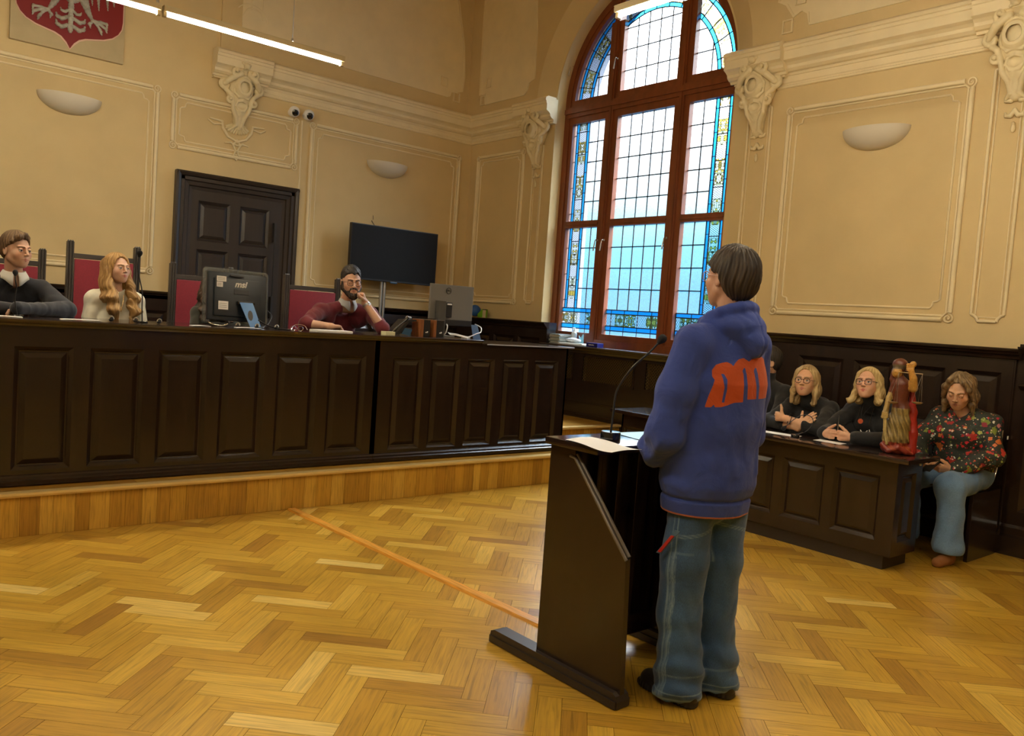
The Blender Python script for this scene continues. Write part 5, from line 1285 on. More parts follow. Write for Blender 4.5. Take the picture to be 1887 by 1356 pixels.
        lo, hi = s.bounds(.05, [s.pelvis, s.chest, s.neck, *s.sh, *s.el, *s.wr]); hi[2] = max(s.neck[2], s.sh[0][2]) + .12 + (.04 if turtle else 0); lo[2] = max(lo[2], min(hem, min(s.wr[0][2], s.wr[1][2], s.el[0][2], s.el[1][2]) - .1) - .03)
        return s.wear(name, fn, (lo, hi), mat, res, lab, **k)
    def bottoms(s, mat, off=.014, res=.008, name='trousers', **k):
        def fn(P):
            d = s_ell(P, s.pelvis, (.17*s.g, .14*s.g, .13))
            for i in (0, 1): d = smin(d, s.leg(P, i, off), .03)
            return d
        lo, hi = s.bounds(.02, [s.pelvis, *s.kn, *s.ft]); lo[2] = min(s.ft[0][2], s.ft[1][2]) + .0; hi[2] = s.pelvis[2] + .16
        return s.wear(name, fn, (lo, hi), mat, res, **k)
    def shoes(s, mat, res=.005, toe=.17, name='shoe'):
        for i in (0, 1):
            f_ = np.array(s.ft[i])
            fn = lambda P: smax(smin(s_cap(P, f_ + [0, -.03, .045], f_ + [0, toe, .03], .042, .036), s_cap(P, f_ + [0, 0, .05], f_ + [0, 0, .10], .045, .042), .02), f_[2] + .003 - P[..., 2], .004)
            s.wear(name, fn, (f_ - [.08, .1, .01], f_ + [.08, toe + .07, .16]), mat, res)
    def glasses(s, mat, r=.021, th=.0022, sq=0., name='glasses', y=.097, lens=True, half=.031):
        b = MB(); T = Matrix.Translation(s.hc) @ s.HR.to_4x4() @ Matrix.Scale(s.hs, 4)
        def P_(x, y_, z): return tuple(T @ Vector((x, y_, z)))
        for sx in (-1, 1):
            pts = []
            for k in range(24):
                a = 2*PI*k/24; cx = math.cos(a); sz = math.sin(a)
                px = sx*half + r*1.08*math.copysign(abs(cx)**(1-sq), cx); pz = -.001 + r*.88*math.copysign(abs(sz)**(1-sq), sz) + (.004*sx*cx if sq and sz > 0 else 0)
                pts.append(P_(px, y - .10*abs(px)*abs(px)*6, pz))
            b.tube(pts, th, 6, closed=True)
            b.tube([P_(sx*(half + r*1.05), y - .022, .006), P_(sx*.074, .05, .006), P_(sx*.080, -.01, .004), P_(sx*.078, -.03, -.012)], th*.9, 6)
        b.tube(spline([P_(-.010, y - .001, .003), P_(0, y + .003, .007), P_(.010, y - .001, .003)], 4), th, 6)
        o = b.build(name, mat, s.o, smooth=60); return o
    def collar(s, mat, R1=.066, R2=.085, drop=.045, name='shirt_collar', gap=.35):
        """folded shirt collar with two points in front"""
        nb = np.array(s.neck); up = np.array(s.hp((0, -.02, -.06))); b = MB(); n = 36; rows = [(.0, R1*.93, .026), (.0, R1, .034), (.0, R2, .0), (.0, R2*1.08, -1)]
        vs = []
        for k in range(n + 1):
            a = -PI/2 + gap*.5 + (2*PI - gap) * k / n; a += PI  # opening at +y (front)
            ang = PI/2 + gap*.5 + (2*PI - gap) * k / n
            fr_ = max(0, math.cos(ang - PI/2)); pt = fr_ ** 6
            for j, (q, r, z) in enumerate(rows):
                dz = z if z > -1 else -(.018 + drop * pt)
                rr = r + (.012 * pt if j >= 2 else 0)
                vs.append((nb[0] + rr*math.cos(ang), nb[1] + rr*.92*math.sin(ang) + (up[1]-nb[1])*.25, nb[2] + dz + .012 + .016*(1 - fr_)))
        fs = []; m = len(rows)
        for k in range(n):
            for j in range(m - 1): fs.append((k*m+j, k*m+j+1, (k+1)*m+j+1, (k+1)*m+j))
        b.add(vs, fs); o = b.build(name, mat, s.o, smooth=70)
        md = o.modifiers.new('thick', 'SOLIDIFY'); md.thickness = .003; return o
def strands(P, f=90., seed=0):
    a = np.arctan2(P[..., 0], P[..., 1] + .02)
    return np.sin(a * f * .25 + 2.5 * np.sin(P[..., 2] * 38 + seed) + seed) * .6 + np.sin(a * f * .61 + 1.7 * np.sin(P[..., 2] * 60 + 2 + seed)) * .4
def hairline(y, k): return np.interp(y, k[0], k[1]).astype(np.float32)
def hair_short(P, top=.0, side=0., seed=0, line=None, thick=.012, fringe=0., rough=.0022):
    kx = line or ([-.13, -.085, -.05, -.022, -.004, .012, .045, .060, .085], [-.085, -.080, -.060, -.030, .010, .030, .045, .070, .082])
    d = s_ell(P, (0, -.016, .040 + top*.5), (.0765 + thick*.30 + side, .096 + thick*.5, .080 + thick*.9 + top))
    d = smin(d, s_ell(P, (0, -.030, .0), (.0755 + side, .080 + thick*.3, .075)), .02)
    d = d - .0 + rough * strands(P, 110, seed) + .002*fold(P, seed, 55)
    zl = hairline(P[..., 1], kx)
    if fringe: zl = zl - fringe * np.clip((P[..., 1] - .05) / .04, 0, 1) * (.6 + .4*np.sin(P[..., 0]*70 + seed))
    return smax(d, zl + .004*np.sin(P[..., 0]*160) + .006*np.sin(P[..., 0]*62 + seed) * (P[..., 1] > .04) - P[..., 2], .006)
def hair_col(base, hi, seed=0, f=70):
    def fn(P_):
        s_ = .5 + .5 * strands(P_, f, seed); s_ = np.clip(s_ * .75 + .25*fold(P_, seed + 3, 50), 0, 1)[:, None]
        return V(*base) * (1 - s_) + V(*hi) * s_
    return fn
M['skin'] = attr_mat('skin', .5, sss=.12, var=.06, vscale=60)
M['hair'] = attr_mat('hair', .62, var=.25, vscale=120)
def knit(name, col, bump=.35, var=.15, sheen=.25, rough=.85): return pbr(name, col, rough, var=var, vscale=14, bump=bump, bscale=260, sheen=sheen)
M['navy'] = knit('navy_knit', (.010, .013, .022)); M['burgundy'] = knit('burgundy_knit', (.125, .008, .016), sheen=.15)
M['creamknit'] = knit('cream_sweat', (.78, .75, .60)); M['blackknit'] = knit('black_knit', (.008, .008, .009), sheen=.15)
M['olive'] = knit('olive_cloth', (.03, .032, .022)); M['collar'] = pbr('collar_cloth', (.74, .73, .66), .7); M['collarg'] = pbr('collar_grey', (.40, .41, .40), .7)
M['jeansdark'] = pbr('dark_trousers', (.02, .022, .03), .8); M['shoeblack'] = pbr('black_shoe', (.012, .011, .011), .5)
M['gold'] = pbr('gold_metal', (.65, .42, .15), .3, 1.); M['glassblack'] = pbr('dark_glasses_frame', (.035, .012, .012), .3)
def H_object(p, name, fn, bd, mat='hair', res=.0036, col=None, parent=None):
    """object modelled in the head frame of person p"""
    T = Matrix.Translation(p.hc) @ p.HR.to_4x4() @ Matrix.Scale(p.hs, 4)
    return sdf_object(name, fn, bd[0], bd[1], res, mat, p.o if parent is None else parent, col=col, world=T)
HB = ((-.12, -.15, -.12), (.12, .14, .16))
SEAT = dict(knees=None)

# ---------------- boy in navy at the left edge
bx0 = 1.0
boy = Person('person in navy jumper with white collar, arms folded on the bench, at the left edge',
    (.99, 6.74, .98), (.99, 6.50, 1.28), (1.0, 6.42, 1.475), [(1.17, 6.42, 1.42), (.82, 6.42, 1.42)], [(1.285, 6.20, 1.292), (.71, 6.20, 1.292)], [(1.03, 5.97, 1.294), (.90, 6.06, 1.288)],
    (1.0, 6.36, 1.665), (0, -1), (.50, -.87), R(0), sex='m', hs=.99, knees=[(1.10, 6.36, .93), (.88, 6.36, .93)], feet=[(1.10, 6.36, .39), (.88, 6.36, .39)],
    hands=(dict(w=(1.02, 5.97, 1.292), d=(-1, .1, 0), n=(0, 0, -1), t=(0, -1, 0)), dict(w=(.91, 6.06, 1.286), d=(1, .15, 0), n=(0, 0, -1), t=(0, -1, 0))), skin=(.66, .40, .27), brow=(.14, .08, .04))
boy.upper('navy', cut=1.35, seed=3, neck_r=.066, ky=.66); boy.collar('collar'); boy.bottoms('jeansdark'); boy.shoes('shoeblack', .008)
H_object(boy, 'hair', lambda P: smin(hair_short(P, .008, .001, 2, thick=.009), s_chain(P, [(-.055, .035, .092), (-.01, .064, .106), (.040, .066, .090), (.070, .045, .058)], [.014, .014, .012, .008], .02) + .0025*strands(P, 120, 1), .018), HB, col=hair_col((.085, .045, .018), (.21, .125, .055), 1))

# ---------------- girl with long hair
girl = Person('person with long wavy blonde hair in a cream sweatshirt seated before the tallest red chair',
    (1.64, 6.72, .96), (1.64, 6.50, 1.24), (1.64, 6.45, 1.435), [(1.775, 6.44, 1.375), (1.505, 6.44, 1.375)], [(1.825, 6.40, 1.13), (1.455, 6.40, 1.13)], [(1.72, 6.33, 1.03), (1.56, 6.33, 1.03)],
    (1.64, 6.40, 1.603), (0, -1), (.36, -.93), R(4), sex='f', hs=.90, knees=[(1.74, 6.36, .93), (1.54, 6.36, .93)], feet=[(1.74, 6.36, .39), (1.54, 6.36, .39)],
    hands=(dict(w=(1.71, 6.32, 1.03), d=(-.9, -.3, -.1), n=(0, 0, -1), t=(0, -1, 0)), dict(w=(1.57, 6.32, 1.035), d=(.9, -.3, -.1), n=(0, 0, -1), t=(0, -1, 0))),
    skin=(.70, .43, .30), lip=(.55, .17, .14), brow=(.26, .15, .07), girth=.93)
girl.upper('creamknit', off=.024, seed=6, neck_r=.060, folds=.006, name='sweatshirt', ky=.74); girl.bottoms('jeansdark'); girl.shoes('shoeblack', .008)
def long_hair(P):
    d = s_ell(P, (0, -.018, .036), (.086, .106, .098))
    X = np.abs(P[..., 0]); Q = np.stack([X, P[..., 1], P[..., 2]], -1)
    wv = .010*np.sin(P[..., 2]*60) * np.clip(-(P[..., 2] + .10)*8, 0, 1)
    Q2 = Q + np.stack([wv, .8*wv, 0*wv], -1)
    d = smin(d, s_chain(Q2, [(.062, .000, .07), (.088, .006, -.02), (.090, .030, -.13), (.092, .062, -.23), (.090, .082, -.33), (.076, .088, -.40)], [.024, .018, .030, .044, .042, .014], .03), .03)
    d = smin(d, s_chain(Q2, [(.05, -.06, .03), (.07, -.05, -.10), (.09, -.03, -.24)], [.05, .045, .035], .03), .03)
    # face opening
    cut = s_ell(P, (.006, .100, -.014), (.073, .092, .114)); d = smax(d, -cut, .008)
    d = smax(d, -s_cap(P, (0, .09, -.05), (0, .16, -.42), .042, .030), .015)
    d = smax(d, -np.maximum(s_ell(P, (0, .03, -.12), (.045, .09, .12)), -1), .01)
    part = np.exp(-(((P[..., 0] - .012)/.006)**2)) * .004 * (P[..., 2] > .08)
    return d + .0032*strands(P, 100, 3) + .0035*np.sin(P[..., 2]*85 + 30*X + 2*np.sin(P[..., 0]*60)) * np.clip(-(P[..., 2] + .08)*6, 0, 1) + part
H_object(girl, 'hair', long_hair, ((-.17, -.15, -.46), (.17, .16, .16)), col=hair_col((.26, .135, .035), (.58, .36, .13), 3, 90))
b = MB(); c = girl.neck
b.tube(spline([(c[0]-.05, c[1]+.05, c[2]-.0), (c[0]-.03, c[1]+.115, c[2]-.06), (c[0]-.01, c[1]+.150, c[2]-.105), (c[0]+.02, c[1]+.135, c[2]-.07), (c[0]+.045, c[1]+.06, c[2]+.0)], 6), .0014, 5)
b.bbox((c[0]-.012, c[1]+.150, c[2]-.137), (c[0]-.008, c[1]+.154, c[2]-.102), .001); b.bbox((c[0]-.022, c[1]+.150, c[2]-.122), (c[0]+.002, c[1]+.154, c[2]-.118), .001); b.build('cross_necklace', 'gold', girl.o)

# ---------------- person behind the black monitor
hid = Person('person with dark hair in a dark top, almost hidden behind the black monitor',
    (2.42, 6.74, .96), (2.42, 6.52, 1.22), (2.42, 6.46, 1.37), [(2.60, 6.46, 1.32), (2.25, 6.46, 1.32)], [(2.66, 6.34, 1.10), (2.19, 6.34, 1.10)], [(2.52, 6.3, 1.02), (2.33, 6.3, 1.02)],
    (2.355, 6.40, 1.52), (0, -1), (.1, -1), R(-14), sex='f', hs=.93, knees=[(2.52, 6.36, .93), (2.32, 6.36, .93)], feet=[(2.52, 6.36, .39), (2.32, 6.36, .39)],
    hands=(dict(w=(2.51, 6.29, 1.02), d=(-.9, -.3, 0), n=(0, 0, -1), t=(0, -1, 0)), dict(w=(2.34, 6.29, 1.02), d=(.9, -.3, 0), n=(0, 0, -1), t=(0, -1, 0))), res=.005)
hid.upper('olive', seed=9, turtle=True, res=.007); hid.bottoms('jeansdark'); hid.shoes('shoeblack', .01)
H_object(hid, 'hair', lambda P: long_hair(P * V(1, 1, 1.35)) + .004*fold(P, 3, 60), ((-.17, -.15, -.33), (.17, .16, .14)), res=.005, col=hair_col((.02, .012, .008), (.09, .05, .025), 5))

# ---------------- bearded man
man = Person('bearded person with glasses in a burgundy jumper, chin resting on one hand',
    (3.34, 6.70, .98), (3.36, 6.34, 1.27), (3.37, 6.19, 1.455), [(3.585, 6.16, 1.40), (3.125, 6.16, 1.40)], [(3.535, 5.86, 1.294), (2.915, 5.98, 1.294)], [(3.415, 5.955, 1.49), (3.035, 5.80, 1.285)],
    (3.345, 6.08, 1.652), (0, -1), (-.24, -1.), R(-7), R(3), sex='m', hs=1.04, knees=[(3.46, 6.36, .93), (3.22, 6.36, .93)], feet=[(3.46, 6.36, .39), (3.22, 6.36, .39)],
    hands=(dict(w=(3.415, 5.955, 1.49), d=(-.35, .05, 1), n=(-.75, .6, -.25), t=(-.5, -.8, 0), curl=(70, 80, 40), thumb=(.2, .8, .5)), dict(w=(3.035, 5.80, 1.287), d=(1, -.15, .02), n=(0, 0, -1), t=(-.1, 1, 0), curl=(45, 60, 30), thumb=(.2, 1, .3))),
    skin=(.62, .36, .24), brow=(.03, .018, .012), girth=1.08, closed=True)
man.upper('burgundy', off=.014, cut=(.12, .20), seed=11, neck_r=.070, folds=.006, neck_c=tuple(np.array(man.neck) + [0, .02, -.005]))
man.collar('collarg', .064, .080, .045); man.bottoms('jeansdark'); man.shoes('shoeblack', .008)
H_object(man, 'hair', lambda P: hair_short(P, .008, -.002, 5, thick=.007, rough=.0006) + .0028*fold(P, 7, 110) + .0015*fold(P, 17, 210), HB, col=hair_col((.007, .005, .004), (.038, .028, .021), 4))
def beard(P):
    X = np.abs(P[..., 0]); Q = np.stack([X, P[..., 1], P[..., 2]], -1)
    d = s_cap(Q, (.058, .004, -.045), (.020, .066, -.094), .023, .026)
    d = smin(d, s_ball(P, (0, .076, -.108), .027), .02)
    d = smin(d, s_cap(Q, (.070, .004, .0), (.062, .006, -.05), .009, .018), .015)
    d = smin(d, s_chain(Q, [(.0, .090, -.0425), (.022, .084, -.047), (.033, .072, -.066), (.03, .07, -.085)], [.0075, .0075, .009, .014], .006), .008)
    d = smax(d, -s_ell(P, (0, .097, -.056), (.021, .012, .0085)), .003)
    return d + .0022*strands(P, 140, 2) + .0018*fold(P, 8, 130)
H_object(man, 'beard', beard, ((-.1, -.04, -.15), (.1, .13, .03)), col=hair_col((.012, .008, .006), (.075, .042, .022), 6))
man.glasses('glassblack', .0215, .0020, .25)
wt = MB(); wv_ = Vector(man.wr[0]) * .93 + Vector(man.el[0]) * .07; ax = (Vector(man.wr[0]) - Vector(man.el[0])).normalized(); qm = ax.to_track_quat('Z', 'Y').to_matrix()
wt.lathe([(.030, -.009), (.033, -.009), (.033, .009), (.030, .009)], tuple(wv_), 20, 0, qm)
oo = wt.build('wrist_watch', 'steel', man.o, smooth=40)
fc = MB(); fc.lathe([(.001, .0), (.017, .0), (.018, .004), (.001, .006)], tuple(wv_ + qm @ Vector((0, 0, 0)) + (Vector(man.Wi.to_3x3() @ Vector((.45, -.9, .1))).normalized()) * .031), 16, 0, Vector(man.Wi.to_3x3() @ Vector((.45, -.9, .1))).to_track_quat('Z', 'Y').to_matrix()); fc.build('watch_face', 'whitep', oo)

# ---------------- first woman at the table (arms crossed)
w1 = Person('person in black turtleneck with blonde hair and round glasses, arms crossed',
    (6.16, 3.34, .58), (5.98, 3.35, .86), (5.86, 3.36, .985), [(5.87, 3.51, .93), (5.89, 3.20, .93)], [(5.65, 3.57, .795), (5.63, 3.125, .795)], [(5.56, 3.29, .795), (5.53, 3.345, .845)],
    (5.79, 3.365, 1.128), (-1, -.1), (-1, -.26), R(5), sex='f', hs=1.02, knees=[(5.80, 3.44, .50), (5.80, 3.24, .50)], feet=[(5.82, 3.44, .0), (5.82, 3.24, .0)],
    hands=(dict(w=(5.57, 3.25, .80), d=(.05, -.75, .75), n=(.8, 0, .1), t=(0, .6, .6), curl=(8, 8, 5), thumb=(.6, .4, .1)), dict(w=(5.53, 3.36, .848), d=(.15, 1, .05), n=(.9, 0, -.4), t=(0, 0, 1), curl=(35, 50, 30), thumb=(1, .15, 0))),
    skin=(.66, .38, .22), lip=(.50, .22, .16), brow=(.28, .17, .08), girth=1.0)
w1.upper('blackknit', off=.014, cut=(.55, .42), seed=21, turtle=True, folds=.004); w1.bottoms('jeansdark'); w1.shoes('shoeblack', .008)
def bob(P, L=-.165, out=.0, flick=0., part=.02):
    X = np.abs(P[..., 0]); Q = np.stack([X, P[..., 1], P[..., 2]], -1)
    d = s_ell(P, (0, -.018, .034), (.0825, .102, .093))
    d = smin(d, s_chain(Q, [(.064, .010, .065), (.079, .006, -.01), (.080 + out*.5, .014, -.08), (.082 + out, .022, L)], [.020, .014, .018, .012], .03), .022)
    d = smin(d, s_chain(Q, [(.03, -.07, .03), (.055, -.06, -.06), (.062 + out, -.04, L + .01)], [.05, .045, .030], .03), .03)
    if flick: d = smin(d, s_chain(Q, [(.086+out, .030, L+.02), (.10+out, .042, L-.004), (.125+out, .045, L+.012)], [.02, .015, .006], .02), .02)
    d = smax(d, -s_ell(P, (-.006, .100, -.010), (.073, .092, .110)), .008)
    d = smax(d, -s_ell(P, (0, .07, -.14), (.060, .06, .10)), .02)
    return d + .0026*strands(P, 110, 7) + .0015*fold(P, 2, 70)
H_object(w1, 'hair', lambda P: bob(P, -.165, .004), ((-.15, -.15, -.23), (.15, .14, .16)), col=hair_col((.30, .19, .07), (.62, .46, .22), 8, 90))
w1.glasses('glassblack', .0225, .0022)
b = MB()
for k, tq in enumerate((.86, .93)):
    wv_ = Vector(w1.el[1]).lerp(Vector(w1.wr[1]), tq); qm = (Vector(w1.wr[1]) - Vector(w1.el[1])).to_track_quat('Z', 'Y').to_matrix(); b.lathe([(.029, -.003), (.032, -.003), (.032, .003), (.029, .003)], tuple(wv_), 18, 0, qm)
b.build('bracelet', 'glassblack', w1.o)

# ---------------- second woman at the table (holding a pen)
w2 = Person('person in black hoodie with blonde bob, glasses and red pendant, holding a pen',
    (6.14, 2.86, .58), (5.98, 2.86, .88), (5.86, 2.86, 1.015), [(5.88, 3.01, .955), (5.90, 2.70, .955)], [(5.68, 3.10, .795), (5.64, 2.62, .79)], [(5.475, 3.01, .79), (5.475, 2.795, .79)],
    (5.765, 2.865, 1.162), (-1, 0), (-1, -.12), R(9), R(3), sex='f', hs=.98, knees=[(5.80, 2.96, .50), (5.80, 2.76, .50)], feet=[(5.82, 2.96, .0), (5.82, 2.76, .0)],
    hands=(dict(w=(5.475, 3.0, .79), d=(-.5, -.75, .1), n=(.75, -.65, 0), t=(0, 0, 1), curl=(65, 80, 45), thumb=(.5, .7, .4)), dict(w=(5.475, 2.805, .79), d=(-.5, .75, .1), n=(.75, .65, 0), t=(0, 0, 1), curl=(65, 80, 45), thumb=(.5, .7, .4))),
    skin=(.68, .38, .24), lip=(.55, .16, .12), brow=(.22, .13, .07))
w2.upper('blackknit', off=.018, cut=.92, seed=25, turtle=True, folds=.006, name='hoodie'); w2.bottoms('jeansdark'); w2.shoes('shoeblack', .008)
H_object(w2, 'hair', lambda P: bob(P, -.135, .006, 1), ((-.18, -.15, -.20), (.18, .14, .16)), col=hair_col((.38, .25, .08), (.74, .58, .28), 9, 90))
w2.glasses('glassblack', .0225, .0024, .30)
def ws(p, q): return tuple(p.Wi @ Vector(q))
b = MB(); b.tube([ws(w2, q) for q in ((5.80, 2.90, 1.02), (5.765, 2.895, .95), (5.755, 2.885, .905), (5.765, 2.87, .95), (5.80, 2.83, 1.02))], .0015, 5); cordo = b.build('pendant_cord', 'black', w2.o)
b = MB(); b.lathe([(.001, -.004), (.018, -.003), (.018, .003), (.001, .005)], ws(w2, (5.745, 2.885, .888)), 20, 0, Matrix.Rotation(R(90), 3, 'X')); b.lathe([(.001, .006), (.010, .004), (.001, .003)], ws(w2, (5.742, 2.885, .888)), 12, 1, Matrix.Rotation(R(90), 3, 'X'))
M['redstone'] = pbr('red_stone', (.50, .03, .01), .25, coat=.5); M['redstone2'] = pbr('orange_stone', (.62, .12, .04), .3)
b.build('pendant', ['redstone2', 'redstone'], w2.o, smooth=50)
b = MB()
for k, (y, z, a) in enumerate(((2.865, .812, .6), (2.835, .815, -.7), (2.805, .82, .3))):
    p = Vector((5.735, y, z)); dv = Vector((0, math.sin(a), math.cos(a)))*.018; b.tube([ws(w2, p - dv), ws(w2, p + dv)], .0035, 6)
    b.ball(ws(w2, p - dv), .006, 5)
b.build('badge_print', 'collar', w2.o)
for y in (2.915, 2.82):
    b = MB(); b.tube([ws(w2, q) for q in ((5.80, y, 1.0), (5.765, y, .93), (5.75, y+.004, .87))], .003, 6); b.build('drawstring', 'blackg', w2.o)
b = MB(); wv_ = Vector(w2.el[1]).lerp(Vector(w2.wr[1]), .93); qm = (Vector(w2.wr[1]) - Vector(w2.el[1])).to_track_quat('Z', 'Y').to_matrix(); b.lathe([(.030, -.006), (.034, -.006), (.034, .006), (.030, .006)], tuple(wv_), 18, 0, qm); ww = b.build('wrist_watch', 'steel', w2.o)
b = MB(); b.tube([(5.452, 2.895, .80), (5.450, 2.893, .86), (5.449, 2.892, .925)], .0038, 8); b.tube([(5.449, 2.892, .925), (5.449, 2.892, .935)], .003, 8)
tag(b.build('pen', 'steel'), 'thin upright pen held in the hands of the woman with the red pendant', 'pen')

# ---------------- dark-haired man mostly behind the standing speaker
w3 = Person('person with short dark hair in a black jumper, mostly hidden behind the standing speaker',
    (6.2, 3.86, .58), (6.06, 3.85, .90), (6.0, 3.84, 1.07), [(5.99, 4.02, 1.0), (6.0, 3.65, 1.0)], [(5.78, 4.08, .80), (5.80, 3.60, .80)], [(5.56, 3.98, .79), (5.56, 3.70, .79)],
    (5.955, 3.815, 1.235), (-1, .1), (-.78, .62), R(0), sex='m', hs=1.0, knees=[(5.80, 3.96, .50), (5.80, 3.74, .50)], feet=[(5.82, 3.96, .0), (5.82, 3.74, .0)],
    hands=(dict(w=(5.55, 3.97, .79), d=(-.6, -.7, 0), n=(0, 0, -1), t=(-.6, .6, 0)), dict(w=(5.55, 3.71, .79), d=(-.6, .7, 0), n=(0, 0, -1), t=(-.6, -.6, 0))), brow=(.03, .02, .01))
w3.upper('blackknit', off=.018, seed=28, turtle=True); w3.bottoms('jeansdark'); w3.shoes('shoeblack', .008)
H_object(w3, 'hair', lambda P: hair_short(P, .010, .0, 8, thick=.008), HB, col=hair_col((.012, .009, .007), (.05, .035, .022), 4))

M['orangetrim'] = pbr('orange_piping', (.50, .10, .03), .7); M['redtab'] = pbr('red_leather_tab', (.42, .018, .008), .5)
M['denimloop'] = pbr('denim_loop', (.07, .13, .20), .85, bump=.3); M['pinkframe'] = pbr('clear_pink_frame', (.55, .36, .32), .2)
M['brassold'] = pbr('dull_brass', (.38, .27, .14), .45, .6)

# ---------------- woman in a floral blouse at the end of the bench
def floral():
    m, t, out = nt('floral_blouse')
    b = N(t, 'ShaderNodeBsdfPrincipled'); t.links.new(b.outputs[0], out.inputs[0]); b.inputs['Roughness'].default_value = .7
    tc = N(t, 'ShaderNodeTexCoord'); cur = None
    base = N(t, 'ShaderNodeTexNoise'); base.inputs['Scale'].default_value = 9; t.links.new(tc.outputs['Object'], base.inputs['Vector'])
    rb = ramp(t, [(.35, (.008, .010, .006)), (.6, (.018, .026, .016)), (.72, (.012, .035, .035))]); t.links.new(base.outputs[0], rb.inputs[0]); cur = rb.outputs[0]
    for (sc, th, stops, off, dist) in ((17, .27, [(0, (.30, .012, .01)), (.22, (.42, .03, .015)), (.40, (.16, .20, .02)), (.55, (.24, .015, .03)), (.66, (.02, .05, .05)), (.8, (.45, .12, .02)), (.92, (.30, .34, .05))], 0, .9),
                                       (31, .22, [(0, (.50, .02, .015)), (.3, (.38, .01, .03)), (.5, (.55, .15, .05)), (.66, (.60, .58, .50)), (.76, (.30, .36, .08)), (.9, (.50, .20, .22))], 3.3, .6),
                                       (52, .17, [(0, (.55, .45, .30)), (.35, (.40, .02, .02)), (.6, (.62, .60, .52)), (.8, (.12, .16, .03))], 7.7, .4)):
        mp = N(t, 'ShaderNodeMapping'); mp.inputs['Location'].default_value = (off, off*.7, off*1.3); t.links.new(tc.outputs['Object'], mp.inputs[0])
        nz = N(t, 'ShaderNodeTexNoise'); nz.inputs['Scale'].default_value = sc*2.5; t.links.new(mp.outputs[0], nz.inputs['Vector'])
        ad = N(t, 'ShaderNodeVectorMath', operation='MULTIPLY_ADD'); t.links.new(nz.outputs['Color'], ad.inputs[0]); ad.inputs[1].default_value = (dist/sc,)*3; t.links.new(mp.outputs[0], ad.inputs[2])
        v = N(t, 'ShaderNodeTexVoronoi'); v.inputs['Scale'].default_value = sc; t.links.new(ad.outputs[0], v.inputs['Vector'])
        se = N(t, 'ShaderNodeSeparateColor'); t.links.new(v.outputs['Color'], se.inputs[0])
        cr = ramp(t, stops, 'CONSTANT'); t.links.new(se.outputs[0], cr.inputs[0])
        lt = N(t, 'ShaderNodeMath', operation='LESS_THAN'); t.links.new(v.outputs['Distance'], lt.inputs[0])
        mu = N(t, 'ShaderNodeMath', operation='MULTIPLY'); t.links.new(se.outputs[1], mu.inputs[0]); mu.inputs[1].default_value = th*2; t.links.new(mu.outputs[0], lt.inputs[1])
        mx = N(t, 'ShaderNodeMix', data_type='RGBA'); t.links.new(lt.outputs[0], mx.inputs[0]); t.links.new(cur, mx.inputs[6]); t.links.new(cr.outputs[0], mx.inputs[7]); cur = mx.outputs[2]
    t.links.new(cur, b.inputs['Base Color']); return m
M['floral'] = floral()
def denim(name, a, c, seam=True):
    m, t, out = nt(name)
    b = N(t, 'ShaderNodeBsdfPrincipled'); t.links.new(b.outputs[0], out.inputs[0]); b.inputs['Roughness'].default_value = .82; b.inputs['Sheen Weight'].default_value = .15
    tc = N(t, 'ShaderNodeTexCoord'); n = N(t, 'ShaderNodeTexNoise'); n.inputs['Scale'].default_value = 5; n.inputs['Detail'].default_value = 6; t.links.new(tc.outputs['Object'], n.inputs['Vector'])
    r = ramp(t, [(.3, a), (.7, c)]); t.links.new(n.outputs[0], r.inputs[0])
    mp = N(t, 'ShaderNodeMapping'); mp.inputs['Scale'].default_value = (500, 500, 140); t.links.new(tc.outputs['Object'], mp.inputs[0])
    n2 = N(t, 'ShaderNodeTexNoise'); n2.inputs['Scale'].default_value = 1; t.links.new(mp.outputs[0], n2.inputs['Vector'])
    r2 = ramp(t, [(.3, .75), (.7, 1.2)]); t.links.new(n2.outputs[0], r2.inputs[0])
    mx = N(t, 'ShaderNodeMix', data_type='RGBA', blend_type='MULTIPLY'); mx.inputs[0].default_value = 1; t.links.new(r.outputs[0], mx.inputs[6]); t.links.new(r2.outputs[0], mx.inputs[7]); cur = mx.outputs[2]
    if seam:
        at = N(t, 'ShaderNodeAttribute', attribute_name='Seam'); rs = ramp(t, [(0, 1), (.35, .55), (1, 0)]); t.links.new(at.outputs['Fac'], rs.inputs[0])
        dsh = N(t, 'ShaderNodeMapping'); t.links.new(tc.outputs['Object'], dsh.inputs[0]); m2 = N(t, 'ShaderNodeMix', data_type='RGBA'); t.links.new(rs.outputs[0], m2.inputs[0]); t.links.new(cur, m2.inputs[6]); m2.inputs[7].default_value = (.17, .26, .34, 1); cur = m2.outputs[2]
    t.links.new(cur, b.inputs['Base Color'])
    bp = N(t, 'ShaderNodeBump'); bp.inputs['Strength'].default_value = .3; bp.inputs['Distance'].default_value = .002; t.links.new(n2.outputs[0], bp.inputs['Height']); t.links.new(bp.outputs[0], b.inputs['Normal'])
    return m
M['denim'] = denim('stonewashed_denim', (.018, .056, .135), (.044, .112, .235)); M['denim2'] = denim('light_blue_denim', (.085, .165, .29), (.17, .30, .50), False)
M['suede'] = pbr('tan_suede', (.30, .12, .035), .8, bump=.3)
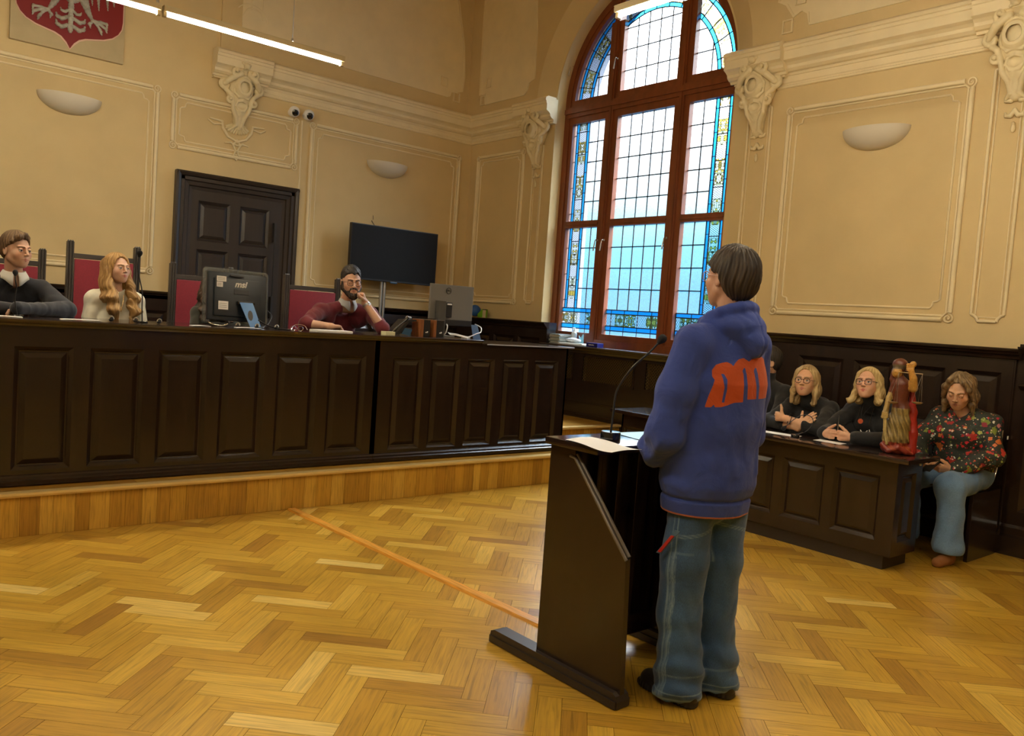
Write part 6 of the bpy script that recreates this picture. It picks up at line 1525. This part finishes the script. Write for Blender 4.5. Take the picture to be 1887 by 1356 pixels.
w4 = Person('person in dark floral blouse and blue jeans looking down at a phone',
    (6.25, 2.35, .60), (6.20, 2.36, .86), (6.15, 2.36, 1.02), [(6.16, 2.515, .965), (6.18, 2.18, .965)], [(6.03, 2.60, .75), (6.10, 2.125, .745)], [(5.86, 2.47, .635), (5.90, 2.29, .635)],
    (6.05, 2.355, 1.165), (-1, .08), (-1, -.12), R(-24), R(-3), sex='f', hs=1.03, knees=[(5.93, 2.61, .53), (5.82, 2.265, .53)], feet=[(6.02, 2.62, .0), (5.835, 2.245, .0)],
    hands=(dict(w=(5.86, 2.46, .64), d=(-.5, -.8, .05), n=(0, -.2, 1), t=(-.8, .5, .3), curl=(30, 40, 20)), dict(w=(5.895, 2.30, .64), d=(-.75, .6, .0), n=(.3, .5, .8), t=(-.2, -.5, .9), curl=(45, 55, 30), thumb=(.4, .8, .2))),
    skin=(.64, .36, .21), lip=(.42, .16, .11), brow=(.16, .10, .05), girth=1.06, closed=True)
w4.upper('floral', off=.028, cut=.93, seed=31, folds=.009, neck_r=.066, name='blouse', hem=.53, extra=lambda P, d: smin(smin(d, s_ell(P, (0, .03, .70), (.20, .18, .17)), .06), s_ell(P, (0, .05, .86), (.19, .15, .14)), .05))
def jeans4(P):
    d = s_ell(P, w4.pelvis, (.19, .16, .12))
    for i in (0, 1):
        k = w4.kn[i]; a = w4.ft[i]; hx = .09 if k[0] > w4.pelvis[0] else -.09
        d = smin(d, s_chain(P, [(w4.pelvis[0]+hx, w4.pelvis[1], w4.pelvis[2]-.02), (k[0], k[1]-.005, k[2]+.0), (a[0], a[1]-.0, .34), (a[0], a[1]-.0, .13)], [.108, .092, .078, .100], .03), .03)
    d = d + .006*fold(P, 3, 20, 1., (1, 1, .5)) + .003*fold(P, 8, 45)
    return smax(d, .085 - P[..., 2], .006)
w4.wear('jeans', jeans4, (np.array(w4.bounds(.02, [w4.pelvis, *w4.kn, *w4.ft])[0]) * [1, 1, 0] + [0, 0, .06], w4.bounds(.02, [w4.pelvis, *w4.kn, *w4.ft])[1] * [1, 1, 0] + [0, 0, .78]), 'denim2', .006)
w4.shoes('suede', .005, .115, 'ankle_boot')
for i in (0, 1):
    f_ = w4.ft[i]; b = MB(); b.prism([(-.022, 0), (.022, 0), (.026, .05), (-.026, .05)], lambda u, v, d: (f_[0] + u, f_[1] - .055 + d, v + .001), 0, .04); b.build('boot_heel', 'shoeblack', w4.o)
def messy(P):
    d = bob(P, -.15, .006) ; X = np.abs(P[..., 0]); Q = np.stack([X, P[..., 1], P[..., 2]], -1)
    d = smin(d, s_chain(P, [(.01, .02, .135), (.045, .060, .105), (.078, .055, .05), (.094, .035, -.04)], [.012, .016, .014, .012], .02), .02)
    d = smin(d, s_chain(P, [(-.0, .03, .132), (-.04, .065, .10), (-.074, .055, .045), (-.090, .035, -.03)], [.010, .014, .013, .011], .02), .02)
    return d + .004*fold(P, 12, 40) + .003*fold(P, 4, 90)
H_object(w4, 'hair', messy, ((-.15, -.15, -.22), (.15, .15, .18)), col=hair_col((.10, .065, .032), (.40, .27, .13), 12, 80))
phn = MB(); mt_ = Matrix.Translation((5.80, 2.385, .66)) @ Matrix.Rotation(R(-20), 4, 'Z') @ Matrix.Rotation(R(-35), 4, 'Y'); phn.bbox((-.07, -.036, -.004), (.07, .036, .004), .003, 0, mt_); phn.box((-.065, -.032, .0041), (.065, .032, .0045), 1, mt_)
tag(phn.build('smartphone', ['blackg', 'screen']), 'dark smartphone held in the hands of the woman in the floral blouse', 'smartphone')

# ---------------- the standing speaker at the lectern
st = Person('person standing at the lectern in blue hoodie with orange back print and wide jeans',
    (2.70, 1.955, .93), (2.70, 1.94, 1.27), (2.70, 1.915, 1.475), [(2.515, 1.935, 1.405), (2.885, 1.92, 1.405)], [(2.455, 1.985, 1.075), (2.945, 1.97, 1.075)], [(2.545, 2.12, .955), (2.83, 2.11, .955)],
    (2.70, 1.925, 1.662), (0, 1), (.16, 1), R(4), sex='m', hs=1.0, knees=[(2.615, 1.975, .50), (2.795, 1.935, .50)], feet=[(2.605, 1.935, .0), (2.80, 1.905, .0)],
    hands=(dict(w=(2.545, 2.12, .955), d=(.9, .1, -.2), n=(0, -1, 0), t=(0, .2, 1), curl=(35, 45, 25)), dict(w=(2.83, 2.11, .955), d=(-.9, .1, -.2), n=(0, -1, 0), t=(0, .2, 1), curl=(35, 45, 25))),
    base=(2.70, 1.94, 0), skin=(.56, .32, .22), brow=(.08, .05, .03))
PRINT = [[(-1.085,1.171),(-1.016,1.217),(-0.945,1.255),(-0.923,1.276),(-0.982,1.287),(-1.002,1.311),(-0.93,1.331),(-0.806,1.340),(-0.698,1.344),(-0.607,1.338),(-0.556,1.330),(-0.507,1.344),(-0.428,1.357),(-0.305,1.362),(-0.166,1.350),(-0.063,1.362),(0.098,1.369),(0.352,1.370),(0.60,1.360),(0.78,1.335),(0.80,1.30),(0.74,1.262),(0.70,1.240),(0.70,1.211),(0.087,1.211),(-0.219,1.209),(-0.271,1.207),(-0.294,1.199),(-0.490,1.195),(-0.560,1.190),(-0.625,1.184),(-0.754,1.176),(-0.876,1.174),(-0.898,1.184),(-0.951,1.173)],
 [(-0.810,1.300),(-0.744,1.299),(-0.672,1.279),(-0.664,1.242),(-0.697,1.193),(-0.745,1.193),(-0.717,1.250),(-0.759,1.282)],
 [(-0.357,1.314),(-0.32,1.326),(-0.29,1.326),(-0.262,1.303),(-0.214,1.205),(-0.271,1.200),(-0.305,1.190),(-0.335,1.303)],
 [(-0.067,1.317),(-.02,1.328),(0.019,1.328),(0.05,1.304),(0.11,1.205),(0.035,1.205)]]
def poly_sd(x, y, poly):
    p = np.array(poly); q = np.roll(p, -1, 0); d = np.full(x.shape, 9.); ins = np.zeros(x.shape, bool)
    for (x0, y0), (x1, y1) in zip(p, q):
        ex, ey = x1-x0, y1-y0; t_ = np.clip(((x-x0)*ex + (y-y0)*ey) / (ex*ex + ey*ey), 0, 1); d = np.minimum(d, np.hypot(x-x0-t_*ex, y-y0-t_*ey))
        c = (y0 > y) != (y1 > y); xi = x0 + (y - y0) * ex / np.where(abs(ey) < 1e-9, 1e-9, ey); ins ^= c & (x < xi)
    return np.where(ins, -d, d)
def print_sd(P):
    a = np.arctan2(P[..., 0] / .205, -P[..., 1] / .165) * .19; z = P[..., 2]
    L4 = [[(u*.19, v) for u, v in pl_] for pl_ in PRINT]
    d = poly_sd(a, z, L4[0])
    for h in L4[1:]: d = np.maximum(d, -poly_sd(a, z, h))
    d = np.where((np.abs(P[..., 0]) < .3) & (P[..., 1] < .07), d, .05)
    return np.clip(d / .02 + .5, 0, 1)
def trimz(P):
    return np.clip(np.abs(P[..., 2] - (.752 + .01*P[..., 1])) / .01, 0, 1)
def hoodie_mat():
    m, t, out = nt('blue_hoodie'); b = N(t, 'ShaderNodeBsdfPrincipled'); t.links.new(b.outputs[0], out.inputs[0]); b.inputs['Roughness'].default_value = .85; b.inputs['Sheen Weight'].default_value = .08
    tc = N(t, 'ShaderNodeTexCoord'); n = N(t, 'ShaderNodeTexNoise'); n.inputs['Scale'].default_value = 7; n.inputs['Detail'].default_value = 4; t.links.new(tc.outputs['Object'], n.inputs['Vector'])
    r = ramp(t, [(.3, (.024, .050, .255)), (.7, (.034, .068, .335))]); t.links.new(n.outputs[0], r.inputs[0])
    a = N(t, 'ShaderNodeAttribute', attribute_name='Print'); ra = ramp(t, [(.485, 1), (.515, 0)]); t.links.new(a.outputs['Fac'], ra.inputs[0])
    a2 = N(t, 'ShaderNodeAttribute', attribute_name='Hem'); r2 = ramp(t, [(.32, 1), (.40, 0)]); t.links.new(a2.outputs['Fac'], r2.inputs[0])
    m1 = N(t, 'ShaderNodeMix', data_type='RGBA'); t.links.new(ra.outputs[0], m1.inputs[0]); t.links.new(r.outputs[0], m1.inputs[6]); m1.inputs[7].default_value = (.47, .070, .010, 1)
    m2 = N(t, 'ShaderNodeMix', data_type='RGBA'); t.links.new(r2.outputs[0], m2.inputs[0]); t.links.new(m1.outputs[2], m2.inputs[6]); m2.inputs[7].default_value = (.42, .14, .08, 1)
    t.links.new(m2.outputs[2], b.inputs['Base Color'])
    n2 = N(t, 'ShaderNodeTexNoise'); n2.inputs['Scale'].default_value = 420; t.links.new(tc.outputs['Object'], n2.inputs['Vector'])
    n3 = N(t, 'ShaderNodeTexNoise'); n3.inputs['Scale'].default_value = 11; n3.inputs['Detail'].default_value = 3; n3.inputs['Distortion'].default_value = 1.2; t.links.new(tc.outputs['Object'], n3.inputs['Vector'])
    bp = N(t, 'ShaderNodeBump'); bp.inputs['Strength'].default_value = .25; bp.inputs['Distance'].default_value = .002; t.links.new(n2.outputs[0], bp.inputs['Height'])
    bq = N(t, 'ShaderNodeBump'); bq.inputs['Strength'].default_value = .35; bq.inputs['Distance'].default_value = .02; t.links.new(n3.outputs[0], bq.inputs['Height']); t.links.new(bp.outputs[0], bq.inputs['Normal']); t.links.new(bq.outputs[0], b.inputs['Normal'])
    return m
M['hoodie'] = hoodie_mat()
KY = .80
def hoodie(P):
    Q = P * V(1, 1/KY, 1); yy = lambda y: y / KY
    d = s_chain(Q, [(0, yy(.02), .80), (0, yy(.012), .93), (0, yy(-.005), 1.12), (0, yy(-.012), 1.27), (0, yy(-.015), 1.35)], [.196, .200, .196, .192, .150], .04) * .9
    for i, sx in ((0, -1), (1, 1)):
        sh, el, wr = [np.array(q) for q in (st.sh[i], st.el[i], st.wr[i])]
        d = smin(d, s_cap(P, (sx*.06, -.02, 1.40), sh + [-sx*.01, 0, 0], .085, .064), .05)
        d = smin(d, s_cap(P, (0, -.02, 1.455), sh, .06, .052), .04)
        mid = sh*.45 + el*.55 + [sx*.008, -.005, 0]
        a = s_chain(P, [sh, mid, el + [sx*.0, -.005, -.02], el*.45 + wr*.55 + [0, 0, -.025], wr], [.070, .072, .070, .062, .040], .03)
        a = a + .006*np.sin(P[..., 2]*55 + P[..., 1]*40 + sx) * np.clip((1.12 - P[..., 2])*8, 0, 1) + .004*fold(P, 15 + i, 30, 1.2, (1, 1, .6))
        d = smin(d, a, .016)
    # waistband
    fz = np.clip((P[..., 2] - .80) / .06, 0, 1)
    d = d + .010 * np.exp(-((P[..., 2] - .812) / .007)**2) - .006*np.exp(-((P[..., 2] - .86)/.03)**2)
    # soft folds
    w_ = np.clip((1.30 - P[..., 2]) * 4, .15, 1)
    d = d + w_*.0065*fold(P, 41, 13, 1.2, (1, 1, .35)) + .003*fold(P, 43, 34, 1., (1, 1, .5)) * w_
    for (a0, a1, r0) in (((.075, -.150, 1.12), (.095, -.145, .92), .016), ((-.10, -.125, 1.08), (-.05, -.145, .92), .014), ((-.165, -.03, 1.20), (-.12, -.115, 1.10), .016)):
        d = d - .007*np.exp(-(np.maximum(s_cap(P, a0, a1, .001, .001), 0) / r0)**2)
    for sx in (-1, 1):   # raglan seams
        d = smax(d, -s_chain(P, [(sx*.075, -.095, 1.455), (sx*.135, -.125, 1.37), (sx*.185, -.105, 1.27), (sx*.205, -.06, 1.20)], [.0035]*4, .002) , .004)
    d = np.maximum(d, .748 + .01*P[..., 1] - P[..., 2])
    # hood lying on the back
    ring_ = [(math.sin(t_)*.098, -.012 + .095*math.cos(t_)*1.0, 1.505 - .048*math.cos(t_) + (-.02 if math.cos(t_) > .7 else 0)) for t_ in np.linspace(0, 2*PI, 17)]
    h = s_chain(P, ring_, [.026]*17, .004)
    bag = s_ell(P, (0, -.085, 1.470), (.125, .062, .078)); bag = smin(bag, s_cap(P, (0, -.115, 1.46), (.0, -.152, 1.385), .058, .026), .05)
    bag = smin(bag, s_cap(P, (-.105, -.01, 1.475), (0, -.14, 1.42), .036, .045), .03); bag = smin(bag, s_cap(P, (.105, -.01, 1.475), (0, -.14, 1.42), .036, .045), .03)
    bag = bag + .005*fold(P, 51, 24, 1.2) + .004*np.exp(-(P[..., 0]/.006)**2)
    h = smin(h, bag, .012); h = h + .0025*fold(P, 52, 50)
    h = smax(h, -s_cap(P, (0, .01, 1.42), (0, -.02, 1.66), .060, .078), .010)
    for k in range(5): h = smax(h, -s_cap(P, (-.03 + .015*k, -.105, 1.552), (-.028 + .015*k, -.128, 1.525), .0025, .002), .004)
    return smin(d, h, .003)
hood = st.wear('hoodie', hoodie, ((-.34, -.27, .72), (.34, .30, 1.60)), 'hoodie', .0042, scal={'Print': print_sd, 'Hem': trimz})
b = MB(); b.tube(spline([(-.175, .075, .985), (-.192, .070, .955), (-.186, .055, .915), (-.182, .03, .89)], 5), .0035, 6); b.build('pocket_piping', 'orangetrim', hood)
def jeans(P):
    L_x = ((-.086, .012), (.098, -.022)); d = s_ell(P, (0, .01, .80), (.158, .125, .10))
    for k, (x, y) in enumerate(L_x):
        K_ = V(1, 1/.93, 1); sx = -1 if k == 0 else 1
        lg = s_chain(P*K_, [(x*.98, (y+.0)/.93, .76), (x*1.02, (y+.015)/.93, .55), (x + sx*.0, (y+.02)/.93, .34), (x - sx*.0, (y)/.93, .14), (x + sx*.004, (y-.005)/.93, .055)], [.088, .092, .086, .094, .106], .03)
        d = smin(d, lg, .022)
    low = np.clip((.35 - P[..., 2])*4, 0, 1)
    d = d + .0055*fold(P, 61, 11, 1.2, (1, 1, .45)) + .0035*fold(P, 62, 30, 1., (1, 1, .8)) + low*.006*np.sin(P[..., 2]*62 + P[..., 0]*25 + 2*np.sin(P[..., 1]*20))
    d = d + .004*fold(P, 66, 70)*np.clip((.09-P[..., 2])*30, 0, 1)
    return smax(d, .026 + .006*np.sin(P[..., 0]*90)*np.sin(P[..., 1]*70) - P[..., 2], .004)
def seam(P):
    x, y, z = P[..., 0], P[..., 1], P[..., 2]; s_ = np.full(x.shape, 1.)
    lx = np.where(x < .006, -.086, .098); ly = np.where(x < .006, .012, -.022); a = np.arctan2(y - ly, x - lx)
    def line(v, cond=True, w=.006): nonlocal s_; s_ = np.where(cond, np.minimum(s_, np.abs(v)/w), s_)
    back = (y < ly - .0)
    side = np.where(x < .006, np.abs(np.abs(a) - PI + .10), np.abs(a + .12)); line(side*.095, z < .74, .004); line((side - .07)*.095, z < .60, .003)
    line(z - (.712 - .25*np.abs(x - .006)), back & (z > .6) , .0035); line(z - (.704 - .25*np.abs(x - .006)), back & (z > .6), .003)
    line(np.abs(x - .006), back & (z > .55), .004)
    line(z - .125, True, .0035); line(z - .060, True, .003); line(z - .036, True, .008)
    line(z - .60, (a < -2.2) & (x < 0), .0035)
    return np.clip(s_, 0, 1)
jn = st.wear('jeans', jeans, ((-.26, -.22, .0), (.27, .22, .92)), 'denim', .0048, scal={'Seam': seam})
b = MB(); b.prism([(0, 0), (.014, .0), (.014, .085), (0, .085)], lambda u, v, d: (-.202 - d - .006*(1 - v/.085), .060 - u - v*.62, .595 + v*.88), 0, .006); b.build('red_tab', 'redtab', jn)
b = MB(); b.prism([(-.005, -.008), (.019, -.008), (.019, .11), (-.005, .11)], lambda u, v, d: (-.199 - d - .006*(1 - v/.085), .060 - u - v*.62, .595 + v*.88), 0, .004); b.build('hammer_loop', 'denimloop', jn)
def sneaker(c):
    c = np.array(c)
    def fn(P):
        d = s_chain(P, [c + [0, -.045, .045], c + [0, .06, .042], c + [0, .145, .034]], [.044, .044, .040], .03)
        d = smin(d, s_cap(P, c + [0, -.03, .06], c + [0, .01, .085], .044, .042), .03)
        sole = s_box(P, c + [0, .055, .014], (.048, .142, .014), .012); sole = smax(sole, s_ell(P, c + [0, .055, .02], (.056, .150, .08)), .01)
        return smax(smin(d, sole + .0015*np.sin(P[..., 1]*400), .004), .002 - P[..., 2], .002)
    return fn
for c in (st.ft[0], st.ft[1]): st.wear('shoe', sneaker(c), (np.array(c) - [.09, .14, .01], np.array(c) + [.09, .27, .16]), 'shoeblack', .004)
LN = ([-.14, -.085, -.055, -.030, -.016, .006, .022, .055, .09], [-.088, -.086, -.078, -.040, .006, .022, .014, .040, .052])
def mop(P):
    d = s_ell(P, (0, -.014, .036), (.0865, .1085, .098)); d = smin(d, s_ell(P, (0, -.040, -.01), (.078, .078, .085)), .03)
    cr = np.stack([P[..., 0] - .012, P[..., 1] + .045, P[..., 2]*0], -1); a = np.arctan2(cr[..., 0], cr[..., 1]); rad = L_(cr)
    g_ = np.sin(a*19 + 9*rad*6 + 1.5*np.sin(P[..., 2]*40)) * np.clip(rad/.04, 0, 1)
    d = d + .0022*g_ + .0018*strands(P, 150, 5) + .002*fold(P, 9, 45)
    zl = hairline(P[..., 1], LN); return smax(d, zl + .005*np.sin(P[..., 0]*110 + P[..., 1]*60) - P[..., 2], .008)
def mopcol(P_):
    a = np.arctan2(P_[..., 0] - .012, P_[..., 1] + .045); s_ = np.clip(.45 + .3*np.sin(a*37 + 14*P_[..., 2] + 2*np.sin(P_[..., 2]*50)) + .3*fold(P_, 3, 40, 1., (1, 1, .4)), 0, 1)[:, None]
    return V(.014, .009, .006)*(1 - s_) + V(.070, .050, .034)*s_
H_object(st, 'hair', mop, HB, res=.0030, col=mopcol)
st.glasses('pinkframe', .0215, .0019, .1)

# ================================================================== the carved figure on the table
SM = Matrix.Translation((5.415, 2.455, .7455)) @ Matrix.Rotation(math.atan2(.9, -.41) , 4, 'Z')     # local +y faces the hall
def statue(P):
    P = P * V(-1, 1, 1)
    # local: x = image right, y = towards the viewer, z up from the table
    d = s_ell(P, (-.035, .0, .555), (.036, .040, .050))                                       # head
    d = smin(d, s_ell(P, (-.030, -.006, .582), (.047, .050, .038)), .012)                      # hair
    d = smin(d, s_ell(P, (-.045, .020, .527), (.026, .028, .034)), .012); d = smin(d, s_ball(P, (-.053, .044, .534), .006), .008)
    d = smin(d, s_chain(P, [(-.065, .0, .54), (-.072, .0, .48), (-.06, .0, .44)], [.014, .014, .010]), .01)
    d = smin(d, s_cap(P, (-.028, 0, .52), (-.018, 0, .47), .022, .024), .01)
    d = smin(d, s_chain(P, [(-.015, 0, .45), (-.012, 0, .40), (-.01, 0, .34), (.0, 0, .29)], [.052, .046, .040, .052], .02), .02)
    # skirt
    d = smin(d, s_chain(P * V(1, 1.15, 1), [(.0, 0, .29), (-.005, 0, .20), (-.015, .0, .10), (-.02, 0, .05)], [.052, .066, .076, .070], .03), .02)
    skirt = np.clip((.33 - P[..., 2]) * 9, 0, 1); d = d + skirt * (.0028 * np.sin((P[..., 0] + .5*P[..., 2]) * 190 + 3*np.sin(P[..., 2]*14)) + .0022*np.sin((P[..., 0] + .3*P[..., 2]) * 330 + 2*np.sin(P[..., 2]*31)))
    # base with swirling red cloth
    d = smin(d, s_ell(P, (-.01, .005, .028), (.092, .066, .040)), .008); d = smin(d, s_chain(P, [(-.09, .03, .05), (-.05, .06, .02), (.0, .066, .045), (.05, .05, .02), (.085, .03, .01)], [.018, .018, .02, .018, .012]), .006)
    # cloak column behind
    d = smin(d, s_chain(P, [(.055, -.03, .40), (.068, -.03, .28), (.078, -.025, .14), (.080, -.02, .02)], [.018, .026, .032, .034], .02), .012)
    # arms
    d = smin(d, s_chain(P, [(.030, 0, .455), (.060, .012, .435), (.052, .035, .50), (.030, .045, .555)], [.026, .026, .023, .019], .006), .010)
    for k in range(4): d = smin(d, s_cap(P, (.012, .058, .585 - .013*k), (.045, .050, .590 - .013*k), .0078, .0088), .003)
    d = smin(d, s_ball(P, (.045, .040, .590), .020), .008)
    d = smin(d, s_chain(P, [(-.052, 0, .445), (-.078, .005, .36), (-.088, .020, .29), (-.092, .032, .255)], [.022, .018, .016, .020], .006), .010)
    for k in range(4): d = smin(d, s_cap(P, (-.105, .048, .262 - .011*k), (-.078, .052, .262 - .011*k), .0075, .007), .003)
    d = smin(d, s_ell(P, (-.092, .03, .232), (.024, .022, .014)), .006)
    d = smin(d, s_chain(P, [(-.090, .042, .235), (-.084, .050, .15), (-.066, .060, .060)], [.012, .011, .007], .003), .003)
    return smax(d + .0015*fold(P, 71, 90), .0005 - P[..., 2], .002)
def stcol(P):
    P = P * V(-1, 1, 1)
    x, y, z = P[..., 0], P[..., 1], P[..., 2]; c = np.tile(V(.12, .028, .012), (len(P), 1))
    gold = (z < .30) & (z > .055); c[gold] = (.24, .17, .05)
    g2 = np.clip(.5 + .3*np.sin((x + .5*z)*190 + 3*np.sin(z*14)) + .25*np.sin((x+.3*z)*330 + 2*np.sin(z*31)), 0, 1)[:, None]; c[gold] = (c * (.55 + .75*(1-g2)))[gold]
    c[(z < .075)] = (.22, .022, .010); c[(z < .075) & (np.sin(x*60 + z*90) > .5)] = (.33, .06, .02)
    c[(x > .040 + .1*np.maximum(0, .1 - z)) & (z < .41) & (y < .02)] = (.34, .020, .012)
    skin_ = V(.50, .27, .06)
    face = (L_((P - V(-.045, .022, .530)) / V(.032, .036, .036)) < 1) & (y > .0) & (z < .552); c[face] = skin_
    arm_ = (s_chain(P, [(.040, 0, .45), (.060, .012, .435), (.052, .035, .50), (.030, .045, .555)], [.028, .030, .026, .022]) < .003) & (x > .026); c[arm_] = skin_
    hand_ = (s_ell(P, (.034, .052, .572), (.034, .026, .040)) < 0); c[hand_] = skin_
    a2 = s_chain(P, [(-.066, .0, .40), (-.078, .005, .36), (-.088, .020, .29), (-.092, .036, .245)], [.018, .020, .018, .030]) < .002; c[a2] = (.40, .27, .08)
    sw_ = s_chain(P, [(-.090, .042, .235), (-.084, .050, .15), (-.066, .060, .060)], [.015, .014, .010]) < .001; c[sw_ & (z < .235)] = (.42, .32, .12)
    band = (z > .552) & (z < .582) & (L_(P - V(-.035, 0, .56)) < .06) & ~hand_; c[band] = (.13, .10, .06)
    return c
M['carved'] = attr_mat('painted_carving', .38, var=.3, vscale=50)
so = sdf_object('justice_statue', statue, (-.13, -.10, -.01), (.14, .10, .645), .0036, 'carved', None, col=stcol); so.matrix_world = SM
tag(so, 'painted wooden blindfolded figure with scales and sword standing on the table end', 'statue')
b = MB(); b.tube([(.035, .062, .532), (-.105, .045, .532)], .0032, 6)
b.tube([(-.03, .055, .532), (-.03, .052, .550)], .003, 6); b.build('scale_beam', 'brassold', so)
for k, (x, y, z) in enumerate(((.052, .085, .335), (-.088, .06, .345))):
    e = MB(); e.lathe([(.001, -.008), (.022, -.006), (.032, .002), (.033, .005), (.028, .004), (.001, -.003)], (x, y, z), 20); pan = e.build('scale_pan', 'brassold', so, smooth=50)
    tx, ty = ((.033, .062) if k == 0 else (-.103, .046)); c = MB()
    for a in (.3, 2.4, 4.5): c.tube([(tx, ty, .530), (x + .031*math.cos(a), y + .031*math.sin(a), z + .005)], .0011, 5)
    c.build('chain', 'steel', pan)
